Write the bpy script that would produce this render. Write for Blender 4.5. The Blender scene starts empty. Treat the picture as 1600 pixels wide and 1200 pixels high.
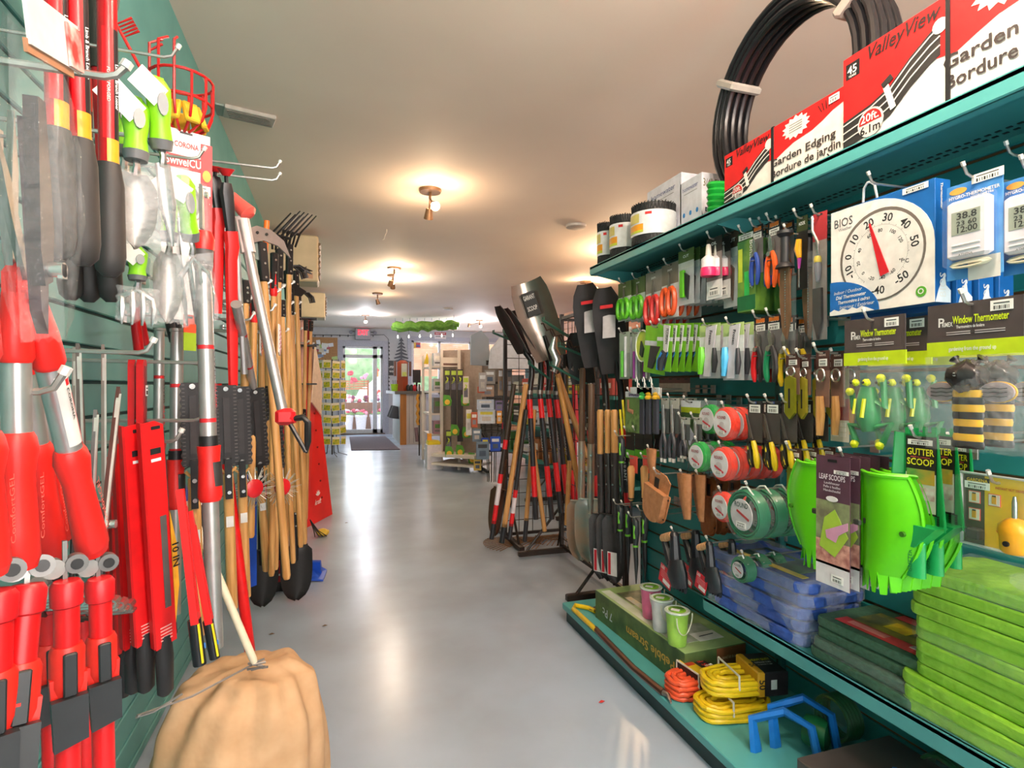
import bpy, math, random
from mathutils import Vector, Matrix
random.seed(7)
S = bpy.context.scene
COL = S.collection
PI = math.pi
# ---------------------------------------------------------------- camera, world, lights, exposure
TH = math.radians(17.47); CT, ST = math.cos(TH), math.sin(TH)
F, U0, V0, CH = 880.0, 800.0, 604.0, 1.15
cam = bpy.data.objects.new('camera', bpy.data.cameras.new('camera')); COL.objects.link(cam)
cam.location = (0, 0, CH); cam.rotation_euler = (PI/2, 0, -TH)
cam.data.sensor_width = 36; cam.data.lens = 36*F/1600; cam.data.shift_y = 4/1600; cam.data.clip_start = .02
S.camera = cam
S.view_settings.view_transform = 'Standard'; S.view_settings.look = 'None'
S.view_settings.gamma = 1; S.view_settings.use_curve_mapping = False
S.view_settings.exposure = 0.9
CEIL = 2.55; XL = -.573; XR = 1.52; YB = 14.0; XF = 4.2; YR = -2.2
w = bpy.data.worlds.new('sky'); S.world = w; w.use_nodes = True
wn = w.node_tree.nodes; bg = wn['Background']
tc = wn.new('ShaderNodeTexCoord'); nz = wn.new('ShaderNodeTexNoise'); cr = wn.new('ShaderNodeValToRGB')
nz.inputs['Scale'].default_value = 3
cr.color_ramp.elements[0].color = (.75, .85, 1, 1); cr.color_ramp.elements[1].color = (1, 1, 1, 1)
w.node_tree.links.new(tc.outputs['Generated'], nz.inputs['Vector']); w.node_tree.links.new(nz.outputs['Fac'], cr.inputs['Fac'])
w.node_tree.links.new(cr.outputs['Color'], bg.inputs['Color']); bg.inputs['Strength'].default_value = 2.2
def light(name, kind, loc, energy, col, size=.05, aim=None, sy=None, spot=None):
    l = bpy.data.lights.new(name, kind); l.energy = energy; l.color = col
    if kind == 'AREA':
        l.size = size
        if sy: l.shape = 'RECTANGLE'; l.size_y = sy
    elif kind != 'SUN': l.shadow_soft_size = size
    if spot: l.spot_size = spot; l.spot_blend = .6
    o = bpy.data.objects.new(name, l); COL.objects.link(o); o.location = loc
    if aim is not None: o.rotation_euler = (Vector(aim)-Vector(loc)).to_track_quat('-Z', 'Y').to_euler()
    return o
# fill light added at an unseen rear window; daylight of the glazed front far ahead
light('rear_fill_light', 'AREA', (1.7, YR+.25, 1.55), 62, (1, .93, .86), 3.6, (1.7, 5, 2.6), 1.9)
light('front_window_daylight', 'AREA', (1.6, YB+.6, 1.6), 70, (.78, .87, 1), 3.8, (1.4, 8, .9), 1.7)
# ---------------------------------------------------------------- pixel of the photograph -> place in the shop
def D_at(X, Y): return X*ST + Y*CT
def P(u, v, X=None, Y=None, Z=None, D=None):
    k = (u-U0)/F; m = (V0-v)/F
    fx, fy = ST + k*CT, CT - k*ST        # world direction per unit depth
    if D is None:
        D = X/fx if X is not None else Y/fy if Y is not None else (Z-CH)/m
    return Vector((fx*D, fy*D, CH+m*D))
# ---------------------------------------------------------------- materials
def lin(c): return c/12.92 if c <= .04045 else ((c+.055)/1.055)**2.4
def rgb(h): return tuple(lin(int(h[i:i+2], 16)/255) for i in (0, 2, 4)) + (1,)
_M = {}
def M(h, r=.5, m=0., kind=None, h2=None, sc=30, emit=0):
    key = (h, r, m, kind, h2, sc, emit)
    if key in _M: return _M[key]
    mt = bpy.data.materials.new('%s_%s' % (kind or ('metal' if m > .4 else 'paint'), h)); mt.use_nodes = True
    N, L = mt.node_tree.nodes, mt.node_tree.links
    b = N['Principled BSDF']; b.inputs['Roughness'].default_value = r; b.inputs['Metallic'].default_value = m
    c1 = rgb(h); c2 = rgb(h2) if h2 else tuple(x*.86 for x in c1[:3]) + (1,)
    t = N.new('ShaderNodeTexCoord'); mp = N.new('ShaderNodeMapping'); n = N.new('ShaderNodeTexNoise')
    L.new(t.outputs['Object'], mp.inputs['Vector']); L.new(mp.outputs['Vector'], n.inputs['Vector'])
    n.inputs['Scale'].default_value = sc; n.inputs['Detail'].default_value = 3
    if kind == 'wood': mp.inputs['Scale'].default_value = (6, 6, .35)
    rp = N.new('ShaderNodeValToRGB'); rp.color_ramp.elements[0].position = .35; rp.color_ramp.elements[1].position = .65
    rp.color_ramp.elements[0].color = c2; rp.color_ramp.elements[1].color = c1
    L.new(n.outputs['Fac'], rp.inputs['Fac']); L.new(rp.outputs['Color'], b.inputs['Base Color'])
    if kind in ('film', 'wrap', 'fabric', 'foam', 'floor', 'crumple'):
        bp = N.new('ShaderNodeBump'); bp.inputs['Strength'].default_value = {'film': .9, 'wrap': 1, 'fabric': .5, 'foam': .25, 'floor': .05, 'crumple': .8}[kind]
        bp.inputs['Distance'].default_value = .01
        L.new(n.outputs['Fac'], bp.inputs['Height']); L.new(bp.outputs['Normal'], b.inputs['Normal'])
    if kind == 'film': b.inputs['Alpha'].default_value = .09; b.inputs['Specular IOR Level'].default_value = 1
    if kind == 'wrap': b.inputs['Alpha'].default_value = .2; b.inputs['Specular IOR Level'].default_value = 1
    if kind == 'clear': b.inputs['Alpha'].default_value = .05; b.inputs['Specular IOR Level'].default_value = .8
    if kind == 'glass': b.inputs['Alpha'].default_value = .1
    if emit:
        L.new(rp.outputs['Color'], b.inputs['Emission Color']); b.inputs['Emission Strength'].default_value = emit
    _M[key] = mt
    return mt
WHITE = M('e8e6e4', .5); BLACK = M('1a1a1c', .45); RED = M('d3141a', .38); CHROME = M('c9c6c2', .25, .9); STEEL = M('8f8c88', .35, .9)
DKST = M('39342f', .45, .5); FILM = M('e8e8ea', .1, 0, 'film', sc=70); CLEAR = M('eef2f2', .08, 0, 'clear'); GREY = M('77777a', .5)
WOOD = M('d8a566', .5, 0, 'wood', 'b07a40', 12); TEAL = M('3f8c8c', .42, 0, None, '37807f', 3); ALU = M('b9b6b4', .33, .75)
# ---------------------------------------------------------------- mesh builder
_T = {}
def text_geo(s, bold):
    k = (s, bold)
    if k not in _T:
        c = bpy.data.curves.new('t', 'FONT'); c.body = s; c.size = 1; c.resolution_u = 2; c.offset = .018 if bold else 0
        c.align_x = 'CENTER'; c.align_y = 'CENTER'
        o = bpy.data.objects.new('t', c); me = o.to_mesh()
        vs = [tuple(x.co) for x in me.vertices]; fs = [tuple(p.vertices) for p in me.polygons]
        o.to_mesh_clear(); bpy.data.objects.remove(o); bpy.data.curves.remove(c)
        xs = [q[0] for q in vs] or [0, 1]
        _T[k] = (vs, fs, max(xs)-min(xs))
    return _T[k]
class B:
    def __init__(s): s.v, s.f, s.m, s.s, s.mats = [], [], [], [], []
    def add(s, vs, fs, mt, sm=False, X=None):
        if mt not in s.mats: s.mats.append(mt)
        i = s.mats.index(mt); n = len(s.v)
        s.v += [(X @ Vector(q)) for q in vs] if X else [Vector(q) for q in vs]
        s.f += [[n+a for a in f] for f in fs]; s.m += [i]*len(fs); s.s += [sm]*len(fs)
        return s
    def box(s, c, d, mt, X=None, R=None, bev=0):
        x, y, z = (q/2 for q in d)
        if bev:
            b = min(bev, x*.49, y*.49, z*.49)
            vs = []; 
            for zz, k in ((-z, b), (-z+b, 0), (z-b, 0), (z, b)):
                X2, Y2 = x-k, y-k
                vs += [(-X2+b, -Y2, zz), (X2-b, -Y2, zz), (X2, -Y2+b, zz), (X2, Y2-b, zz), (X2-b, Y2, zz), (-X2+b, Y2, zz), (-X2, Y2-b, zz), (-X2, -Y2+b, zz)]
            fs = [list(range(8))[::-1], list(range(24, 32))]
            for r in range(3): fs += [[r*8+i, r*8+(i+1) % 8, r*8+8+(i+1) % 8, r*8+8+i] for i in range(8)]
        else:
            vs = [(a, b, c_) for c_ in (-z, z) for a, b in ((-x, -y), (x, -y), (x, y), (-x, y))]
            fs = [[3, 2, 1, 0], [4, 5, 6, 7], [0, 1, 5, 4], [1, 2, 6, 5], [2, 3, 7, 6], [3, 0, 4, 7]]
        T = Matrix.Translation(c)
        if R: T = T @ (R if isinstance(R, Matrix) else rot(*R))
        return s.add(vs, fs, mt, False, (X @ T) if X else T)
    def tube(s, pts, r, mt, n=8, X=None, cap=True, closed=False, flat=1.):
        pts = [Vector(p) for p in pts]; k = len(pts)
        rs = r if isinstance(r, (list, tuple)) else [r]*k
        vs = []; up = None
        for i, p in enumerate(pts):
            if closed: t = pts[(i+1) % k]-pts[i-1]
            else: t = pts[min(i+1, k-1)]-pts[max(i-1, 0)]
            if t.length < 1e-9: t = Vector((0, 0, 1))
            t.normalize()
            if up is None: up = t.orthogonal().normalized() if abs(t.z) < .9 else Vector((1, 0, 0))
            a = up - t*up.dot(t)
            if a.length < 1e-5: a = t.orthogonal()
            a.normalize(); up = a; b = t.cross(a)
            vs += [p + (a*math.cos(2*PI*j/n) + b*math.sin(2*PI*j/n)*flat)*rs[i] for j in range(n)]
        fs = []
        for i in range(k if closed else k-1):
            i2 = (i+1) % k
            fs += [[i*n+j, i*n+(j+1) % n, i2*n+(j+1) % n, i2*n+j] for j in range(n)]
        if cap and not closed: fs += [list(range(n))[::-1], [(k-1)*n+j for j in range(n)]]
        return s.add(vs, fs, mt, True, X)
    def lathe(s, prof, mt, n=18, X=None, sm=True):
        vs = []; 
        for r, z in prof: vs += [(r*math.cos(2*PI*j/n), r*math.sin(2*PI*j/n), z) for j in range(n)]
        fs = []
        for i in range(len(prof)-1): fs += [[i*n+j, i*n+(j+1) % n, (i+1)*n+(j+1) % n, (i+1)*n+j] for j in range(n)]
        fs += [list(range(n))[::-1], [(len(prof)-1)*n+j for j in range(n)]]
        return s.add(vs, fs, mt, sm, X)
    def prism(s, out, t, mt, X=None, y=0):
        """outline in local (x, z), thickness t towards the viewer (-y), front face at y-t"""
        n = len(out); vs = [(a, y, b) for a, b in out] + [(a, y-t, b) for a, b in out]
        ar = sum(out[i][0]*out[(i+1) % n][1]-out[(i+1) % n][0]*out[i][1] for i in range(n))
        fs = [list(range(n)), list(range(n, 2*n))[::-1]] + [[i, i+n, (i+1) % n+n, (i+1) % n] for i in range(n)]
        if ar > 0: fs = [f[::-1] for f in fs]
        return s.add(vs, fs, mt, False, X)
    def text(s, tx, h, mt, c, X=None, fit=None, bold=True, a=0, sh=0):
        vs, fs, wd = text_geo(tx, bold); k = h*1.35; kx = k if fit is None else min(k*1.3, fit/max(wd, .01))
        ca, sa = math.cos(a), math.sin(a)
        q = []
        for x, y, _ in vs:
            x, y = x*kx, y*k; x += y*sh
            q.append((c[0]+x*ca-y*sa, c[1], c[2]+x*sa+y*ca))
        return s.add(q, fs, mt, False, X)
    def quad(s, x0, z0, x1, z1, y, mt, X=None): return s.add([(x0, y, z0), (x1, y, z0), (x1, y, z1), (x0, y, z1)], [[0, 1, 2, 3]], mt, False, X)
    def build(s, name, parent=None, loc=None, world=False, kind=None):
        me = bpy.data.meshes.new(name); off = parent.location if (world and parent) else Vector((0, 0, 0))
        me.from_pydata([tuple(q-off) for q in s.v], [], s.f)
        for mt in s.mats: me.materials.append(mt)
        me.polygons.foreach_set('material_index', s.m); me.polygons.foreach_set('use_smooth', s.s); me.update()
        if any(s.s): me.set_sharp_from_angle(angle=.7)
        o = bpy.data.objects.new(name, me); COL.objects.link(o)
        if parent: o.parent = parent
        if loc is not None: o.location = loc
        if kind: o['kind'] = kind
        return o
def rot(x=0, y=0, z=0): return Matrix.Rotation(z, 4, 'Z') @ Matrix.Rotation(y, 4, 'Y') @ Matrix.Rotation(x, 4, 'X')
def TR(x, y, z, rx=0, ry=0, rz=0): return Matrix.Translation((x, y, z)) @ rot(rx, ry, rz)
_used = set()
def tag(o, label, cat, group=None):
    o['label'] = label; o['category'] = cat
    if group: o['group'] = group
    return o
def thing(name, label, cat, loc, rz=0, group=None, rx=0, ry=0):
    o = bpy.data.objects.new(name, None); COL.objects.link(o); o.empty_display_size = .05
    o.location = loc; o.rotation_euler = (rx, ry, rz)
    return tag(o, label, cat, group)
def dup(r, loc, label, rz=None, group=None, rx=None, ry=None):
    c = r.copy(); COL.objects.link(c); c.location = loc; c['label'] = label
    e = list(r.rotation_euler)
    if rx is not None: e[0] = rx
    if ry is not None: e[1] = ry
    if rz is not None: e[2] = rz
    c.rotation_euler = e
    if group: c['group'] = group
    def kids(a, b):
        for ch in list(a.children):
            d = ch.copy(); COL.objects.link(d); d.parent = b; kids(ch, d)
    kids(r, c)
    return c
ORD = ['first', 'second', 'third', 'fourth', 'fifth', 'sixth', 'seventh', 'eighth', 'ninth', 'tenth', 'eleventh', 'twelfth']
def arc(cx, cz, r, a0, a1, n=10, rz=None): return [(cx+r*math.cos(a0+(a1-a0)*i/n), cz+(rz or r)*math.sin(a0+(a1-a0)*i/n)) for i in range(n+1)]
def lerp(a, b, t): return a+(b-a)*t
# ---------------------------------------------------------------- the room
FLOOR = M('aab9cc', .24, 0, 'floor', '9ba6b4', 1.6)
FLOOR.node_tree.nodes['Noise Texture'].inputs['Detail'].default_value = 8
CEILM = M('f0dfcf', .7, 0, None, 'ead8c8', 1.2)
WALLM = M('c9cbc8', .6, 0, None, 'c2c4c2', 3)
def struct(name, b): return b.build(name, kind='structure')
b = B(); b.box((1.8, 7.5, -.05), (5.4, 21, .1), FLOOR); struct('floor', b)
b = B(); b.box((1.8, 6, CEIL+.05), (5.4, 18, .1), CEILM); struct('ceiling', b)
SLL = M('5f9f9a', .5, 0, None, '549490', 6); GRV = M('7a5232', .7); GRV2 = M('1f4a4a', .7)
def slats(b, x, sgn, y0, y1, z0, z1, ph, sp, m1, m2):
    """horizontal slat boards whose face is at x; sgn -1 faces -x"""
    k = math.ceil((z0-ph)/sp); z = z0
    while z < z1-.001:
        zt = min(ph+k*sp, z1); k += 1
        if zt-z > .012:
            b.box((x-sgn*.009, (y0+y1)/2, (z+zt)/2), (.018, y1-y0, zt-z-.009), m1, bev=.0025)
        z = zt
    b.box((x-sgn*.016, (y0+y1)/2, (z0+z1)/2), (.014, y1-y0, z1-z0), m2)
b = B(); slats(b, XL, 1, YR, 4.6, .0, 1.95, .04, .0862, SLL, GRV2)
b.box((XL-.011, (YR+4.6)/2, (1.95+CEIL)/2), (.022, 4.6-YR, CEIL-1.95), SLL)
b.box((XL-.06, (YR+YB)/2, CEIL/2), (.06, YB-YR, CEIL), SLL)
b.box((XL-.015, (4.6+YB)/2, CEIL/2), (.03, YB-4.6, CEIL), SLL)
struct('wall_left', b)
PINE = M('c98a5a', .55, 0, None, 'b87648', 5)
b = B()
for i in range(22):
    z = i*.118+.059
    b.box((XF+.02, 6, z), (.04, 18, .114), PINE, bev=.004)
b.box((XF+.06, 6, CEIL/2), (.04, 18, CEIL), PINE); struct('wall_right', b)
# rear wall behind the photographer; its window is added to carry the fill light
b = B(); b.box((1.8, YR-.05, .3), (5.4, .1, .6), WALLM); b.box((1.8, YR-.05, 2.5), (5.4, .1, .3), WALLM)
b.box((-.5, YR-.05, 1.3), (.5, .1, 2.4), WALLM); b.box((3.95, YR-.05, 1.3), (.8, .1, 2.4), WALLM); struct('wall_rear', b)
b = B()
for x in (-.25, .7, 1.65, 2.6, 3.55): b.box((x, YR-.05, 1.475), (.06, .08, 1.75), WHITE)
for z in (.62, 2.33): b.box((1.65, YR-.05, z), (3.86, .08, .06), WHITE)
b.box((1.65, YR-.05, 1.475), (3.8, .006, 1.7), CLEAR); struct('window_rear_added', b)
# far (street) wall: door opening left, wide window right
def yb(u, v): return P(u, v, Y=YB)
dl, dr = yb(536, 600).x, yb(598, 600).x; dt = yb(560, 541).z
wl, wr = yb(643, 600).x, yb(735, 600).x; wt, wb = yb(650, 532).z, .95
BW = M('b9bdc4', .5, 0, None, 'b0b4bb', 4)
b = B()
def wallbox(x0, x1, z0, z1, m=BW, y=YB+.06, t=.12): b.box(((x0+x1)/2, y, (z0+z1)/2), (x1-x0, t, z1-z0), m)
wallbox(XL-.1, dl, 0, CEIL); wallbox(dl, dr, dt, CEIL); wallbox(dr, wl, 0, CEIL); wallbox(wl, wr+.75, wt, CEIL); wallbox(wl, wr+.75, 0, wb); wallbox(wr+.75, XF+.1, 0, CEIL)
struct('wall_back', b)
TRIM = M('a9aec0', .45)
b = B()
for x0, x1, z0, z1 in ((dl-.16, dl, 0, dt+.14), (dr, dr+.14, 0, dt+.14), (dl, dr, dt, dt+.14)): wallbox(x0, x1, z0, z1, TRIM, YB-.015, .03)
wallbox(wl-.1, wl, wb, wt+.1, TRIM, YB-.015, .03); wallbox(wl, wr+.75, wt, wt+.1, TRIM, YB-.015, .03); wallbox(wl-.1, wr+.75, wb-.08, wb, TRIM, YB-.03, .06)
struct('trim_1', b)
WINF = M('d5d8de', .4)
b = B()
mz = [dt-.02, yb(560, 556).z, yb(560, 576).z]
wallbox(dl, dl+.05, 0, dt, WINF, YB+.05, .05); wallbox(dr-.05, dr, 0, dt, WINF, YB+.05, .05)
xm = yb(586, 600).x
wallbox(xm-.05, xm+.05, 0, dt, WINF, YB+.05, .05)
wallbox(dl, dr, dt-.05, dt, WINF, YB+.05, .05); wallbox(dl, dr, mz[1]-.05, mz[1]+.03, WINF, YB+.05, .05); wallbox(dl, dr, 0, .12, WINF, YB+.05, .05)
wallbox(dl, dr, .12, dt-.04, M('eef4f6', .05, 0, 'glass'), YB+.05, .008)
struct('door_1', b)
b = B()
for x in (wl+.03, yb(687, 600).x, wr, wr+.72): wallbox(x-.03, x+.03, wb, wt, WINF, YB+.05, .05)
wallbox(wl, wr+.75, wb, wb+.05, WINF, YB+.05, .05); wallbox(wl, wr+.75, wt-.05, wt, WINF, YB+.05, .05)
wallbox(wl, wr+.75, wb+.05, wt-.05, M('eef4f6', .05, 0, 'glass'), YB+.05, .008)
struct('window_1', b)
b = B(); b.box((1.8, YB-.012, .05), (4.7, .024, .1), TRIM)
b2 = B(); wallbox(dr+.14, XF, 0, .12, TRIM, YB-.01, .02); struct('baseboard_back', b2)
b = B(); b.box(((dl+dr)/2, YB+.02, .012), (dr-dl+.1, .2, .024), M('6a5a52', .5, .4)); struct('trim_2', b)
# ---------------------------------------------------------------- porch and street beyond the glass
b = B(); b.box((1.6, YB+.95, -.02), (6, 1.6, .06), M('cfcdd2', .6)); struct('floor_porch', b)
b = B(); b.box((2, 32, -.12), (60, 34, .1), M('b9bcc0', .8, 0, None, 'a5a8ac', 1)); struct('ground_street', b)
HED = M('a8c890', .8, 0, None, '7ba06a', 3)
def blob(b, c, r, mt, n=9, seed=0, sq=1):
    rnd = random.Random(seed); k = n*2; vs = []; fs = []
    for i in range(n+1):
        for j in range(k):
            a = PI*i/n; q = r*(1+.16*rnd.uniform(-1, 1)) if 0 < i < n else r
            vs.append((c[0]+q*math.sin(a)*math.cos(2*PI*j/k), c[1]+q*math.sin(a)*math.sin(2*PI*j/k), c[2]+q*math.cos(a)*sq))
    for i in range(n): fs += [[i*k+j, (i+1)*k+j, (i+1)*k+(j+1) % k, i*k+(j+1) % k] for j in range(k)]
    b.add(vs, fs, mt, True)
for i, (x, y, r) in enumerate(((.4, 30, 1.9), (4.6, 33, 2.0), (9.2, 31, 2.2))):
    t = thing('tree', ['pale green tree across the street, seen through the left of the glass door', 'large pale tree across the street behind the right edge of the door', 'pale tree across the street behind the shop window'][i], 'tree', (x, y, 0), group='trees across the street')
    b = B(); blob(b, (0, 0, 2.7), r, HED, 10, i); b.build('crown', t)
    b = B(); b.tube([(0, 0, -.1), (0, 0, 1.6)], [.2, .14], M('6a5240', .8)); b.build('trunk', t)
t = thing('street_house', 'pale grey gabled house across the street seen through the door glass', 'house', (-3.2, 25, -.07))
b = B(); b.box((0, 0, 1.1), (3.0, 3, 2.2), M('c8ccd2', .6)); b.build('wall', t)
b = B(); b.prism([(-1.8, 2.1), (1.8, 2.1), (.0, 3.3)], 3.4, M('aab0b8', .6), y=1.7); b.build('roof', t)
# ---------------------------------------------------------------- right slatwall gondola with its shelves
XT = 1.215   # front of the top shelf
SLR = M('2f8f92', .42, 0, None, '2a8486', 4); SHT = M('55a5a5', .4, 0, None, '4d9c9c', 4)
YE = 2.565; YS = -.9
t = thing('slatwall_display', 'freestanding teal slatwall display with brown grooves carrying all the packaged garden tools', 'display wall', (XR, .8, 0))
b = B(); slats(b, XR, -1, YS, YE, .0, 1.80, .592-.0862*6, .0862, SLR, GRV)
b.box((XR+.05, (YS+YE)/2, .9), (.03, YE-YS, 1.8), SLR); b.build('slat_panel', t, world=True)
for y in (2.545, 1.62, .69, -.24):
    b = B(); b.box((XR-.012, y, .93), (.026, .03, 1.74), M('1f5f60', .45), bev=.003)
    for k in range(30): b.box((XR-.026, y, .12+k*.055), (.002, .006, .022), BLACK)
    b.build('slotted_upright', t, world=True)
def shelf(x0, z, y0, y1, lip, label, br=True):
    t = thing('display_shelf', label, 'shelf', ((x0+XR)/2, (y0+y1)/2, z))
    b = B(); cx = (x0+XR-.01)/2; cw = XR-.01-x0
    b.box((cx, (y0+y1)/2, z-.006), (cw, y1-y0, .012), SHT); b.box((x0+.006, (y0+y1)/2, z-lip/2), (.012, y1-y0, lip), SHT, bev=.003)
    b.box((x0+.02, (y0+y1)/2, z-lip+.003), (.03, y1-y0, .006), SHT)
    for yy in (y0, y1): b.box((cx, yy, z-lip*.4), (cw, .004, lip*.8), SHT)
    b.build('shelf_panel', t, world=True)
    b = B()
    for k in range(int((y1-y0)/.022)):
        for xx in (XR-.05, XR-.075): b.box((xx, y0+.011+k*.022, z-.0125), (.008, .011, .002), BLACK)
    b.build('perforation', t, world=True, kind='stuff')
    for y in (y1-.02, y1-.95, y1-1.88):
        if y < y0: continue
        b = B(); out = [(0, 0), (0, -.11), (.05, -.105), (cw*.5, -.05), (cw*.9, -.03), (cw-.01, -.018), (cw-.01, 0)]
        b.prism(out, .005, SHT, Matrix.Translation((XR-.012, y, z-.014)) @ rot(z=PI)); b.build('bracket', t, world=True)
    return t
shelf(XT, 1.745, YS, YE, .042, 'teal top shelf above the packaged tools, carrying the garden edging boxes')
LX = 1.25; LZ = .405; LY = P(1099, 931, X=LX).y
shelf(LX, LZ, YS, LY, .05, 'lower teal shelf at knee height under the tarps and kneeling pads')
# base shelf
t = thing('base_shelf', 'teal base shelf a hand above the floor, holding the boxed kit and the extension cords', 'shelf', (1.29, .8, 0))
b = B(); b.box((1.293, (YS+YE)/2, .075), (.454, YE-YS, .03), SHT, bev=.003); b.build('shelf_panel', t, world=True)
b = B(); b.box((1.30, (YS+YE)/2, .030), (.43, YE-YS-.02, .060), M('14383a', .5)); b.build('plinth', t, world=True)
BZ = .09
# ---------------------------------------------------------------- hooks and hanging
NH = [0]
HOOKM = M('b9b4ae', .3, .8)
def hook(p, xw, what, side=1, up=.018, grp='wire hooks on the right slatwall', r=.0028, n=''):
    """hook from the wall plane xw to just past p (world)"""
    t = thing('display_hook', 'wire hook '+what, 'hook', (xw, p.y, p.z), PI/2*(-side), grp)
    L = abs(xw-p.x)+.028
    b = B(); b.tube([(0, 0, .004), (0, -L+.02, 0), (0, -L+.008, .004), (0, -L, up)], r, HOOKM, 6)
    b.tube([(0, -L, up), (0, -L-.004, up+.008)], r*1.45, M('ddd8d2', .4), 6); b.build('wire', t)
    b = B(); b.box((0, -.003, 0), (.03, .006, .035), HOOKM, bev=.001); b.build('back_plate', t)
    return t
def dims(u1, v1, u2, v2, X):
    a, c = P(u1, 600, X=X), P(u2, 600, X=X); m = P((u1+u2)/2, v1, X=X)
    d = D_at(m.x, m.y)
    return m, abs(a.y-c.y), (v2-v1)*d/F
def hang(box, X, fn, name, desc, cat, n=1, step=.014, grp=None, hk=True, side=1, tilt=0, jit=0, args=(), hoff=-.006, xw=None, fan=0):
    u1, v1, u2, v2 = box
    m, w_, h_ = dims(u1, v1, u2, v2, X)
    short = desc
    lab = desc if n == 1 else desc+', front one'
    r = thing(name, lab, cat, m, -PI/2*side, grp if n > 1 or grp else None, ry=tilt)
    fn(r, w_, h_, *args)
    for k in range(1, n):
        q = m + Vector((side*step*k, random.uniform(-jit, jit)-fan*k, random.uniform(-jit, 0)))
        dup(r, q, desc+', %s from front' % ORD[k], ry=tilt+random.uniform(-1, 1)*jit*3)
    if hk: hook(m+Vector((0, 0, hoff)), (XR-.004 if side > 0 else XL+.004) if xw is None else xw, 'carrying the '+short, side, grp='wire hooks on the right slatwall' if side > 0 else 'wire hooks on the left slatwall')
    return r
# ---------------------------------------------------------------- product builders (origin at the top centre, front towards -y)
def ex(*cols): return [M(c, .4) if isinstance(c, str) else c for c in cols]
def card(r, w, h, parts, texts=(), t=.0016, y=0, name='backing_card', hole=True):
    """parts: (z0,z1,col) bands as fractions from the top"""
    b = B()
    for z0, z1, c in parts:
        b.box((0, y, -h*(z0+z1)/2), (w, t, h*(z1-z0)), M(c, .45) if isinstance(c, str) else c)
    if hole: b.box((0, y-t*.55, -.006), (min(w*.4, .026), .0006, .005), BLACK)
    for tx in texts:
        s, hh, c, fx, fz, fit = tx[:6]
        b.text(s, h*hh if hh < 1 else hh, M(c, .5), (w*fx, y-t/2-.0007, -h*fz), fit=fit*w if fit else None, a=tx[6] if len(tx) > 6 else 0)
    return b.build(name, r)
def sticker(b, x, z, w, h, y, R=0):
    X = TR(x, y, z, 0, R, 0)
    b.box((0, 0, 0), (w, .0006, h), M('f4f2ee', .5), X)
    b.box((0, -.0004, h*.22), (w*.7, .0004, h*.12), M('555555', .6), X)
    n = 9
    for i in range(n): b.box((w*(-.32+.64*i/(n-1)), -.0004, -h*.2), (w*(.02+.03*(i % 3 == 0)), .0004, h*.36), BLACK, X)
def blister(r, w, h, z0, z1, d=.016, x=0, wf=.8):
    b = B(); b.box((x, -d/2, -h*(z0+z1)/2), (w*wf, d, h*(z1-z0)), CLEAR, bev=.004); b.build('blister', r)
def loop(b, c, rx, rz, rr, mt, y=-.006, a=0, n=14):
    ca, sa = math.cos(a), math.sin(a); q = []
    for i in range(n):
        x, z = rx*math.cos(2*PI*i/n), rz*math.sin(2*PI*i/n); q.append((c[0]+x*ca-z*sa, y, c[1]+x*sa+z*ca))
    b.tube(q, rr, mt, 6, closed=True)
def f_scissors(r, w, h, col='63c21f', top='5a7038', mid='7d8086'):
    card(r, w, h, [(0, .38, top), (.38, 1, 'dfe2e6')], [('SNIPS', .035, 'ffffff', 0, .12, .6)])
    b = B(); c = M(col, .35)
    for s in (-1, 1): loop(b, (s*w*.2, -h*.7), w*.2, h*.24, w*.085, c, -.01)
    b.build('handle', r)
    b = B(); b.prism([(-w*.1, -h*.56), (w*.1, -h*.56), (w*.03, -h*.18), (-w*.02, -h*.16)], .003, STEEL, y=-.004); b.build('blade', r)
def f_stickpack(r, w, h, band='5a7038', c1='2b2c30', c2='63c21f'):
    card(r, w, h, [(0, .22, band), (.22, .34, 'e4e6e2'), (.34, 1, 'cfd3d8')], [('CUT', .05, 'ffffff', 0, .12, .7)])
    b = B(); b.box((-w*.12, -.008, -h*.62), (w*.26, .014, h*.5), M(c2, .4), bev=.004); b.build('handle', r)
    b = B(); b.prism([(w*.02, -h*.42), (w*.3, -h*.5), (w*.22, -h*.92), (w*.04, -h*.8)], .006, M(c1, .3), y=-.004); b.build('blade', r)
def f_bottle(r, w, h):
    card(r, w, h, [(0, .25, '2a2422'), (.25, .7, '8b7f7c'), (.7, 1, 'e8e6e6')], [('OIL', .05, 'ffffff', 0, .1, .4)])
    b = B(); b.lathe([(w*.25, -h*.62), (w*.3, -h*.6), (w*.3, -h*.36), (w*.12, -h*.3)], M('f0e8ea', .3), 12, TR(0, -w*.28, 0)); b.build('bottle', r)
    b = B(); b.lathe([(w*.32, -h*.64), (w*.34, -h*.6), (w*.33, -h*.52), (w*.305, -h*.5)], M('ee2f6a', .3), 12, TR(0, -w*.28, 0)); b.build('pink_band', r)
    b = B(); b.lathe([(w*.13, -h*.3), (w*.1, -h*.14), (w*.06, -h*.12)], M('d8d2c8', .4), 10, TR(0, -w*.28, 0)); b.build('cap', r)
    b = B(); sticker(b, 0, -h*.87, w*.7, h*.16, -.002); b.build('price_label', r)
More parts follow.
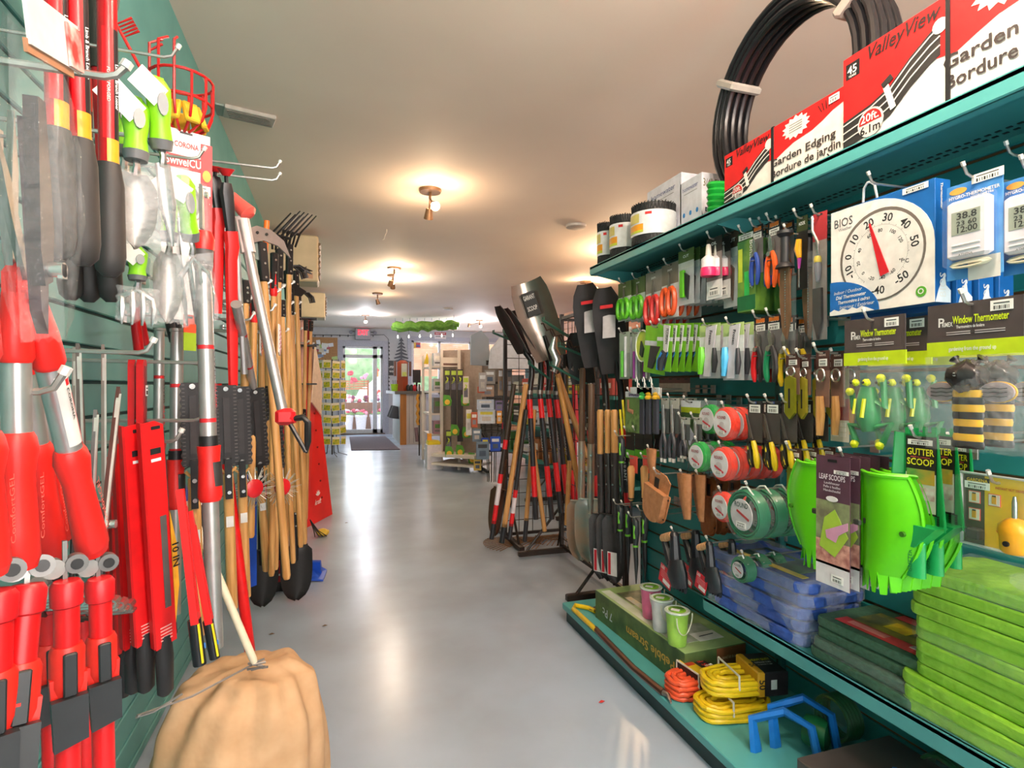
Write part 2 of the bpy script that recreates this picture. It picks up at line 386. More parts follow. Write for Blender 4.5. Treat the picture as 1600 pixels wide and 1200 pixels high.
def f_bonsai(r, w, h):
    b = B(); d = w*.9
    b.box((0, d/2, -h*.55), (w, d, h*.9), M('2c6b34', .5, 0, None, '7aa23c', 14), bev=.001)
    b.box((0, .003, -h*.05), (w, .002, h*.1), M('2c6b34', .5))
    b.quad(-w*.5, -h*.98, w*.5, -h*.8, -.0006, M('0f6a3c', .5)); b.quad(-w*.1, -h*.8, w*.18, -h*.5, -.0008, M('2fc25a', .4))
    b.quad(-w*.44, -h*.62, -w*.2, -h*.2, -.0008, M('c6d840', .4))
    b.text('Bonsai Pruner', w*.22, WHITE, (w*.3, -.0012, -h*.42), fit=h*.6, a=-PI/2)
    X = TR(-w*.5-.0008, d*.5, -h*.5, 0, 0, -PI/2)
    b.text('Mini Hobby & Craft', d*.3, M('bfe0c0', .5), (0, 0, 0), X, fit=h*.75, a=-PI/2); b.build('carton', r)
    b = B(); sticker(b, 0, -h*.06, w*.8, h*.07, -.002); b.build('price_label', r)
def curve2(x0, z0, x1, z1, bow, n=6, y=-.01):
    return [(lerp(x0, x1, i/n)+bow*math.sin(PI*i/n), y, lerp(z0, z1, i/n)) for i in range(n+1)]
def pruner(r, w, h, c1, c2=None, z0=.2, grip=None, blade=STEEL):
    """bypass pruner hanging blade up; spans z from -h*z0 to -h"""
    A = h*(1-z0); top = -h*z0; c1 = M(c1, .35) if isinstance(c1, str) else c1; c2 = M(c2, .4) if isinstance(c2, str) else (c2 or c1)
    pz = top-A*.38
    b = B(); b.prism([(-w*.1, pz), (-w*.24, top-A*.14), (-w*.16, top), (-w*.02, top-A*.1), (w*.12, pz-A*.02)], .003, M('c4c2c0', .2, .9), y=-.008)
    b.prism([(w*.14, pz), (w*.2, top-A*.2), (w*.12, top-A*.1), (w*.02, pz)], .005, blade, y=-.006); b.build('blade', r)
    b = B(); b.tube([(-w*.05, -.004, pz), (-w*.05, -.022, pz)], w*.13, CHROME, 10); b.build('pivot_bolt', r)
    for s, c in ((-1, c1), (1, c2)):
        b = B(); b.tube(curve2(s*w*.08, pz+A*.05, s*w*.2, -h, s*w*.16, 7, -.012), [w*.09, w*.14, w*.15, w*.14, w*.14, w*.15, w*.14, w*.07], c, 8); b.build('handle', r)
    b = B(); b.tube([(-w*.3, -.012, pz-A*.12), (0, -.026, pz-A*.13), (w*.3, -.012, pz-A*.12)], .0018, BLACK, 5); b.build('cable_tie', r)
def f_pruner(r, w, h, c1, c2=None, head='14141c', logo='d8742a'):
    card(r, w*.92, h*.8, [(0, .26, head), (.26, 1, '6d6a6c')], [('FELCO', .05, 'f0f0f0', 0, .1, .7)], t=.001)
    b = B(); b.box((0, -.001, -h*.06), (w*.62, .001, h*.06), M(logo, .4)); sticker(b, 0, -h*.17, w*.7, h*.1, -.0012); b.build('price_label', r)
    pruner(r, w, h, c1, c2)
def f_foldsaw(r, w, h, col='1c1d22'):
    b = B(); b.lathe([(w*.5, -h*.34), (w*.42, -h*.31), (w*.26, -h*.29), (w*.25, -h*.06), (w*.44, -h*.03), (w*.42, 0)], M(col, .5), 14, TR(0, -w*.5, 0)); b.build('handle', r)
    b = B(); out = [(-w*.34, -h*.34), (w*.3, -h*.34), (w*.36, -h*.8), (w*.1, -h), (-w*.2, -h*.92), (-w*.4, -h*.6)]
    b.prism(out, .006, M('8d6b52', .3, .5), y=-w*.4)
    for i in range(22): b.prism([(w*.02, -h*(.37+i*.024)), (w*.12, -h*(.38+i*.024)), (w*.02, -h*(.39+i*.024))], .002, CHROME, y=-w*.4-.006)
    b.build('saw_blade', r)
    b = B(); b.box((0, -w*.25, -h*.7), (w*.95, .012, h*.62), CLEAR, bev=.004); b.build('clear_sleeve', r)
def f_gaudy(r, w, h):
    card(r, w, h, [(0, .2, '33401c'), (.2, 1, '101012')], [('HOOK', .05, 'ffffff', 0, .1, .6)])
    b = B(); b.tube([(0, -.012, -h*.32), (-w*.1, -.012, -h*.45), (w*.05, -.012, -h*.58)], [w*.2, w*.26, w*.16], M('e8a81c', .35), 8); b.tube([(w*.05, -.012, -h*.58), (w*.02, -.012, -h*.72)], [w*.16, w*.08], M('b040a0', .35), 8); b.build('handle', r)
    b = B(); b.tube([(0, -.012, -h*.72), (0, -.012, -h*.98)], w*.07, CHROME, 6); b.build('shaft', r)
def f_trowelpack(r, w, h):
    card(r, w, h, [(0, .22, 'b03038'), (.22, 1, '8c8684')])
    b = B(); b.tube([(-w*.3, -.012, -h*.02), (-w*.28, -.012, -h*.14), (w*.1, -.012, -h*.24), (w*.15, -.012, -h*.36)], .004, CHROME, 6); b.build('shank', r)
    b = B(); b.lathe([(w*.1, -h*.55), (w*.18, -h*.5), (w*.2, -h*.42), (w*.14, -h*.36)], M('6d6d78', .4), 10, TR(w*.15, -.014, 0)); b.lathe([(w*.19, -h*.4), (w*.22, -h*.38), (w*.16, -h*.35)], M('d8c040', .35), 10, TR(w*.15, -.0145, 0)); b.build('handle', r)
    b = B(); b.prism([(-w*.2, -h*.6), (w*.4, -h*.6), (w*.42, -h*.85), (w*.12, -h*1.0), (-w*.2, -h*.85)], .008, M('3b3432', .3, .4), y=-.008); b.build('blade', r)
    blister(r, w, h, .3, .98, .024, 0, .96)
# big dial thermometer carton
def f_dial(r, w, h, front=True):
    d = .045; b = B(); BL = M('1762ae', .4)
    b.box((0, d/2, -h/2), (w, d, h), BL, bev=.001)
    X = TR(w/2+.0008, d/2, -h*.86, 0, 0, PI/2)
    b.text('BIOS', d*.42, WHITE, (0, 0, 0), X, a=PI/2, bold=False)
    b.text('Thermometer', d*.16, WHITE, (-d*.1, 0, h*.72), X, a=-PI/2)
    b.add([(w/2+.0006, 0, -h), (w/2+.0006, d, -h), (w/2+.0006, d, -h*.9), (w/2+.0006, d*.7, -h*.86), (w/2+.0006, d*.6, -h*.76), (w/2+.0006, d*.2, -h*.9)], [[0, 1, 2, 3, 4, 5]], M('e8eef4', .5))
    if not front: b.build('carton', r); return
    # white front panel with a rounded corner at the top right
    out = [(-w/2, -h), (w/2, -h)]+[(w*.5-w*.62+w*.62*math.cos(a), -h*.5+h*.5*math.sin(a)*.98) for a in [PI/2*i/10 for i in range(11)]]+[(-w*.3, -.001), (-w/2, -.001)]
    b.prism(out, .0012, M('efe9e4', .5), y=0)
    cx, cz, R = w*.02, -h*.515, h*.385
    b.build('carton', r)
    b = B(); ring = [(cx+(R+.006)*math.cos(2*PI*i/48), cz+(R+.006)*math.sin(2*PI*i/48)) for i in range(48)]
    b.prism(ring, .0008, M('6f6660', .6), y=-.0014)
    ring = [(cx+.001+R*math.cos(2*PI*i/48), cz-.002+R*math.sin(2*PI*i/48)) for i in range(48)]
    b.prism(ring, .0008, M('e4e0dc', .4), y=-.0022)
    INK = M('26262a', .5)
    for i, s in enumerate(['-50', '-40', '', '', '-10', '0', '10', '20', '30', '40', '50']):
        a = math.radians(-52-30.5*i) if i < 2 else math.radians(-(52+27.9*i))
        if i == 0: a = math.radians(-50)
        if i == 1: a = math.radians(-93)
        if i >= 4: a = math.radians({4: 198, 5: 172, 6: 143, 7: 109, 8: 76, 9: 42, 10: 8}[i])
        if s: b.text(s, R*.19, INK, (cx+R*.82*math.cos(a), -.0032, cz+R*.82*math.sin(a)), a=(a-PI/2) if i >= 4 else (a+PI/2 if i == 1 else a+PI*.42))
    for s, aa in (('-60', -55), ('-40', -83), ('-20', -112), ('0', -140), ('20', 190), ('40', 158), ('60', 118), ('80', 88), ('100', 55), ('120', 25)):
        a = math.radians(aa); b.text(s, R*.085, INK, (cx+R*.55*math.cos(a), -.0032, cz+R*.55*math.sin(a)), a=(a-PI/2) if aa > 0 else a+PI/2)
    b.text('°F', R*.09, INK, (cx+R*.52, -.0032, cz-R*.25)); b.text('°C', R*.09, INK, (cx+R*.63, -.0032, cz-R*.28))
    for i in range(96):
        a = math.radians(-50+285*i/95-0); 
        if i % 1 == 0:
            k = .02 if i % 5 else .045; p, q = R*.665, R*(.665+k)
            da = .006
            b.add([(cx+p*math.cos(a-da), -.0032, cz+p*math.sin(a-da)), (cx+p*math.cos(a+da), -.0032, cz+p*math.sin(a+da)), (cx+q*math.cos(a+da), -.0032, cz+q*math.sin(a+da)), (cx+q*math.cos(a-da), -.0032, cz+q*math.sin(a-da))], [[0, 3, 2, 1]], INK)
    b.build('dial_face', r)
    b = B(); X = TR(cx, -.0045, cz, 0, math.radians(-17), 0)
    b.prism([(-R*.11, -R*.5), (R*.11, -R*.5), (R*.02, R*.8), (-R*.02, R*.8)], .0016, M('c81e28', .35), X); b.build('needle', r, )
    b = B(); n = 16
    out = [(-w/2, -h), (w*.02, -h)]+[(-w/2+w*.52*math.cos(a), -h+h*.32*math.sin(a)) for a in [PI/2*(i+.5)/n for i in range(n)]]+[(-w/2, -h*.68)]
    b.prism(out, .001, BL, y=-.0036)
    for k, s in enumerate(['Indoor / Outdoor', 'Dial Thermometer', 'Thermomètre à cadran', 'Intérieur / Extérieur']):
        b.text(s, h*.034, WHITE, (-w*.3+k*.008, -.0052, -h*(.79+.047*k)), fit=w*(.3+.02*k), a=.02, sh=.2, bold=k in (1, 2))
    b.prism([(-w/2, -h)]+[(-w*.5+w*.4*i/8, -h*(.965-.02*(i % 2))) for i in range(9)]+[(-w*.02, -h)], .0008, WHITE, y=-.0046)
    b.text('BIOS', h*.085, M('45424a', .5), (-w*.36, -.002, -h*.13), bold=False, fit=w*.2); b.text('Weather', h*.03, M('6a6670', .5), (-w*.34, -.002, -h*.19), bold=False)
    ring = [(w*.39+w*.045*math.cos(2*PI*i/16), -h*.9+w*.045*math.sin(2*PI*i/16)) for i in range(16)]
    b.prism(ring, .0006, M('5aa832', .5), y=-.0014); b.text('O', w*.05, WHITE, (w*.39, -.0026, -h*.9)); b.build('printed_panel', r)
    b = B(); sticker(b, w*.34, -h*.035, w*.22, h*.05, -.0018); b.build('price_label', r)
    b = B()
    for s in (-1, 1): b.tube([(s*.02-.03, .012, -.01), (s*.014-.03, .008, .035), (-.03+s*.004, .006, .045)], .003, M('c8ccd0', .2), 6)
    b.tube([(-.026, .006, .045), (-.034, .006, .045)], .003, M('c8ccd0', .2), 6); b.build('hanging_strap', r)
def f_hygro(r, w, h):
    b = B(); b.box((0, 0, -h*.5), (w, .002, h), M('2a6fc0', .4, 0, None, '5aa0dc', 12), bev=.001)
    b.quad(-w*.1, -h*1.03, w*.46, -h*.8, -.0014, M('e4e0dc', .5))
    b.text('HYGRO-THERMOMETER', h*.035, WHITE, (0, -.002, -h*.135), fit=w*.9); b.text('HYGROMÈTRE', h*.02, WHITE, (w*.15, -.002, -h*.17), fit=w*.4)
    b.prism([(-w*.28+w*.16*math.cos(2*PI*i/16), -h*.07+h*.035*math.sin(2*PI*i/16)) for i in range(16)], .001, M('e8a850', .4), y=-.001)
    b.build('backing_card', r)
    b = B(); b.box((0, -.012, -h*.5), (w*.76, .022, h*.6), M('e6e0ea', .35), bev=.008); b.box((0, -.024, -h*.665), (w*.5, .003, h*.014), WHITE, bev=.001); b.box((0, -.024, -h*.72), (w*.5, .003, h*.014), WHITE, bev=.001)
    b.text('ATHENA', h*.025, GREY, (0, -.0245, -h*.77), fit=w*.26, sh=.2); b.build('thermometer_body', r)
    b = B(); b.box((0, -.0232, -h*.44), (w*.52, .002, h*.24), M('9aa294', .3), bev=.0005)
    for s, z, k in (('38.8', .375, .07), ('23 60', .45, .05), ('12:00', .515, .065)): b.text(s, h*k, BLACK, (w*.02, -.0248, -h*z), fit=w*.36)
    b.build('display_screen', r)
    b = B()
    for k in range(5): loop(b, (-w*.02, -h*(.855+.004*k)), w*(.36-.02*k), h*(.035-.004*k), .0022, M('e8dfc4', .6), -.008-.002*k, n=12)
    b.build('sensor_cord', r)
    b = B(); b.box((0, -.015, -h*.52), (w*.86, .034, h*.76), CLEAR, bev=.01); b.build('blister', r)
    b = B(); sticker(b, w*.25, -h*.0, w*.55, h*.09, -.003); b.build('price_label', r)
def f_bagtop(r, w, h, hw=1.):
    ht = h*.36 if h/w > 1.2 else h*.36
    b = B(); b.box((0, 0, -ht*.36), (w, .003, ht*.72), M('4a4040', .5)); b.box((0, 0, -ht*.86), (w*1.02, .004, ht*.28), M('c4dc1c', .45))
    b.text('Window Thermometer', ht*.15, M('d8ec20', .4), (w*.08, -.0025, -ht*.33), fit=w*.58); b.text('Thermomètre de fenêtre', ht*.06, WHITE, (-w*.02, -.0025, -ht*.46), fit=w*.3)
    b.text('P', ht*.18, WHITE, (-w*.34, -.0025, -ht*.36)); b.text('RIMEX', ht*.09, WHITE, (-w*.27, -.0025, -ht*.4), fit=w*.12)
    for q in range(2):
        b.box((-w*.15, -.002, -ht*(.55+.04*q)), (w*.26, .0008, ht*.018), M('b8b0b0', .5)); b.box((w*.18, -.002, -ht*(.55+.04*q)), (w*.3, .0008, ht*.018), M('b8b0b0', .5))
    b.text('gardening from the ground up', ht*.08, WHITE, (0, -.003, -ht*.87), fit=w*.5); sticker(b, w*.3, -ht*.14, w*.22, ht*.18, -.0026)
    b.build('header_card', r); return ht
def bag(r, w, h, z, d=.03, seed=1, name='clear_bag', mt=None):
    rnd = random.Random(seed); b = B(); nx, nz = 9, 12; vs = []
    for side in (-1, 1):
        for j in range(nz+1):
            for i in range(nx+1):
                e = math.sin(PI*i/nx)**.5*math.sin(PI*min(1, j/nz*1.0))**.5
                vs.append((lerp(-w/2, w/2, i/nx)+rnd.uniform(-1, 1)*.003, -.004+side*(.002+e*d)+rnd.uniform(-1, 1)*.003*e, lerp(z, -h, j/nz)+(rnd.uniform(-.004, .004) if j == nz else 0)))
    fs = []; K = (nx+1)*(nz+1)
    for s in (0, 1):
        for j in range(nz):
            for i in range(nx):
                q = [s*K+j*(nx+1)+i, s*K+j*(nx+1)+i+1, s*K+(j+1)*(nx+1)+i+1, s*K+(j+1)*(nx+1)+i]
                fs.append(q[::-1] if s == 0 else q)
    b.add(vs, fs, mt or FILM, True); return b.build(name, r)
def f_frog(r, w, h, full=True):
    ht = f_bagtop(r, w, h); bag(r, w*1.02, h, -ht, .035, 3)
    G = M('2f8f52', .35); Yl = M('d8e020', .35); b = B(); y = -.012
    cz = -ht-(h-ht)*.52; L = (h-ht)
    b.tube([(-w*.03, y, cz+L*.26), (-w*.03, y, cz+L*.1), (-w*.02, y, cz-L*.12), (0, y, cz-L*.27)], [w*.1, w*.155, w*.17, w*.1], G, 12)
    for pts, rr in (([(w*.08, y, cz+L*.1), (w*.25, y, cz+L*.02), (w*.22, y, cz+L*.34)], w*.045), ([(-w*.14, y, cz+L*.1), (-w*.28, y, cz+L*.0), (-w*.3, y, cz+L*.18)], w*.045),
                    ([(w*.06, y, cz-L*.22), (w*.34, y, cz-L*.16), (w*.2, y, cz-L*.4)], w*.05), ([(-w*.08, y, cz-L*.22), (-w*.33, y, cz-L*.2), (-w*.22, y, cz-L*.42)], w*.05)):
        b.tube(pts, rr, G, 8)
    b.build('frog_body', r)
    b = B()
    for s in (-1, 1): blob(b, (-w*.03+s*w*.09, y-.02, cz+L*.31), w*.055, Yl, 6, s+5)
    for px, pz in ((.22, .36), (-.3, .2), (.2, -.42), (-.22, -.43)): blob(b, (w*px, y-.006, cz+L*pz), w*.06, Yl, 6, 3)
    b.tube([(-w*.09, y-.026, cz+L*.12), (-w*.1, y-.03, cz-L*.06)], w*.02, Yl, 6); b.tube([(w*.05, y-.024, cz+L*.12), (w*.04, y-.03, cz-L*.1)], w*.03, Yl, 6)
    b.build('yellow_spots', r)
    b = B()
    for s in (-1, 1): blob(b, (-w*.03+s*w*.1, y-.032, cz+L*.31), w*.02, BLACK, 5, 1)
    b.build('pupils', r)
def f_bee(r, w, h):
    ht = f_bagtop(r, w, h); bag(r, w*1.04, h, -ht, .04, 5)
    L = h-ht; y = -.012; Yl = M('f0b41c', .3); K = M('2a2322', .25)
    b = B(); z0 = -ht-L*.36
    for i in range(8):
        r0 = w*(.165+.01*math.sin(i)); z = z0-L*.075*i
        b.tube([(0, y, z), (0, y, z-L*.0375), (0, y, z-L*.075)], [r0*.97, r0*1.03, r0*.97], Yl if i % 2 == 0 else K, 14, flat=.35)
    b.build('striped_body', r)
    b = B(); blob(b, (0, y-.004, -ht-L*.22), w*.19, K, 9, 2, .95); b.build('head', r)
    for s in (-1, 1):
        b = B(); b.tube([(s*w*.06, y, -ht-L*.12), (s*w*.12, y, -ht-L*.06), (s*w*.15, y, -ht-L*.03)], [.004, .004, .009], K, 8); b.build('antenna', r)
        b = B(); out = [(s*(w*.12+w*.17+w*.17*math.cos(a)), -ht-L*.38+L*.1*math.sin(a)) for a in [2*PI*i/20 for i in range(20)]]
        b.prism(out, .004, M('9a8c90', .3), y=y+.002); 
        o2 = [(s*(w*.12+w*.17+w*.18*math.cos(a)), -ht-L*.38+L*.108*math.sin(a)) for a in [2*PI*i/20 for i in range(20)]]
        b.prism(o2, .003, Yl, y=y+.006)
        for q in range(3): b.tube([(s*w*(.16+.06*i), y-.0035, -ht-L*(.34+.04*q+.008*(i % 2))) for i in range(5)], .0012, K, 4)
        b.build('wing', r)
    b = B(); b.tube([(0, y-.03, 0), (0, y-.034, 0)], w*.022, WHITE, 10, TR(0, 0, -ht-L*.2)); b.tube([(0, y-.034, 0), (0, y-.037, 0)], w*.012, BLACK, 8, TR(0, 0, -ht-L*.2)); b.build('eye', r)
def f_sawcard(r, w, h, col='2a86d8', cc='7cc62a'):
    card(r, w, h, [(0, .28, cc), (.28, .36, 'e8eaf0'), (.36, 1, cc)])
    b = B(); b.prism([(w*.0, -h*.02), (w*.42, -h*.04), (w*.34, -h*.58), (w*.08, -h*.62)], .003, M('e6e4e2', .45), y=-.006)
    b.text('FLORIAN', w*.16, M('44444c', .5), (w*.26, -.0098, -h*.26), fit=h*.32, a=-PI/2); b.build('blade_guard', r)
    b = B(); b.tube([(w*.16, -.008, -h*.58), (-w*.02, -.01, -h*.78), (-w*.06, -.01, -h*.98)], [w*.13, w*.15, w*.12], M('303238', .4), 8); b.build('grip', r)
    b = B(); b.tube([(w*.13, -.014, -h*.6), (-w*.06, -.016, -h*.78), (-w*.1, -.015, -h*.97)], [w*.09, w*.1, w*.09], M(col, .35), 8); b.build('blue_inlay' if col[0] == '2' else 'green_inlay', r)
def f_whitepack(r, w, h, hc='4fb8ee'):
    card(r, w, h, [(0, .22, 'bcd88a'), (.22, .5, 'e8ecec'), (.5, 1, 'b8bcc0')])
    b = B(); b.prism([(-w*.1, -h*.05), (w*.4, -h*.03), (w*.1, -h*.97), (-w*.22, -h*.97)], .004, M('d8d4de', .4), y=-.004)
    b.text('Frozen', w*.14, M('44444c', .5), (w*.12, -.009, -h*.25), fit=h*.26, a=-PI/2-.15); b.build('sleeve', r)
    b = B(); b.tube([(-w*.3, -.01, -h*.42), (-w*.26, -.012, -h*.6), (-w*.36, -.01, -h*.92)], [w*.1, w*.14, w*.08], M(hc, .35), 8); b.build('handle', r)
    b = B(); b.tube([(w*.3, -.008, -h*.45), (w*.34, -.01, -h*.7), (w*.3, -.01, -h*.9)], [w*.06, w*.1, w*.06], M('35363c', .4), 8); b.build('lower_handle', r)
def f_ellipse(r, w, h):
    b = B(); out = [(w*.5*math.cos(a), -h*.5+h*.5*math.sin(a)) for a in [2*PI*i/24 for i in range(24)]]; b.prism(out, .002, M('d4dc50', .4, 0, None, '5ab860', 8)); b.build('backing_card', r)
    b = B(); loop(b, (0, -h*.5), w*.48, h*.48, .003, M('e8f0e8', .3), -.004, n=20); b.build('clear_rim', r)
    b = B(); b.prism([(-w*.05, -h*.35), (w*.12, -h*.6), (w*.02, -h*.85), (-w*.14, -h*.75)], .008, M('3a4438', .4), y=-.002); b.build('sharpener', r)
def f_thinpack(r, w, h, col='62c832'):
    card(r, w, h, [(0, .45, 'b8c4b4'), (.45, 1, '9aa49a')])
    b = B(); b.tube([(-w*.1, -.006, -h*.4), (-w*.1, -.006, -h*.96)], w*.1, M(col, .4), 6); b.tube([(w*.18, -.006, -h*.1), (w*.18, -.006, -h*.96)], w*.07, M('dadce0', .3), 6); b.build('tool', r)
def f_hobby(r, w, h, c='8a8a1e', woodh=False):
    card(r, w, h*.62, [(0, .35, '4a2a26'), (.35, 1, '7c5c50')], [('HAWS', .04, 'e8d8d0', 0, .08, .5)])
    b = B(); sticker(b, w*.05, -h*.13, w*.6, h*.08, -.0015); b.build('price_label', r)
    b = B(); loop(b, (0, -h*.27), w*.3, h*.07, .003, CHROME, -.008); b.build('ring', r)
    b = B()
    if woodh: b.tube([(0, -.01, -h*.5), (w*.05, -.01, -h*.7), (0, -.01, -h*.93)], [w*.22, w*.26, w*.2], WOOD, 8)
    else:
        b.prism([(-w*.36, -h*.38), (0, -h*.33), (w*.36, -h*.38), (w*.38, -h*.9), (0, -h*1.0), (-w*.38, -h*.9)], .008, M(c, .35, .3), y=-.004)
        b.box((0, -.0125, -h*.68), (w*.12, .001, h*.3), BLACK)
    b.build('handle', r)
def f_kids(r, w, h):
    card(r, w, h, [(0, .14, 'd8dce4'), (.14, 1, '6c8f4c')])
    b = B(); b.prism([(-w*.5, -h), (w*.5, -h), (w*.5, -h*.6), (w*.1, -h*.5), (-w*.3, -h*.7)], .001, M('3c5a2c', .5, 0, None, '88a85c', 30), y=-.001)
    b.tube([(-w*.3, -.003, -h*.2), (-w*.3, -.003, -h*.45), (0, -.003, -h*.5)], w*.07, M('c98a6a', .5), 6, flat=.3); b.text('GARDEN', h*.09, M('5a3a8c', .5), (0, -.002, -h*.07), fit=w*.6); b.build('printed_panel', r)
def f_file(r, w, h, cap='3aa84a'):
    b = B(); b.box((0, 0, -h*.1), (w*.9, .002, h*.2), WHITE); b.build('header_card', r)
    b = B(); b.box((0, -.01, -h*.6), (w*.62, .014, h*.76), M('3a3b48', .5), bev=.003); b.build('sharpening_bar', r)
    b = B(); b.lathe([(w*.3, -h*.24), (w*.34, -h*.2), (w*.24, -h*.16), (w*.3, -h*.12), (w*.1, -h*.09)], M(cap, .35), 10, TR(0, -.01, 0)); b.build('cap', r)
def f_shears(r, w, h, head='b8b8b0', hc='44444c'):
    card(r, w, h*.55, [(0, .3, head), (.3, 1, '5c6060')], t=.001)
    b = B(); b.prism([(-w*.2, -h*.14), (-w*.04, -h*.1), (w*.08, -h*.55), (-w*.1, -h*.58)], .004, M('d4d4d6', .25, .6), y=-.006); b.prism([(w*.1, -h*.2), (w*.2, -h*.2), (w*.08, -h*.56), (-w*.02, -h*.55)], .003, STEEL, y=-.004); b.build('blade', r)
    for s in (-1, 1):
        b = B(); b.tube(curve2(s*w*.05, -h*.55, s*w*.18, -h*.95, s*w*.16, 6, -.01), [w*.08, w*.12, w*.13, w*.13, w*.12, w*.13, w*.08], M(hc, .45), 8); b.tube([(s*w*.18, -.01, -h*.94), (s*w*.17, -.01, -h)], w*.11, M('d4d2ce', .4), 8); b.build('handle', r)
def f_bladecard(r, w, h):
    card(r, w, h, [(0, .12, 'e8ecf4'), (.12, .22, 'b8c828'), (.22, 1, '4c6c40')])
    b = B(); b.prism([(-w*.3, -h*.3), (w*.42, -h*.75), (w*.42, -h*.9), (-w*.05, -h*.8)], .002, M('c4cce0', .35), y=-.001); b.build('printed_panel', r)
    b = B(); b.prism([(-w*.35, -h*.5), (-w*.25, -h*.45), (-w*.05, -h*.95), (-w*.15, -h)], .006, M('d8d8d8', .3, .5), y=-.003); b.build('blade', r)
def f_spool(r, w, h, col='f2402a', lab='ROLL'):
    R = h*.5; D = R*.3
    b = B(); prof = [(R*.86, -D), (R*.97, -D*.75), (R, -D*.3), (R, D*.3), (R*.97, D*.75), (R*.86, D)]
    for i in range(len(prof)): pass
    b.lathe(prof, M(col, .3, 0, None, None, 60), 26, TR(0, -.01, -h*.52, PI/2)); 
    for q in range(7): b.tube([((R+.0006)*math.cos(2*PI*i/26), -.01-D*.6+q*D*.2, -h*.52+(R+.0006)*math.sin(2*PI*i/26)) for i in range(26)], .0016, M(col, .25), 4, closed=True)
    b.build('line_coil', r)
    b = B(); b.lathe([(R*.82, 0), (R*.82, .0015)], M('e4e2e6', .4), 24, TR(0, -.012-D, -h*.52, PI/2))
    b.lathe([(R*.3, 0), (R*.3, .002)], M('c8c0c4', .5), 16, TR(0, -.012-D, -h*.60, PI/2))
    b.text('ROUND', R*.2, M('a02838', .5), (0, -.0155-D, -h*.5+R*.35), fit=R*.8); b.box((R*.05, -.0155-D, -h*.52-R*.3), (R*.9, .0006, R*.12), M('c83040', .5), R=(0, .4, 0)); sticker(b, 0, -h*.52-R*.52, R*.6, R*.22, -.0162-D); b.build('disc_label', r)
    b = B(); b.box((0, -.01, -h*.5), (w*1.0, D*2.6, h*1.04), CLEAR, bev=.012); b.build('blister', r)
def f_coil(r, w, h, col='127a52'):
    R = h*.5; b = B()
    for q in range(6):
        for rr in (R*.98, R*.86): b.tube([(rr*math.cos(2*PI*i/24), -.006-q*.006, -h*.55+rr*math.sin(2*PI*i/24)) for i in range(24)], .0036, M(col, .25), 5, closed=True)
    b.build('line_coil', r)
    b = B(); b.lathe([(R*.66, 0), (R*.66, .002)], M('e2e0e2', .4), 24, TR(0, -.044, -h*.55, PI/2)); b.text('ROUND', R*.22, M('30504a', .5), (0, -.0465, -h*.55+R*.4), fit=R*.8)
    b.box((R*.1, -.0465, -h*.55), (R*.8, .0006, R*.1), M('b84040', .5), R=(0, .4, 0)); sticker(b, 0, -h*.55-R*.42, R*.6, R*.24, -.0468); b.build('disc_label', r)
    b = B(); b.tube([(-R*.7, -.03, -h*.2), (-R*.2, -.03, .0), (R*.1, -.03, .004), (R*.4, -.03, -.012), (R*.8, -.03, -h*.24)], .0028, M('d8e4e0', .2), 6); b.build('hanger', r)
    b = B(); b.lathe([(R*1.06, -.024), (R*1.1, 0), (R*1.06, .024)], CLEAR, 22, TR(0, -.022, -h*.55, PI/2)); b.build('blister', r)
def f_yellowpruner(r, w, h):
    card(r, w*.8, h*.62, [(0, .3, '17171b'), (.3, 1, '4c4644')]); b = B(); sticker(b, 0, -h*.12, w*.6, h*.12, -.0015); b.text('ARS', h*.03, M('6080e0', .5), (0, -.0015, -h*.03)); b.build('price_label', r)
    b = B(); b.prism([(-w*.42, -h*.2), (-w*.34, -h*.22), (w*.0, -h*.58), (-w*.14, -h*.6)], .004, STEEL, y=-.006); b.build('blade', r)
    b = B(); b.tube([(-w*.08, -.006, -h*.6), (-w*.08, -.022, -h*.6)], w*.1, BLACK, 10); b.build('pivot_bolt', r)
    for s in (-1, 1):
        b = B(); b.tube(curve2(-w*.04+s*w*.1, -h*.6, w*.16+s*w*.14, -h, s*w*.05, 6, -.012), [w*.09, w*.11, w*.1, w*.12, w*.13, w*.12, w*.07], M('e4c41c', .35) if s > 0 else M('22201c', .4), 8); b.build('handle', r)
    b = B(); b.tube(curve2(-w*.14, -h*.66, w*.02, -h*.96, -w*.04, 5, -.016), [w*.05, w*.06, w*.03, w*.06, w*.07, w*.04], M('e4c41c', .35), 6); b.build('yellow_grip', r)
LEA = M('c0845a', .6, 0, 'fabric', 'ac7248', 40); LEA2 = M('8a4c22', .55, 0, 'fabric', '7a4018', 40)
def f_holster(r, w, h, L=LEA):
    b = B(); out = [(-w*.36, -h*.1), (-w*.2, 0), (w*.2, 0), (w*.36, -h*.1), (w*.32, -h*.4), (-w*.32, -h*.4)]; b.prism(out, .004, L); b.build('back_flap', r)
    b = B(); out = [(-w*.34, -h*.34), (w*.36, -h*.34)]+[(w*.0+w*.3*math.cos(a), -h*.8+h*.2*math.sin(a)) for a in [-PI*i/8 for i in range(9)]]; b.prism(out, .022, L, y=-.003)
    o2 = [(x*1.14, z-.002 if z > -h*.5 else z*1.02) for x, z in out]; b.prism(o2, .004, L, y=0); b.build('pouch', r)
    b = B()
    for x, z in ((-.36, -.42), (.38, -.42), (-.3, -.85), (.3, -.85)): b.tube([(w*x, -.004, h*z), (w*x, -.008, h*z)], .003, BLACK, 6)
    b.build('rivets', r)
    b = B(); b.box((-w*.06, -.005, -h*.24), (w*.14, .003, h*.2), M('1c1c1c', .5)); b.build('belt_slot', r)
    b = B(); b.tube([(0, -.004, -.004), (w*.02, -.01, .03), (0, -.004, .035)], .0015, BLACK, 5); b.build('hanging_tie', r)
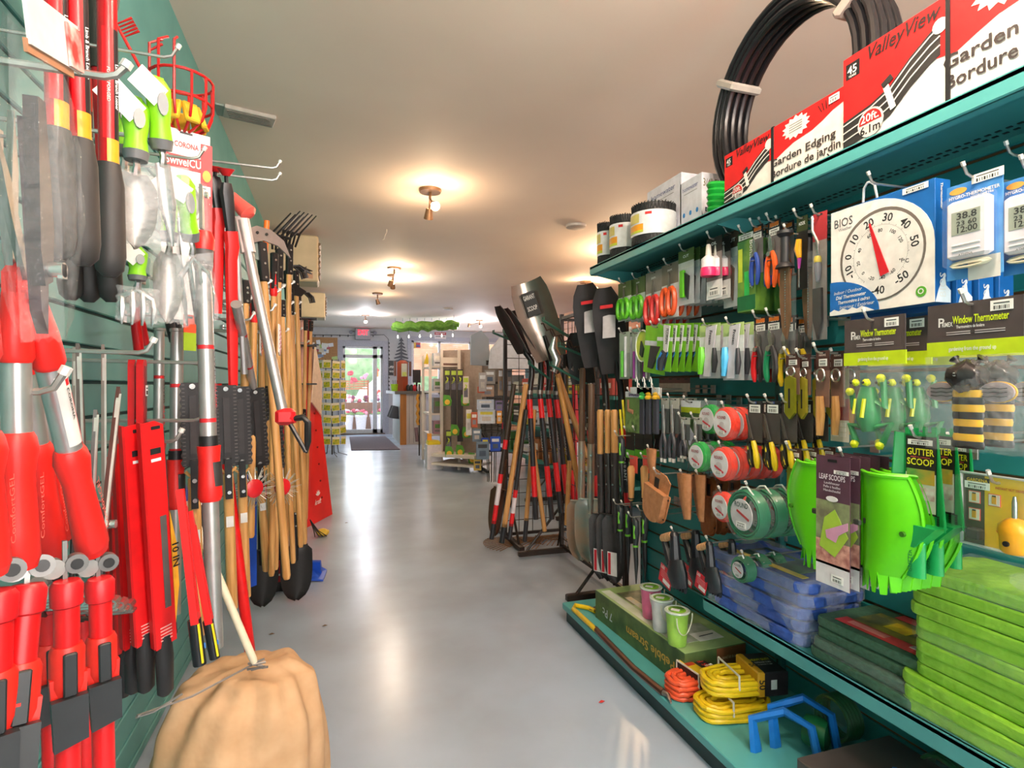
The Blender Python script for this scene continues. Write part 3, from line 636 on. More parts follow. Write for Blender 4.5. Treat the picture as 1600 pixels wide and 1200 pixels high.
def f_sheath(r, w, h, L=LEA, hat=True):
    b = B(); b.tube([(0, -.012, 0), (w*.02, -.012, -h*.5), (w*.1, -.012, -h*.97)], [w*.42, w*.34, w*.2], L, 12, flat=.5); b.build('sheath', r)
    b = B(); b.tube([(w*.0, -.012, .002), (0, -.012, -.006)], w*.4, M('a87048', .7), 12, flat=.5); b.build('throat', r)
    b = B(); b.tube([(0, -.004, -.004), (w*.1, .0, .035), (0, .004, .04)], .0015, BLACK, 5); b.build('hanging_tie', r)
def f_planter(r, w, h):
    """black plastic scoop with a wooden T grip and red tag"""
    b = B(); P1 = M('23262c', .35); Q = h*.9
    out = []
    b.tube([(w*.05, -.02, -h*.5), (w*.12, -.026, -h*.7), (w*.14, -.02, -h*.92)], [w*.2, w*.26, w*.22], P1, 10, flat=.6)
    for i in range(5): b.prism([(w*(-.06+.09*i), -h*.9), (w*(-.0+.09*i), -h*.9), (w*(-.03+.09*i), -h)], .01, P1, y=-.014)
    b.build('scoop', r)
    b = B(); b.tube([(w*.02, -.02, -h*.05), (w*.04, -.02, -h*.55)], [w*.085, w*.12], P1, 8); b.tube([(-w*.34, -.02, -h*.2), (-w*.12, -.02, -h*.58)], [w*.07, w*.1], P1, 8); b.tube([(w*.02, -.02, -h*.06), (w*.02, -.02, -.0)], [w*.1, w*.06], P1, 8); b.build('arm', r)
    b = B(); b.tube([(-w*.36, -.022, -h*.18), (-w*.02, -.022, -h*.07)], w*.085, M('d9a878', .5, 0, 'wood', 'c08a58', 14), 12); b.build('grip', r)
    b = B(); X = TR(-w*.12, -.045, -h*.8, .0, .32, 0); b.box((0, 0, 0), (w*.42, .001, h*.34), M('cc2030', .45), X); b.text('LEE', h*.06, WHITE, (-w*.12, -.0014, h*.12), X); b.box((w*.06, -.001, -h*.1), (w*.24, .001, h*.07), WHITE, X)
    for q in range(4): b.box((0, -.001, h*(.06-.035*q)), (w*.3, .0008, h*.01), M('e88890', .5), X)
    b.build('hang_tag', r)
def f_leafscoop(r, w, h):
    G = M('5cc800', .38, 0, None, '56bd00', 6)
    for s in (-1, 1):
        b = B(); nx, nz = 6, 12
        def pt(i, j):
            t = j/nz; z = -h*(.1+.74*t); outer = w*(.35+.15*math.sin(PI*min(1, t*.8+.14)))
            return (s*lerp(w*.11, outer, i/nx), -.008-.026*math.sin(PI*(i/nx)), z)
        vs = [pt(i, j) for j in range(nz+1) for i in range(nx+1)]; K = len(vs); vs2 = [(x, y+.003, z) for x, y, z in vs]; fs = []
        for j in range(nz):
            for i in range(nx): q = [j*(nx+1)+i, (j+1)*(nx+1)+i, (j+1)*(nx+1)+i+1, j*(nx+1)+i+1]; fs += [q if s > 0 else q[::-1], [K+a for a in (q[::-1] if s > 0 else q)]]
        b.add(vs+vs2, fs, G, True)
        b.tube([pt(i, 0) for i in range(nx+1)], .0045, G, 6); b.tube([pt(nx, j) for j in range(nz+1)], .004, G, 6); b.tube([pt(0, j) for j in range(nz+1)], .003, G, 6)
        for i in range(5):
            xa, ya, za = pt(i*1.2, nz); xb, yb2, _ = pt(i*1.2+1.2, nz); xm_ = lerp(xa, xb, .5)*.99; zz_ = -h*(.985 if i < 4 else .95)
            vq = [(xa, ya, za+.004), (xb, yb2, za+.004), (lerp(xa, xb, .72), yb2, zz_), (lerp(xa, xb, .38), ya, zz_)]
            b.add(vq+[(x, y+.003, z) for x, y, z in vq], [[0, 1, 2, 3], [7, 6, 5, 4], [0, 4, 5, 1], [1, 5, 6, 2], [2, 6, 7, 3], [3, 7, 4, 0]], G)
        for x, z in ((.42, -.5),): b.tube([(s*w*x, -.030, h*z), (s*w*x, -.024, h*z)], w*.016, M('2c6a00', .6), 10)
        b.build('scoop', r)
        b = B(); b.box((s*w*.16, -.042, -h*.48), (w*.05, .008, h*.045), M('3a3c34', .4), bev=.002); b.build('clip', r)
    b = B(); X = TR(0, -.05, 0, 0, 0, 0); PU = M('5a3848', .5)
    b.box((w*.0, -.05, -h*.52), (w*.26, .0015, h*1.04), PU); 
    b.quad(-w*.13, -h*.86, w*.13, -h*.36, -.0512, M('8f9a6c', .5, 0, None, '6a6450', 30)); b.quad(-w*.13, -h*1.04, w*.13, -h*.86, -.0514, M('e0dade', .5)); b.quad(-w*.13, -h*.88, w*.13, -h*.68, -.0514, M('a06058', .6, 0, None, 'd8a090', 60))
    b.prism([(-w*.1, -h*.74), (w*.02, -h*.8), (w*.12, -h*.62), (w*.02, -h*.42), (-w*.06, -h*.5)], .0008, M('a8c840', .5), y=-.0514)
    b.prism([(-w*.04, -h*.66), (-w*.05, -h*.6), (w*.02, -h*.56), (w*.12, -h*.5), (w*.12, -h*.56), (w*.05, -h*.62), (w*.03, -h*.68)], .0008, M('d89ab8', .5), y=-.0524)
    b.text('LEAF SCOOPS', h*.045, M('e8dce4', .5), (0, -.053, -h*.17), fit=w*.2)
    for k, s in enumerate(('Laubheuer', 'Pelle à feuilles', 'Handschaufel')): b.text(s, h*.02, M('d8ccd4', .5), (0, -.053, -h*(.215+.03*k)), fit=w*.13)
    b.prism([(w*.045*math.cos(2*PI*i/16), -h*.34+h*.022*math.sin(2*PI*i/16)) for i in range(16)], .001, WHITE, y=-.052)
    sticker(b, w*.07, -h*.12, w*.11, h*.03, -.0525); sticker(b, w*.04, -h*.97, w*.09, h*.06, -.0525); b.box((0, -.0512, -.01), (w*.07, .001, .006), BLACK); b.build('card_sleeve', r)
def f_gutter(r, w, h):
    G = M('149a4e', .38); L = h*.8
    b = B(); 
    b.prism([(-w*.3, 0), (w*.28, 0), (w*.42, -L*.8), (-w*.36, -L*.8)], .003, G, y=.003)
    for s in (-1, 1):
        x0, x1 = (w*.28, w*.42) if s > 0 else (-w*.3, -w*.36); q = [(x0, 0, 0), (x1, 0, -L*.8), (x1+s*w*.12, -.022, -L*.82), (x0+s*w*.09, -.016, .004)]
        b.add(q+[(x+s*.003, y, z) for x, y, z in q], [[0, 1, 2, 3], [7, 6, 5, 4], [0, 3, 7, 4], [3, 2, 6, 7]], G)
    b.prism([(-w*.42, -L*.8), (w*.48, -L*.8), (w*.1, -L*1.0), (-w*.06, -L*1.0)], .036, G, y=0)
    for i in range(4): b.box((lerp(-w*.26, w*.24, i/3), -.001, .006), (w*.07, .004, .014), G)
    b.build('scoop', r)
    b = B(); b.tube([(w*.03, -.018, -L*.96), (w*.03, -.02, -h*1.02)], [.017, .019], G, 12, flat=.7); b.text('GUTTER', h*.03, M('0c7a3c', .5), (w*.03, -.036, -h*.9), fit=h*.16, a=PI/2); b.build('handle', r)
    b = B()
    for i in range(6):
        for j in range(5):
            b.box((lerp(-w*.24, w*.3, i/5), -.0008, -L*(.72+.02*j)), (.005, .0006, .004), M('073a1c', .7))
    b.build('drain_slots', r)
    b = B(); z1 = -L*.7
    b.box((0, -.002, z1/2-.004), (w*.56, .0015, -z1), M('2b2422', .5)); b.quad(-w*.28, z1, w*.28, z1*.5, -.0032, M('d8d0c4', .5)); b.quad(-w*.26, z1*.64, w*.26, z1*.45, -.0036, M('4f9c4c', .5, 0, None, 'd8a030', 20)); b.quad(-w*.26, z1*.84, w*.26, z1*.68, -.0036, M('b0505c', .5, 0, None, 'e8e0dc', 30))
    for k, s in enumerate(('GUTTER', 'SCOOP')): b.text(s, -z1*.09, M('f4ec30', .4), (0, -.0042, z1*(.23+.13*k)), fit=w*.5)
    b.text('MADE IN CANADA', -z1*.02, M('e05050', .5), (0, -.0042, z1*.295), fit=w*.36); sticker(b, 0, z1*.1, w*.46, -z1*.07, -.0045); sticker(b, -w*.1, z1*.93, w*.3, -z1*.1, -.0045); b.build('card_insert', r)
def f_toolkit(r, w, h):
    b = B(); b.box((0, 0, -h*.5), (w, .002, h), M('f2c418', .4), bev=.001); b.quad(-w*.5, -h, -w*.2, 0, -.0014, M('4c4a2c', .5))
    b.box((-w*.3, -.002, -h*.1), (w*.34, .001, h*.1), BLACK); b.text('GARDENA', h*.05, M('f2c418', .4), (-w*.3, -.003, -h*.09), fit=w*.3); sticker(b, -w*.3, -h*.16, w*.36, h*.1, -.003)
    b.text('INSTANT NUT DRIVER', h*.035, M('c83a20', .5), (w*.15, -.0022, -h*.16), fit=w*.4)
    for x, z in ((-.34, -.33), (-.06, -.33), (-.34, -.57)):
        b.box((w*x, -.002, h*z), (w*.17, .001, h*.17), M('e05a40', .5)); b.box((w*x, -.0028, h*z), (w*.15, .001, h*.15), M('e8dccc', .5)); b.box((w*x, -.0036, h*z), (w*.06, .001, h*.1), M('e0a020', .5)); b.box((w*x, -.0036, h*z+h*.055), (w*.05, .001, h*.02), BLACK)
    b.prism([(w*.0, -h*.62), (w*.04, -h*.62), (w*.04, -h*.74), (w*.08, -h*.74), (w*.02, -h*.8), (-w*.04, -h*.74), (0, -h*.74)], .001, M('e0401c', .5), y=-.0014); b.build('backing_card', r)
    b = B(); b.lathe([(w*.13, -h*.94), (w*.17, -h*.9), (w*.18, -h*.72), (w*.2, -h*.66), (w*.19, -h*.58), (w*.1, -h*.5), (w*.04, -h*.48)], M('f0a418', .35), 16, TR(w*.34, -.03, 0)); b.build('adapter_body', r)
    b = B(); b.lathe([(w*.035, -h*.48), (w*.035, -h*.28), (w*.02, -h*.2)], CHROME, 10, TR(w*.34, -.03, 0)); b.build('driver_bit', r)
    b = B(); b.tube([(w*.34, -.03-w*.17, -h*.8), (w*.34, -.03-w*.2, -h*.8)], w*.04, BLACK, 10); b.build('button', r)
    b = B(); b.box((-w*.28, -.012, -h*.83), (w*.2, .02, h*.16), M('3c3a34', .35), bev=.003); b.build('socket', r)
    b = B(); b.box((0, -.02, -h*.5), (w*1.06, .042, h*1.02), CLEAR, bev=.01); loopz = [(-w*.53, 0), (w*.53, 0), (w*.53, -h), (-w*.53, -h)]
    b.tube([(x, -.002, z) for x, z in loopz], .004, M('c8ccc8', .2), 6, closed=True); b.build('blister', r)
# ---------------------------------------------------------------- row 1, below the top shelf
X1 = 1.30
hang((966, 441, 986, 501), X1, f_scissors, 'scissors_pack', 'green-handled snips pack at the far end of the upper row', 'snips pack', 4, .035, 'green snips packs')
hang((986, 434, 1008, 500), X1+.01, f_scissors, 'scissors_pack', 'green-handled snips pack beside the endmost snips hook', 'snips pack', 6, .025, 'green snips packs', fan=.006)
hang((1009, 424, 1034, 511), X1, f_scissors, 'scissors_pack', 'red-handled snips pack on a grey and white card', 'snips pack', 5, .028, 'red snips packs', fan=.007, args=('e0302c', '8f8880'))
hang((1034, 412, 1060, 497), X1, f_scissors, 'scissors_pack', 'orange-handled snips pack on a checkered card', 'snips pack', 4, .03, 'orange snips packs', fan=.007, args=('f2581c', '7c7468'))
hang((1060, 390, 1084, 476), X1, f_stickpack, 'knife_pack', 'green and black garden knife pack below the shelf', 'knife pack', 8, .022, 'garden knife packs', fan=.006)
hang((1104, 371, 1128, 467), X1-.02, f_bottle, 'oil_bottle_pack', 'pink tool oil bottle pack on a dark card', 'oil pack', 4, .03, 'pink oil bottle packs', fan=.006)
hang((1131, 362, 1154, 480), X1+.03, f_stickpack, 'knife_pack', 'grey carded tool pack left of the bonsai pruner cartons', 'tool pack', 2, .04, 'grey carded tool packs', args=('5a4438', '6a5a50', 'a09890'))
hang((1152, 362, 1180, 487), X1-.02, f_bonsai, 'bonsai_pruner_carton', 'green Bonsai Pruner carton', 'carton', 2, .055, 'bonsai pruner cartons')
hang((1175, 352, 1193, 446), X1-.02, f_pruner, 'pruner_pack', 'blue-handled pruner pack with black header', 'pruner pack', 2, .05, 'blue pruner packs', args=('2848a0', '2848a0'))
hang((1190, 350, 1204, 448), X1+.06, f_pruner, 'pruner_pack', 'narrow red-handled pruner pack between the blue and orange ones', 'pruner pack', args=('c8202c', 'c8202c'))
hang((1199, 344, 1221, 450), X1-.02, f_pruner, 'pruner_pack', 'orange-handled pruner pack with black header', 'pruner pack', 2, .05, 'orange pruner packs', args=('f2601c', 'f2601c'))
hang((1217, 348, 1231, 450), X1+.04, f_pruner, 'pruner_pack', 'green-handled pruner pack behind the curved saw', 'pruner pack', args=('187a4a', '2040a0'))
hang((1227, 362, 1249, 531), X1-.05, f_foldsaw, 'pruning_saw', 'black-handled pruning saw with a brown blade in a clear sleeve', 'saw', 2, .07, 'black-handled pruning saws', fan=.012)
hang((1245, 338, 1262, 452), X1-.03, f_gaudy, 'hooked_tool_pack', 'yellow and violet handled tool pack on black card', 'tool pack', 2, .06, 'yellow and violet tool packs')
hang((1270, 332, 1292, 531), X1-.06, f_trowelpack, 'trowel_pack', 'grey-handled trowel pack on a red-topped card beside the dial thermometer', 'trowel pack')
hang((1293, 308, 1452, 484), 1.20, f_dial, 'dial_thermometer_carton', 'large blue and white dial thermometer carton with a red needle', 'carton', hk=True, hoff=.03)
m_, w_, h_ = dims(1293, 308, 1452, 484, 1.20)
for k, (dx, dy, dz) in enumerate(((.055, -.006, -.012), (.112, -.012, -.02), (.165, -.018, -.03))):
    r = thing('dial_thermometer_carton', 'plain blue-sided thermometer carton, %s behind the big dial' % ('first', 'second', 'third')[k], 'carton', m_+Vector((dx, dy, dz)), -PI/2, 'dial thermometer cartons behind the front one')
    f_dial(r, w_, h_, False)
hang((1478, 281, 1566, 433), 1.20, f_hygro, 'hygro_thermometer_pack', 'white hygro-thermometer on a blue card reading 12:00', 'thermometer pack', hoff=.006)
hang((1566, 272, 1660, 425), 1.22, f_hygro, 'hygro_thermometer_pack', 'white hygro-thermometer pack cut by the right edge of the photo', 'thermometer pack', hoff=.006)
for k, (u, v) in enumerate(((1588, 243), (1487, 206))):
    if k == 0: hook(P(u, v, X=1.33), XR-.004, 'empty above the hygro-thermometers')
# ---------------------------------------------------------------- row 2
hang((968, 519, 984, 592), 1.31, f_thinpack, 'weeder_pack', 'slim green tool pack, far end of second row', 'tool pack', 4, .03, 'slim green tool packs')
hang((988, 519, 1000, 594), 1.31, f_thinpack, 'weeder_pack', 'slim purple tool pack on the second row', 'tool pack', 2, .05, 'slim purple tool packs', args=('b03ab0',))
hang((994, 515, 1016, 566), 1.28, f_ellipse, 'oval_sharpener_pack', 'oval yellow-green sharpener pack', 'sharpener pack')
def f_grncard(r, w, h):
    card(r, w, h, [(0, .32, '8ad030'), (.32, .42, 'e8eaf4'), (.42, 1, '8ad030')])
    b = B(); b.prism([(-w*.12, -h*.42), (w*.34, -h*.42), (-w*.02, -h*.9), (-w*.2, -h*.88)], .01, M('3c3a3c', .4), y=-.002); b.build('holster', r)
hang((1009, 509, 1043, 584), 1.26, f_grncard, 'holster_card', 'lime green card with a black holster, tilted', 'tool card', tilt=.12)
hang((1028, 506, 1052, 580), 1.25, f_sawcard, 'folding_saw_pack', 'blue-gripped folding saw pack with white blade guard', 'saw pack', 9, .021, 'blue folding saw packs', tilt=.1, fan=.014)
hang((1093, 507, 1125, 591), 1.27, f_whitepack, 'shear_pack', 'white-sleeved shear pack with green handle', 'shear pack', 5, .028, 'green white-sleeved shear packs', fan=.011, args=('6ac82c',))
hang((1130, 505, 1162, 594), 1.25, f_whitepack, 'shear_pack', 'white-sleeved shear pack with blue handle', 'shear pack', 6, .028, 'blue white-sleeved shear packs', fan=.011)
hang((1178, 495, 1199, 597), 1.26, f_pruner, 'pruner_pack', 'red and black ergonomic pruner on the second row', 'pruner pack', 2, .06, 'red ergonomic pruners', args=('d8181e', '2a2628'))
hang((1197, 492, 1222, 597), 1.25, f_pruner, 'pruner_pack', 'green and black ergonomic pruner on the second row', 'pruner pack', 2, .06, 'green ergonomic pruners', args=('108050', '2a2628'))
hang((1219, 494, 1243, 604), 1.26, f_pruner, 'pruner_pack', 'mustard yellow ergonomic pruner on the second row', 'pruner pack', 2, .06, 'yellow ergonomic pruners', args=('c8a81c', 'c8a81c'))
hang((1228, 553, 1249, 655), 1.22, f_hobby, 'folding_ruler_pack', 'olive yellow widger pack on a brown card', 'tool pack', 2, .04, 'olive widger packs')
hang((1250, 556, 1266, 655), 1.24, f_hobby, 'folding_ruler_pack', 'grey blade pack on a brown card beside the olive widger', 'tool pack', 3, .05, 'grey blade packs', args=('a89a30',))
hang((1275, 548, 1296, 690), 1.20, f_hobby, 'wooden_dibber_pack', 'wooden-handled tool pack on a brown card', 'tool pack', 3, .05, 'wooden handled tool packs', args=('8a8a1e', True))
# ---------------------------------------------------------------- window thermometers
hang((1318, 496, 1412, 702), 1.16, f_frog, 'window_thermometer_pack', 'green frog window thermometer in a clear bag', 'thermometer pack', 3, .075, 'frog window thermometers')
hang((1446, 470, 1594, 706), 1.08, f_bee, 'window_thermometer_pack', 'yellow and black bee window thermometer in a clear bag', 'thermometer pack', 2, .075, 'bee window thermometers')
def f_flower(r, w, h):
    card(r, w, h, [(0, .15, '8a3a34'), (.15, .5, '8c9450'), (.5, .75, 'a83030'), (.75, 1, 'd8d0c0')])
    b = B(); sticker(b, w*.1, -h*.1, w*.6, h*.08, -.002)
    for k in range(3):
        for q in range(2): b.box((w*(-.2+.4*q), -.0015, -h*(.8+.06*k)), (w*.3, .001, h*.045), M('e8e0d8', .5))
    b.build('price_label', r)
hang((1298, 556, 1326, 690), 1.28, f_flower, 'seed_tag_pack', 'flower-printed pack between the wooden tools and the frog', 'pack')
# ---------------------------------------------------------------- row 3
hang((977, 612, 1003, 676), 1.25, f_kids, 'gloves_pack', 'gardening photo pack with a person in green crouching', 'glove pack', 3, .03, 'photo glove packs')
for k, (u, c, cn) in enumerate(((1008, '3aa84a', 'green'), (1018, 'e0b020', 'yellow'), (1029, 'e0b020', 'yellow'))):
    hang((u-6, 606, u+5, 680), 1.25, f_file, 'sharpening_stone_pack', '%s-capped black sharpening bar, %s of three' % (cn, ('left', 'middle', 'right')[k]), 'sharpener pack', args=(c,))
hang((1033, 622, 1047, 722), 1.26, f_shears, 'shear_pack', 'white-bladed shears with dark handles, left of a pair', 'shears', 3, .04, 'white-bladed shears')
hang((1046, 622, 1061, 722), 1.26, f_shears, 'shear_pack', 'white-bladed shears with dark handles, right of a pair', 'shears', 3, .04, 'white-bladed shears')
hang((1064, 626, 1094, 712), 1.29, f_bladecard, 'blade_pack', 'green triangular-bladed card pack above the grey-handled shears', 'blade pack', 4, .035, 'green blade packs')
hang((1064, 652, 1078, 716), 1.25, f_shears, 'shear_pack', 'short grey-handled shears in front of the green blade packs', 'shears', 2, .05, 'short grey-handled shears')
hang((1084, 652, 1097, 716), 1.25, f_shears, 'shear_pack', 'short grey-handled shears nearer the green spools', 'shears', 2, .05, 'short grey-handled shears')
hang((1101, 632, 1127, 676), 1.28, f_spool, 'trimmer_line_pack', 'green trimmer line spool on the upper spool row', 'line spool', 2, .06, 'green upper spools', args=('1cae48',))
hang((1124, 636, 1155, 686), 1.24, f_spool, 'trimmer_line_pack', 'orange trimmer line spool on the upper spool row', 'line spool', 4, .05, 'orange upper spools')
hang((1083, 690, 1112, 735), 1.24, f_spool, 'trimmer_line_pack', 'green trimmer line spool on the lower spool row', 'line spool', 3, .055, 'green lower spools', args=('1cae48',))
hang((1118, 698, 1152, 749), 1.22, f_spool, 'trimmer_line_pack', 'orange-red trimmer line spool on the lower spool row', 'line spool', 5, .045, 'orange lower spools')
for k, (u, n) in enumerate(((1178, 2), (1206, 3), (1232, 3))):
    hang((u-12, 626, u+16, 734-4*abs(k-1)), 1.22, f_yellowpruner, 'pruner_pack', 'black and yellow pruner, %s hook of three' % ('left', 'middle', 'right')[k], 'pruner pack', n, .055, 'black and yellow pruners')
hang((1232, 700, 1252, 780), 1.22, f_hobby, 'folding_ruler_pack', 'olive widger pack just left of the leaf scoops', 'tool pack', 3, .06, 'lower olive widger packs')
# ---------------------------------------------------------------- row 4: leather holsters, spools
hang((1010, 738, 1056, 818), 1.14, f_holster, 'leather_holster', 'light brown leather pruner holster, tilted, nearest the shovels', 'holster', tilt=.22)
hang((1014, 702, 1030, 742), 1.22, f_sheath, 'leather_sheath', 'round brown leather sheath above the tilted holster', 'sheath')
hang((1062, 741, 1086, 812), 1.22, f_sheath, 'leather_sheath', 'tan leather sheath beside the tilted holster', 'sheath', 2, .06, 'tan leather sheaths', tilt=-.05)
hang((1090, 742, 1108, 816), 1.24, f_sheath, 'leather_sheath', 'tan leather sheath in front of the black holster', 'sheath', args=(LEA,))
hang((1098, 744, 1124, 836), 1.29, f_holster, 'leather_holster', 'dark brown leather holster hanging by the tan sheaths', 'holster', 3, .05, 'dark brown holsters', args=(LEA2,))
hang((1121, 768, 1149, 813), 1.22, f_spool, 'trimmer_line_pack', 'orange trimmer line spool left of the big green coils', 'line spool', 3, .05, 'lowest orange spools')
hang((1150, 762, 1208, 836), 1.14, f_coil, 'trimmer_line_coil', 'large dark green trimmer line coil with round label', 'line coil', 5, .06, 'large green line coils')
hang((1152, 868, 1190, 905), 1.26, f_coil, 'trimmer_line_coil', 'dark green coil half hidden behind the blue tarps', 'line coil', 3, .06, 'green coils behind the tarps', xw=None)
hang((1037, 830, 1083, 918), 1.20, f_planter, 'hand_planter', 'black hand scoop with wooden T grip and red tag, leftmost', 'hand scoop', 2, .09, 'black hand scoops', tilt=-.05)
hang((1094, 845, 1136, 925), 1.22, f_planter, 'hand_planter', 'black hand scoop with wooden T grip beside the tarps', 'hand scoop', 2, .09, 'black hand scoops by the tarps', tilt=-.08)
# ---------------------------------------------------------------- scoops and tool kit on the right
hang((1226, 712, 1430, 905), 1.12, f_leafscoop, 'leaf_scoops', 'pair of lime green leaf scoops in a purple card sleeve', 'leaf scoops', 5, .028, 'lime green leaf scoops')
hang((1398, 679, 1482, 894), 1.14, f_gutter, 'gutter_scoop', 'green gutter scoop with a yellow-lettered card', 'gutter scoop', 2, .05, 'green gutter scoops')
hang((1462, 690, 1530, 880), 1.27, f_gutter, 'gutter_scoop', 'green gutter scoop nearest the wall, right of the others', 'gutter scoop')
hang((1504, 745, 1620, 860), 1.20, f_toolkit, 'tool_kit_pack', 'yellow carded tool kit in a clear blister', 'tool kit', hoff=-.012)
# ---------------------------------------------------------------- on the top shelf
SZ = 1.745
def edging(y0, y1, z1, label, x0=1.235):
    t = thing('edging_carton', label, 'carton', ((x0+.07), (y0+y1)/2, SZ), -PI/2)
    w = abs(y1-y0)-.004; h = z1-SZ; d = .14; b = B(); y = -.07
    KR = M('efe6df', .5); R2 = M('dc2020', .45, 0, None, 'cf1a1c', 20)
    b.box((0, 0, h/2), (w, d, h), KR, bev=.001)
    # red upper field with a wavy lower edge, black edging drawing, lettering
    zz = [.22, .2, .24, .34, .44, .5, .46, .43, .5, .56, .58, .6, .66, .74, .78]
    n = len(zz); out = [(-w/2+w*i/(n-1), h*(zz[i])) for i in range(n)]+[(w/2, h), (-w/2, h)]
    b.prism(out, .0006, R2, y=y-.0004); b.box((0, 0, h+.0004), (w, d, .0008), R2)
    top = [(-w/2, h*.3), (-w*.36, h*.36), (-w*.27, h*.44), (-w*.18, h*.62), (-w*.1, h*.74), (-w*.06, h*.78)]
    b.prism([(a, c) for a, c in top]+[(a, c-h*.3) for a, c in top[::-1]], .0008, M('2a2828', .5), y=y-.001)
    for q in range(3): b.tube([(a, y-.002, c-h*(.04+.085*q)) for a, c in top], .0018, KR, 4)
    b.box((-w*.27, y-.003, h*.33), (w*.025, .001, h*.28), KR, R=(0, -.3, 0)); b.box((-w*.28, y-.003, h*.5), (w*.05, .001, h*.07), M('2a2828', .5), R=(0, -.5, 0))
    b.prism([(-w*.06+.016*math.cos(2*PI*i/14), h*.75+.016*math.sin(2*PI*i/14)) for i in range(14)], .0008, KR, y=y-.002)
    b.prism([(-w*.36+h*.15*math.cos(2*PI*i/20), h*.17+h*.15*math.sin(2*PI*i/20)) for i in range(20)], .0008, M('d8d0cc', .5), y=y-.002)
    b.prism([(-w*.36+h*.13*math.cos(PI*i/12), h*.17+h*.13*math.sin(PI*i/12)) for i in range(13)], .0008, M('d01c1c', .5), y=y-.003)
    b.text('20ft.', h*.09, WHITE, (-w*.36, y-.0045, h*.22)); b.text('6.1m', h*.09, BLACK, (-w*.36, y-.0035, h*.1))
    INK = M('3a3232', .5)
    b.text('Garden Edging', h*.13, INK, (w*.2, y-.002, h*.36), fit=w*.5); b.text('Bordure de jardin', h*.13, INK, (w*.22, y-.002, h*.17), fit=w*.52)
    b.text('ValleyView', h*.15, M('2c1a1a', .5), (-w*.22, y-.002, h*.9), fit=w*.32, sh=.25); b.box((-w*.45, y-.0012, h*.84), (w*.07, .001, h*.17), BLACK); b.text('45', h*.09, WHITE, (-w*.45, y-.003, h*.84)); b.text('YEARS', h*.025, WHITE, (-w*.45, y-.003, h*.775))
    st = [((.16+(.11 if i % 2 else .085)*math.cos(2*PI*i/28))*w, h*.8+h*(.19 if i % 2 else .145)*math.sin(2*PI*i/28)) for i in range(28)]
    b.prism(st, .0008, KR, y=y-.0012)
    for q in range(4): b.box((w*.16, y-.0022, h*(.86-.04*q)), (w*.1, .0006, h*.012), GREY)
    for q in range(6): b.box((w*(.34+.022*q), y-.0014, h*(.86+.008*q)), (.003, .0008, h*.14), M('5a1414', .5), R=(0, -.5+.2*q, 0))
    sticker(b, w*.44, h*.9, w*.07, h*.11, y-.003)
    for q in range(3):
        a = 2*PI*q/3; b.box((w*.38+h*.05*math.cos(a), y-.002, h*.07+h*.05*math.sin(a)), (h*.06, .0006, h*.02), INK, R=(0, -a+.9, 0))
    b.build('printed_carton', t)
    b = B(); X = -w*.12+w*.1
    b.box((-w*.03, y-.0025, h/2), (.009, .003, h+.002), BLACK); b.box((-w*.03, 0, h+.002), (.009, d+.004, .003), BLACK); b.build('strap', t)
    return t
ya = P(1132, 300, X=1.235).y; yb1 = P(1320, 200, X=1.235).y; yc = .45
edging(ya, yb1, P(1230, 187, X=1.235).z, 'red and white garden edging carton, the farther of the two in full view')
edging(yb1-.004, .56, P(1318, 100, X=1.235).z, 'large red garden edging carton nearest the camera with big Garden Edging lettering', 1.225)
edging(.55, -.1, P(1318, 100, X=1.235).z, 'garden edging carton mostly beyond the right edge of the photo', 1.225)
# coil of black edging
c = Vector((1.49, 1.50, 0)); R = .35
t = thing('edging_coil', 'large coil of black plastic lawn edging standing behind the red cartons', 'coil', (1.445, 1.50, SZ))
b = B()
for k in range(4):
    for q, (rr, dx) in enumerate(((R-.002, .0), (R-.030, .0), (R-.056, 0))):
        x = -.045+k*.03; b.tube([(x, (rr-.012)*math.cos(2*PI*i/40), R+(rr-.012)*math.sin(2*PI*i/40)) for i in range(40)], [.0125 if q == 0 else .012]*40, M('17181c', .28), 8, closed=True)
b.build('edging_strip', t)
for k, a in enumerate((2.62, .6, -1.4)):
    b = B(); q = Vector((-.003, (R-.04)*math.cos(a), R+(R-.04)*math.sin(a)))
    b.box(q, (.135, .11, .03), M('a8a29a', .4), R=(a, 0, 0), bev=.01); b.build('tie_band', t)
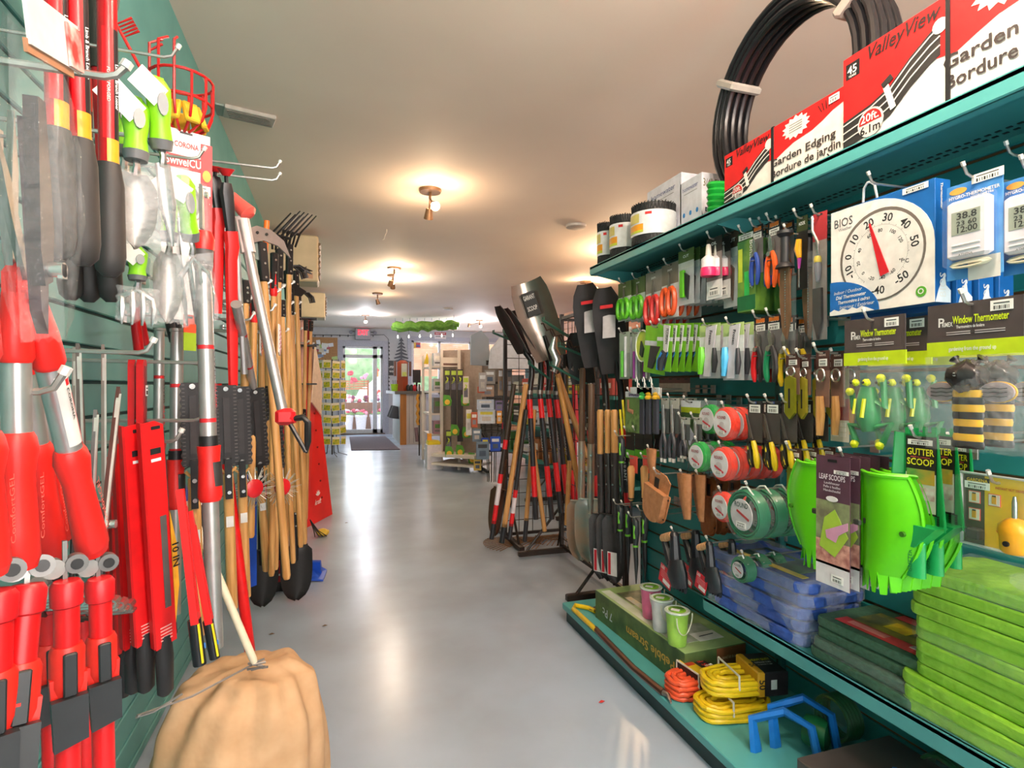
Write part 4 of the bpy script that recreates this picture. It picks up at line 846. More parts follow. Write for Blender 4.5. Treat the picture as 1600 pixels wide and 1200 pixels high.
# gutter guard rolls
MESH = M('26262a', .5, 0, 'foam', '101012', 300)
for k, (u1, u2, v1, v2) in enumerate(((934, 957, 350, 404), (953, 986, 339, 396), (985, 1038, 322, 382))):
    X = 1.26; m, w_, h_ = dims(u1, v1, u2, v2, X); r = w_*.36; p = P((u1+u2)/2, 400, X=X)
    hh = m.z-SZ
    t = thing('gutter_guard_roll', '%s roll of black gutter guard mesh with a yellow and white label' % ('smallest, farthest', 'middle', 'nearest, largest')[k], 'roll', (X+r*.3, p.y, SZ), -PI/2, 'gutter guard rolls')
    b = B(); n = 40; vs = []; rr = r*.92
    b.lathe([(rr, 0), (rr, hh*.98)], MESH, 24); 
    for i in range(n): a = 2*PI*i/n; b.tube([(rr*math.cos(a), rr*math.sin(a), 0), (rr*1.02*math.cos(a+.5), rr*1.02*math.sin(a+.5), hh+random.uniform(-.004, .004))], .0016, BLACK, 4); b.tube([(rr*math.cos(a), rr*math.sin(a), 0), (rr*1.02*math.cos(a-.5), rr*1.02*math.sin(a-.5), hh)], .0016, BLACK, 4)
    b.build('mesh_roll', t)
    b = B(); b.lathe([(rr*1.05, hh*.2), (rr*1.05, hh*.78)], M('dfe2e4', .4), 24)
    for q, (za, zb, cc, a0, a1) in enumerate(((.25, .31, 'c8d040', -2.9, -1.0), (.31, .46, 'f0a028', -2.9, -1.0), (.5, .72, 'd8c870', -2.8, -1.2))):
        n = 8; vs = [(rr*1.062*math.cos(lerp(a0, a1, i/n)), rr*1.062*math.sin(lerp(a0, a1, i/n)), hh*z) for z in (za, zb) for i in range(n+1)]
        b.add(vs, [[i, i+1, i+n+2, i+n+1] for i in range(n)], M(cc, .5))
    b.text('GUTTER GUARD', hh*.055, M('c03020', .5), (-rr*.35, 0, hh*.46), TR(0, -rr*1.0-.001, 0, 0, 0, -.35), fit=rr*.9); b.text('PROTÈGE-GOUTTIÈRE', hh*.05, M('c03020', .5), (-rr*.35, 0, hh*.38), TR(0, -rr*1.0-.001, 0, 0, 0, -.35), fit=rr*.9)
    b.box((rr*.75, -rr*.72, hh*.7), (rr*.3, .004, hh*.06), M('d02828', .5), R=(0, 0, .8)); b.build('label', t)
# white filter cartons
for k, (u1, u2, v1, yl) in enumerate(((1010, 1063, 288, 'left'), (1062, 1096, 281, 'right'))):
    X = 1.385; m, w_, h_ = dims(u1, v1, u2, 380, X); hh = m.z-SZ+.006
    t = thing('filter_carton', '%s of the two white cartons beside the gutter guard rolls' % yl, 'carton', (X, m.y, SZ), -PI/2)
    b = B(); d = .11; b.box((0, d/2, hh/2), (w_, d, hh), M('dfe0ec', .5), bev=.001)
    b.text('homewater', hh*.08, M('5a6aa0', .5), (-w_*.02, -.001, hh*.86), fit=w_*.7, bold=False)
    b.box((0, -.001, hh*.78), (w_*.6, .0006, .0015), GREY)
    for q, c_ in enumerate(('3a8ad0', '3a8ad0', '3a8ad0')): b.prism([(w_*(-.3+.3*q)+.008*math.cos(2*PI*i/10), hh*.45+.01*math.sin(2*PI*i/10)) for i in range(10)], .0008, M(c_, .5), y=-.0006)
    b.box((w_*.1, -.001, hh*.2), (w_*.7, .0006, .0015), GREY)
    X2 = TR(w_/2+.0006, d/2, 0, 0, 0, PI/2)
    if k: b.text('3/4" FEA', hh*.13, M('6a6030', .5), (0, 0, hh*.84), X2, bold=False, fit=d*.9); b.prism([(.0+.026*math.cos(2*PI*i/16), hh*.42+.026*math.sin(2*PI*i/16)) for i in range(16)], .0008, M('33415a', .5), X2); b.prism([(-.04, hh*.39), (.04, hh*.39), (.04, hh*.46), (-.04, hh*.46)], .001, M('33415a', .5), X2); b.prism([(-d*.5, 0), (-d*.36, 0), (-d*.42, hh*.2), (-d*.5, hh*.4)], .0008, BLACK, X2)
    else: b.prism([(w_*.3+.02*math.cos(2*PI*i/16), hh*.18+.03*math.sin(2*PI*i/16)) for i in range(16)], .0008, M('3a70b0', .5), y=-.0006); b.prism([(w_*.36, hh*.15), (w_*.44, hh*.15), (w_*.44, hh*.21), (w_*.36, hh*.21)], .0012, M('d03030', .5), y=-.0008)
    b.build('printed_carton', t)
t = thing('green_hose_coil', 'bright green spiral plastic roll squeezed beside the red edging carton', 'coil', (1.36, P(1127, 300, X=1.36).y+.0, SZ), 0)
b = B()
for q in range(7): b.tube([(.045*math.cos(2*PI*i/14), .03*math.sin(2*PI*i/14), .012+q*.022+.006*math.sin(2*PI*i/14)) for i in range(14)], .0125, M('16a83a', .3), 6, closed=True)
b.build('coil', t)
# ---------------------------------------------------------------- lower shelf: tarps, kneelers
def cushion(b, w, d, h, mt, seed=0, amp=.004, cx=0, cy=0, z0=0, nr=3, rc=.04, n=10):
    """rounded slab with soft uneven edges"""
    rnd = random.Random(seed); pts = []
    for (sx, sy, a0) in ((1, -1, -PI/2), (1, 1, 0), (-1, 1, PI/2), (-1, -1, PI)):
        for i in range(6):
            a = a0+PI/2*i/5; pts.append((sx*(w/2-rc)+rc*math.cos(a), sy*(d/2-rc)+rc*math.sin(a)))
        ex_, ey = {(1, -1): ((w/2, -d/2+rc), (w/2, d/2-rc)), (1, 1): ((w/2-rc, d/2), (-w/2+rc, d/2)), (-1, 1): ((-w/2, d/2-rc), (-w/2, -d/2+rc)), (-1, -1): ((-w/2+rc, -d/2), (w/2-rc, -d/2))}[(sx, sy)]
        for i in range(1, n): t_ = i/n; pts.append((lerp(ex_[0], ey[0], t_), lerp(ex_[1], ey[1], t_)))
    N = len(pts); vs = []; L = ((.985, 0), (1, h*.18), (1, h*.82), (.985, h))
    for k, (s_, z) in enumerate(L):
        for i, (x, y) in enumerate(pts):
            j = amp*math.sin(i*.9+seed)+rnd.uniform(-.5, .5)*amp
            vs.append((cx+x*s_+j*.7*(x/abs(x) if x else 0), cy+y*s_+j*.7, z0+z+(j*.5 if k == 3 else 0)))
    fs = [list(range(N))[::-1], list(range(3*N, 4*N))]
    for k in range(3): fs += [[k*N+i, k*N+(i+1) % N, (k+1)*N+(i+1) % N, (k+1)*N+i] for i in range(N)]
    b.add(vs, fs, mt)
def slab(name, label, cat, c, rz, w, d, h, mt, seed, grp, film=True, extra=None, amp=.003, rc=.04):
    t = thing(name, label, cat, c, rz, grp)
    b = B(); cushion(b, w, d, h, mt, seed, amp, rc=rc); b.build('pad' if 'pad' in name else 'folded_sheet', t)
    if extra: extra(t, w, d, h)
    if film:
        b = B(); cushion(b, w+.008, d+.008, h+.006, M('f0f0f6', .1, 0, 'wrap', sc=34) if 'tarp' in name else FILM, seed+3, amp*1.6, z0=-.0015, rc=rc); b.build('plastic_wrap', t)
    return t
BLU = M('3a60b8', .5, 0, 'fabric', '2c4c9c', 30)
def tarpprint(t, w, d, h):
    b = B(); X = Matrix.Translation((0, 0, h+.002))
    b.box((.0, .0, .0), (w*.5, d*.62, .002), M('2c4650', .5, 0, None, '4a7a50', 12), X); b.box((-w*.29, 0, .0005), (w*.1, d*.8, .002), M('e8cc20', .4), X); b.box((w*.05, d*.1, .0015), (w*.2, d*.3, .001), M('2a70c8', .4), X); b.build('printed_sheet', t)
tz = LZ; TX = 1.365
ty0, ty1 = P(1415, 880, X=1.27, ).y, P(1118, 935, X=1.27).y
nT = 5; hh = .037
for k in range(nT):
    cy = 1.475+random.uniform(-.012, .012)
    slab('blue_tarp', ['bottom folded blue tarp of the stack', 'second folded blue tarp from the bottom', 'middle folded blue tarp of the stack', 'folded blue tarp just under the top one', 'top folded blue tarp with a yellow striped insert'][k], 'tarp', (1.383+random.uniform(-.006, .006), cy, tz+k*hh+.001), random.uniform(-.03, .03), .24, .41, hh-.006, BLU, k, 'folded blue tarps', extra=tarpprint if k == nT-1 else None, amp=.006)
GRN = M('3f6650', .6, 0, 'foam', '35583f', 90)
def padprint(t, w, d, h):
    b = B(); X = Matrix.Translation((0, 0, h+.0015)) @ rot(z=-PI/2)
    D_, W_ = w, d
    b.box((0, -D_*.28, 0), (W_*.72, D_*.2, .001), M('dc3c3c', .5), X)
    b.box((W_*.02, D_*.06, 0), (W_*.66, D_*.5, .001), M('4a5030', .6, 0, None, 'a89c30', 14), X); b.box((W_*.0, D_*.08, .0006), (W_*.2, D_*.24, .001), M('e8d020', .5, 0, None, 'c8a818', 30), X)
    b.box((W_*.1, D_*.42, 0), (W_*.6, D_*.16, .001), M('dc3c3c', .5), X)
    for q in range(5): b.box((-W_*.1, -D_*(.23+.022*q), .0008), (W_*.34, D_*.008, .0008), M('f0a8a0', .5), X)
    b.box((W_*.3, -D_*.24, .0008), (W_*.1, D_*.08, .0008), WHITE, X); 
    for q in range(8): b.box((W_*(.26+.011*q), -D_*.24, .0014), (W_*.004, D_*.06, .0006), BLACK, X)
    b.build('printed_label', t)
for k in range(4):
    slab('kneeling_pad', ['bottom dark green kneeling pad nearest the shelf edge', 'second dark green kneeling pad from the bottom', 'third dark green kneeling pad from the bottom', 'top dark green kneeling pad with a red and yellow flower label'][k], 'kneeling pad', ((1.37, 1.378, 1.392, 1.398)[k], 1.10+(0, -.004, -.006, .0)[k], tz+.001+k*.027), (-.02, 0, .02, .03)[k], .225, .31, .0245, GRN, 20+k, 'dark green kneeling pads', extra=padprint, film=k == 1, amp=.001, rc=.025)
LIME = M('94c83c', .6, 0, 'foam', '86bd2e', 60)
def limeprint(t, w, d, h):
    b = B(); X = Matrix.Translation((-w*.32, 0, h+.0015)); b.box((0, 0, 0), (w*.14, d*.7, .001), M('e4e0d0', .5), X); b.box((0, -d*.15, .0008), (w*.12, d*.3, .0006), M('c06a60', .5, 0, None, 'e8dcd0', 40), X); b.box((0, d*.28, .0008), (w*.1, d*.08, .0006), M('555555', .5), X); b.box((w*.1, 0, 0), (w*.06, d*.7, .001), M('3a5a28', .5), X); b.build('printed_label', t)
labs = ['bottom', 'second', 'third', 'fourth', 'fifth', 'sixth', 'seventh', 'eighth', 'ninth', 'tenth', 'eleventh', 'topmost']
NL = 12; zz = LZ+.001; lims = []
for k in range(NL):
    hh = .0277; 
    x = (1.372, 1.368, 1.372, 1.385, 1.388, 1.384, 1.388, 1.386, 1.382, 1.384, 1.386, 1.388)[k]
    y = .165+(.675, .665, .672, .650, .655, .652, .655, .651, .660, .656, .658, .655)[k]
    slab('lime_kneeling_pad', '%s lime green kneeling pad of the tall stack%s' % (labs[k], '' if k else ' on the lower shelf'), 'kneeling pad', (x, y, zz), random.uniform(-.035, .035), .22, .31, hh-.002, LIME, 40+k, 'lime green kneeling pads', extra=limeprint if k in (0, 1, 2) else None, film=k in (0, 6, 11), amp=.0015, rc=.03)
    zz += hh
t = thing('plastic_bag', 'crumpled clear plastic bag lying on top of the lime green pads', 'bag', (1.37, .70, zz+.002))
b = B(); CR = M('e6e2dc', .15, 0, 'film', 'ffffff', 14); blob(b, (0, 0, .045), .06, CR, 8, 4, .75); blob(b, (-.05, .04, .022), .045, CR, 7, 8, .5); blob(b, (.03, -.06, .03), .06, CR, 7, 9, .5); b.build('bag', t)
# ---------------------------------------------------------------- base shelf
# boxed kit (Pebble Stream) with three candle pails on it
X0, X1b = P(945, 925, Z=BZ+.17).x, 0
pa = P(941, 925, X=1.17); pb = P(1040, 1060, X=1.17)
bx0, bx1 = 1.155, 1.42; by1, by0 = 2.36, 1.70; bh = .125
t = thing('boxed_pond_kit', 'long green printed cardboard box lying on the base shelf under the three pails', 'carton', ((bx0+bx1)/2, (by0+by1)/2, BZ), .035)
b = B(); ww, ll = bx1-bx0, by1-by0
b.box((0, 0, bh/2), (ww, ll, bh), M('5c7440', .5, 0, None, '3c5430', 14), bev=.001)
b.box((0, 0, bh+.0005), (ww-.004, ll-.004, .001), M('8fae6c', .5, 0, None, 'a8bc84', 6)); b.box((-ww*.36, .02, bh+.001), (ww*.16, ll*.86, .001), M('cfd4cc', .5, 0, None, 'b8c4a8', 9)); b.box((0, ll*.28, bh+.0015), (ww*.5, ll*.22, .001), M('8a8464', .5, 0, None, '4c5a3c', 20)); b.box((-ww*.16, 0, bh+.0016), (ww*.12, ll*.6, .001), M('dcc088', .5, 0, None, 'c8c8c0', 24))
b.box((ww*.0, -ll*.3, bh+.0018), (ww*.6, ll*.2, .001), M('c4c8bc', .5, 0, None, '9aa48c', 20)); b.box((ww*.12, -ll*.36, bh+.0025), (ww*.4, ll*.1, .001), M('e4e2da', .5)); b.tube([(ww*.0, -ll*.36, bh+.004), (ww*.25, -ll*.35, bh+.004)], .0015, BLACK, 4)
X = TR(-ww/2-.0008, 0, bh*.45, 0, 0, -PI/2) @ rot(y=PI)
b.text('Pebble Stream', bh*.3, M('d8a848', .45), (ll*.02-.12, 0, bh*.02), X, fit=ll*.5); b.text('7 Pc', bh*.3, M('c8ccd8', .5), (ll*.33, 0, 0), X)
X = TR(0, -ll/2-.0008, bh/2); b.box((ww*.25, 0, 0), (ww*.48, .001, bh*.96), M('8a5430', .5), X); b.text('pond kit in a box', bh*.1, M('d8b898', .5), (ww*.25, -.001, bh*.2), X, fit=ww*.3); b.build('carton', t)
def pail(u, v, X, col, lab, rr=.042):
    p = P(u, v, Z=BZ+bh+.003); 
    t = thing('candle_pail', lab, 'pail', (p.x, p.y, BZ+bh+.003), .3); h = .125
    c = M(col, .4); b = B(); b.lathe([(rr*.74, 0), (rr*.78, h*.04), (rr*.84, h*.3), (rr*.82, h*.32), (rr*.88, h*.5), (rr*.86, h*.52), (rr*.93, h*.8), (rr*.97, h*.93)], c, 22); b.build('pail_body', t)
    b = B(); b.tube([(rr*math.cos(2*PI*i/22), rr*math.sin(2*PI*i/22), h*.97) for i in range(22)], .004, M('c8d4c8', .15), 6, closed=True); b.lathe([(rr*.95, h*.95), (rr*.9, h*.985)], M('d8e0c8', .15), 20); b.build('clear_lid', t)
    b = B(); b.lathe([(rr*.75, h*.99), (rr*.7, h*1.0)], M('98d420', .4, 0, None, '5c8c3c', 30), 16); b.box((-.01, 0, h*1.005), (.02, .03, .001), WHITE, R=(0, 0, .5)); b.build('lid_label', t)
    b = B(); b.tube([(rr*1.02*math.cos(a), -rr*.5-.012*math.sin(-a)*0-.012, h*(.9+.55*math.sin(a))) for a in [-PI*i/12 for i in range(13)]], .0022, M('d8dcc8', .4), 6); b.build('bail_handle', t)
pail(1017, 964, 0, 'e07098', 'pink candle pail, farthest of three on the green box')
pail(1034, 984, 0, 'd0d2d4', 'white candle pail between the pink and the green one')
pail(1058, 1006, 0, '96c850', 'light green candle pail, nearest of three')
# pry bar
t = thing('pry_bar', 'steel pry bar with a yellow hooked end lying along the front of the base shelf', 'pry bar', (1.1, 1.9, BZ))
zb = BZ+.012
def pz(u, v): return P(u, v, Z=zb)
b = B(); pts = [pz(930, 982), pz(990, 1044), pz(1036, 1082)]; b.tube(pts, .012, M('6a4a3c', .3, .7), 8); e = pz(1046, 1096); b.tube([pts[-1], pz(1044, 1086), e+Vector((0, -.01, 0))], [.0095, .008, .003], STEEL, 8); b.build('bar', t, world=True)
b = B(); b.tube([pz(931, 984), pz(896, 952), pz(899, 950)+Vector((.012, .03, 0)), pz(920, 950), pz(930, 955)], .011, M('ecc418', .35), 10); b.build('yellow_grip', t, world=True)
b = B(); q = pz(932, 955)+Vector((.02, 0, .004)); b.box(q, (.06, .085, .002), M('6a4a44', .5), R=(0, 0, .5)); b.box(q+Vector((.005, -.01, .002)), (.035, .03, .001), WHITE, R=(0, 0, .5)); b.build('price_tag', t, world=True)
# extension cords
def cordcoil(c, rz, L, Wd, n, rc, mt, lab, sl=None, h0=0, seed=0):
    t = thing('extension_cord', lab, 'extension cord', c, rz); rnd = random.Random(seed)
    b = B(); lay = 0
    for k in range(n):
        ring = k % 3; z = rc+(k//3)*rc*1.9; ll, wd = L-ring*rc*2.1, Wd-ring*rc*2.1; pts = []
        for i in range(26):
            a = 2*PI*i/26; e = .6
            x = ll*math.copysign(abs(math.cos(a))**e, math.cos(a)); y = wd*math.copysign(abs(math.sin(a))**e, math.sin(a))
            pts.append((x+rnd.uniform(-1, 1)*rc*.25, y+rnd.uniform(-1, 1)*rc*.25, z+rnd.uniform(-1, 1)*rc*.3))
        b.tube(pts, rc, mt, 8, closed=True)
    b.build('cord', t)
    b = B(); top = rc*2+(n//3)*rc*1.9
    for s in (-.3,): b.tube([(L*s, -Wd*1.12, top*.4), (L*s, -Wd*1.1, top*1.05), (L*s, Wd*1.1, top*1.05), (L*s, Wd*1.12, top*.4)], .0035, M('d8d4c8', .4), 6)
    b.build('twist_tie', t)
    if sl: sl(t, L, Wd, top)
    return t
def sleeveA(t, L, Wd, top):
    b = B(); b.box((L*.15, 0, top*.52), (L*.9, Wd*2.35, top*1.1), M('262024', .5), bev=.004); b.box((-L*.1, Wd*-.1, top*1.08), (L*.36, Wd*2.1, .002), M('e8c020', .5)); b.text('25 FT', .022, M('e03028', .5), (0, 0, 0), TR(L*.35, 0, top*1.1, -PI/2, 0, PI/2)); b.box((L*.45, -Wd*.6, top*1.085), (.03, .03, .001), WHITE); b.box((-L*.12, Wd*.2, top*1.1), (.03, .02, .002), M('d04028', .5)); b.build('card_sleeve', t)
def sleeveB(t, L, Wd, top):
    b = B(); b.box((L*.72, 0, top*.55), (L*.9, Wd*2.3, top*1.14), M('221e22', .5), bev=.004); b.box((L*.36, 0, top*.56), (L*.22, Wd*2.34, top*1.17), M('d8a020', .5), bev=.004)
    X = TR(L*.75, Wd*.3, top*1.135, -PI/2, 0, 0)
    b.text('HEAVY DUTY', .014, M('e8d820', .5), (0, 0, 0), X, fit=L*.6); b.text('OUTDOOR CORD', .009, WHITE, (0, 0, -.018), X, fit=L*.5); b.text('12 GAUGE 15 AMP', .006, WHITE, (0, 0, -.032), X, fit=L*.45)
    b.text('50', .02, BLACK, (0, 0, 0), TR(L*.36, -Wd*.3, top*1.16, -PI/2, 0, 0)); b.text('50', .024, BLACK, (L*.36, -Wd*1.172-.0012, top*.6), a=-PI/2)
    b.box((L*.72, -Wd*1.16, top*.55), (.02, .001, .03), WHITE); b.build('card_sleeve', t)
cordcoil(P(1085, 1080, Z=BZ), .1, .10, .05, 12, .0088, M('ee5a34', .4), 'orange extension cord coil beside the green box', sleeveA, seed=1)
cp = P(1130, 1096, Z=BZ+.005)
cordcoil((cp.x-.01, cp.y-.055, BZ), -.12, .115, .06, 9, .0088, M('ecc61a', .35), 'lower yellow extension cord coil', None, seed=2)
cordcoil((cp.x+.02, cp.y-.05, BZ+.074), -.15, .115, .058, 9, .0088, M('f0cc1c', .35), 'upper yellow extension cord coil in a black card sleeve marked 50', sleeveB, seed=3)
# blue handled reel
t = thing('cord_reel', 'bright blue plastic cord reel frame beside the yellow cords', 'cord reel', (1.30, 1.27, BZ)); BP = M('1a72c8', .35)
for k, (dx, s) in enumerate(((0, 1), (-.07, .8))):
    b = B(); pts = [(dx-.06, .08, .0), (dx-.065, .09, .11*s), (dx+.02, .06, .14*s), (dx+.05, -.01, .125*s), (dx+.06, -.03, .0)]
    b.tube(pts, .021, BP, 6, flat=.55); b.build('side_frame', t)
b = B(); b.lathe([(.04, -.03), (.045, 0), (.04, .03)], M('1c6a38', .3), 14, TR(.03, .02, .06, PI/2, 0, .5)); b.build('green_line', t)
t = thing('dark_mat_carton', 'flat dark brown carton on the base shelf at the bottom of the photo', 'carton', (1.30, 1.02, BZ), .0)
b = B(); b.box((0, 0, .05), (.32, .30, .10), M('4c4440', .5, 0, None, '403a38', 8), bev=.003); b.build('carton', t)
b = B(); X = TR(0, 0, .101); b.tube([(-.09, -.02, .105), (-.05, .02, .115), (0, .0, .112), (.03, .03, .105)], .009, BP, 6); b.box((.0, -.03, .103), (.07, .03, .001), WHITE, R=(0, 0, .3)); b.build('blue_handle', t)
for k, (x, y) in enumerate(((1.44, 1.32), (1.47, 1.02))):
    t = thing('clear_packed_coil', ['green coil in a clear clamshell behind the blue reel', 'green coil in a clear clamshell behind the brown carton'][k], 'coil pack', (x, y, BZ)); b = B()
    for q in range(5): b.tube([(.012*q-.02, .06*math.cos(2*PI*i/18), .068+.06*math.sin(2*PI*i/18)) for i in range(18)], .006, M('145c2c', .3), 5, closed=True)
    b.build('green_coil', t); b = B(); b.lathe([(.066, -.03), (.068, .03)], CLEAR, 20, TR(0, 0, .069, 0, PI/2, 0)); b.build('clamshell', t)
# ---------------------------------------------------------------- left wall
def place(fn, name, label, cat, A, Bp, w, face=(1, 0, 0), grp=None, args=()):
    """a tool hung from A (top) down to Bp; local -z runs down the tool, -y faces `face`"""
    z = (A-Bp).normalized(); f = Vector(face); y = -(f-z*f.dot(z)).normalized(); x = y.cross(z)
    m = Matrix((x, y, z)).transposed()
    r = thing(name, label, cat, A, 0, grp); r.rotation_euler = m.to_euler()
    fn(r, w, (A-Bp).length, *args); return r
def PL(a, X=None, D=None): return P(a[0], a[1], X=X, D=D)
def again(r, A, Bp, label, face=(1, 0, 0)):
    z = (A-Bp).normalized(); f = Vector(face); y = -(f-z*f.dot(z)).normalized(); x = y.cross(z)
    c = dup(r, A, label); c.rotation_euler = Matrix((x, y, z)).transposed().to_euler(); return c
GRIP = M('2c2a2a', .55, 0, None, '332f2e', 20); DRED = M('b40e16', .28)
def f_redlopper(r, w, L, g=.15):
    gr = w/2; zt = -(L-g)
    b = B(); b.tube([(0, 0, -.12), (0, 0, zt-.01)], gr*.62, DRED, 14); b.build('handle_tube', r)
    b = B(); b.tube([(0, 0, zt+.012), (0, 0, zt-.02), (0, 0, -L+.03), (0, 0, -L+.01), (0, 0, -L)], [gr*.72, gr*.95, gr, gr*.86, gr*.4], GRIP, 16); b.build('grip', r)
    b = B(); b.tube([(0, 0, -.14), (0, 0, 0)], gr*.8, DKST, 10); b.prism([(-.03, -.02), (.03, -.04), (.05, .06), (.01, .13), (-.03, .06)], .008, DKST, y=.004); b.build('lopper_head', r)
    # printed sleeve on the front of the tube
    b = B(); n = 6
    def strip(z0, z1, a0, a1, m, rr=1.015):
        q = [(gr*.62*rr*math.sin(lerp(a0, a1, i/n)), -gr*.62*rr*math.cos(lerp(a0, a1, i/n)), z) for z in (z0, z1) for i in range(n+1)]
        b.add(q, [[i, i+1, i+n+2, i+n+1] for i in range(n)], m, True)
    strip(zt+.045, zt+.2, .25, 1.25, M('241c20', .35)); strip(zt+.012, zt+.045, -.5, 1.25, M('f0a020', .35), 1.02); strip(zt+.045, zt+.2, -.9, .2, M('e81820', .3))
    b.text('Limb & Branch Lopper', gr*.2, WHITE, (gr*.34, -gr*.57, zt+.12), fit=.11, a=-PI/2); b.text('FULLY FORGED', gr*.2, M('f4d0c8', .4), (-gr*.2, -gr*.64, zt+.12), fit=.07, a=-PI/2); b.build('printed_sleeve', r)
rl = None
for k, (ut, ub, vb, X, lab) in enumerate(((165, 172, 433, -.31, 'nearest red branch lopper with an orange-banded tube and grey-black grip'), (112, 132, 494, -.315, 'second red branch lopper, left of the nearest, with the lowest black grip'), (84, 92, 497, -.33, 'leftmost red branch lopper beside the bagged shears'),
        (150, 175, 502, -.40, 'red branch lopper directly behind the nearest one'), (128, 140, 505, -.44, 'red branch lopper whose grip shows behind the second'), (98, 112, 508, -.46, 'red branch lopper closest to the wall'))):
    Bp = P(ub, vb, X=X); A = Vector((X, P(ut, 66, X=X).y, 1.84)); A = Bp+(A-Bp).normalized()*(1.86-Bp.z)
    if rl is None: rl = place(f_redlopper, 'branch_lopper', lab, 'lopper', A, Bp, .040, face=(.62, -.78, 0), grp='red branch loppers')
    else: again(rl, A, Bp, lab, (.62, -.78, 0))
for u, v, X, s in ((152, 118, -.27, 'red branch loppers'),): hook(P(u, v, X=X), XL+.004, 'with a fat grey tip among the '+s, -1, .014, 'wire hooks on the left slatwall', .0045)
# bagged shears at the far left
def f_bagshears(r, w, L):
    b = B(); K = M('2b2426', .35)
    b.prism([(-w*.18, -L*.2), (-w*.02, -L*.2), (w*.1, -L*.62), (w*.04, -L*.8), (-w*.14, -L*.82), (-w*.22, -L*.7)], .012, K); b.prism([(w*.02, -L*.25), (w*.2, -L*.3), (w*.36, -L*.7), (w*.3, -L*.98), (w*.16, -L*.9), (w*.08, -L*.6)], .01, M('3d2c30', .35), y=.012); b.build('blade', r)
    b = B(); b.tube([(0, -.012, -L*.76), (0, -.024, -L*.76)], w*.085, CHROME, 12, TR(-w*.04, 0, 0)); b.prism([(-w*.1, -L*.74), (w*.02, -L*.74), (w*.02, -L*.79), (-w*.1, -L*.79)], .004, CHROME, y=-.02); b.text('V', w*.06, BLACK, (-w*.04, -.026, -L*.765)); b.build('pivot_bolt', r)
    b = B(); b.box((w*.0, -.02, L*.03), (w*1.25, .003, L*.16), M('e4dcd4', .45), R=(0, -.2, 0)); b.box((w*.42, -.023, L*.05), (w*.36, .002, L*.14), M('d8302c', .5, 0, None, 'e8dcd4', 40), R=(0, -.2, 0)); b.box((-w*.05, -.018, -L*.06), (w*1.1, .003, L*.04), M('b07a58', .5), R=(0, -.2, 0)); b.build('header_card', r)
    bag(r, w*1.15, L, 0, .03, 11)
place(f_bagshears, 'bagged_shears', 'black-bladed shears in a crinkled clear bag at the top left corner', 'shears', P(45, 62, X=-.27), P(60, 530, X=-.27), .085)
# green handled hand tools
LG = M('8cd020', .38, 0, None, '84c81c', 10); TG = M('6a6a6c', .5)
def f_greentrowel(r, w, L, kind='trowel', bagged=True):
    b = B(); h = L*.4
    b.tube([(0, .004, 0), (0, 0, -h*.1), (0, 0, -h*.35), (0, 0, -h*.62), (0, 0, -h*.86)], [w*.34, w*.48, w*.46, w*.38, w*.44], LG, 14); b.tube([(0, 0, -h*.04), (-w*.3, -.004, h*.02)], [w*.36, w*.2], LG, 10); b.build('handle', r)
    b = B(); b.tube([(0, 0, -h*.85), (0, 0, -h)], [w*.47, w*.4], TG, 14); b.build('end_collar', r); b = B(); b.prism([(w*.2*math.cos(2*PI*i/12), -h*.34+h*.17*math.sin(2*PI*i/12)) for i in range(12)], .004, M('9c9c9c', .4), y=-w*.44); b.build('grip_inlay', r)
    b = B(); b.tube([(0, 0, -h), (0, -.006, -h*1.1), (0, 0, -h*1.25)], [.006, .005, .007], CHROME, 8); b.build('shank', r)
    z0 = -h*1.2; zl = L-h*1.2; b = B()
    if kind == 'trowel':
        nx, nz = 6, 10; ww = [.5, .8, .98, 1, 1, .98, .94, .86, .7, .45, .08]
        vs = [(lerp(-1, 1, i/nx)*w*.75*ww[j], .012*(1-(2*i/nx-1)**2)+o, z0-zl*j/nz) for o in (0, .0015) for j in range(nz+1) for i in range(nx+1)]; K = (nx+1)*(nz+1)
        fs = []
        for j in range(nz):
            for i in range(nx): q = [j*(nx+1)+i, (j+1)*(nx+1)+i, (j+1)*(nx+1)+i+1, j*(nx+1)+i+1]; fs += [q, [K+a for a in q[::-1]]]
        b.add(vs, fs, M('a09c98', .38, .8), True)
    elif kind == 'narrow': b.tube([(0, 0, z0), (w*.1, 0, z0-zl*.5), (w*.2, 0, z0-zl)], [w*.3, w*.34, w*.06], CHROME, 10, flat=.3)
    else:
        b.tube([(-w*.7, 0, z0-zl*.3), (0, 0, z0-zl*.08), (w*.7, 0, z0-zl*.3)], .005, CHROME, 6)
        for q in (-1, -.33, .33, 1): b.tube([(w*.7*q, 0, z0-zl*(.12 if abs(q) < .5 else .3)), (w*.74*q, -.006, z0-zl*.6), (w*.7*q, 0, z0-zl)], [.0045, .005, .002], CHROME, 6)
    b.build('blade' if kind != 'fork' else 'tines', r)
    if bagged: 
        n0 = len(COL.objects); g = bag(r, w*1.9, zl*1.06, -.012, .02, int(L*1000), mt=M('f2f2f4', .08, 0, 'wrap', sc=90)); g.location = (0, 0, z0+.01)
    b = B(); b.box((-w*.5, -w*.5, -h*.12), (w*.9, .001, w*1.2), M('ece8e4', .5), R=(.1, -.9, 0)); b.build('hang_tag', r)
GH = 'green-handled hand tools'
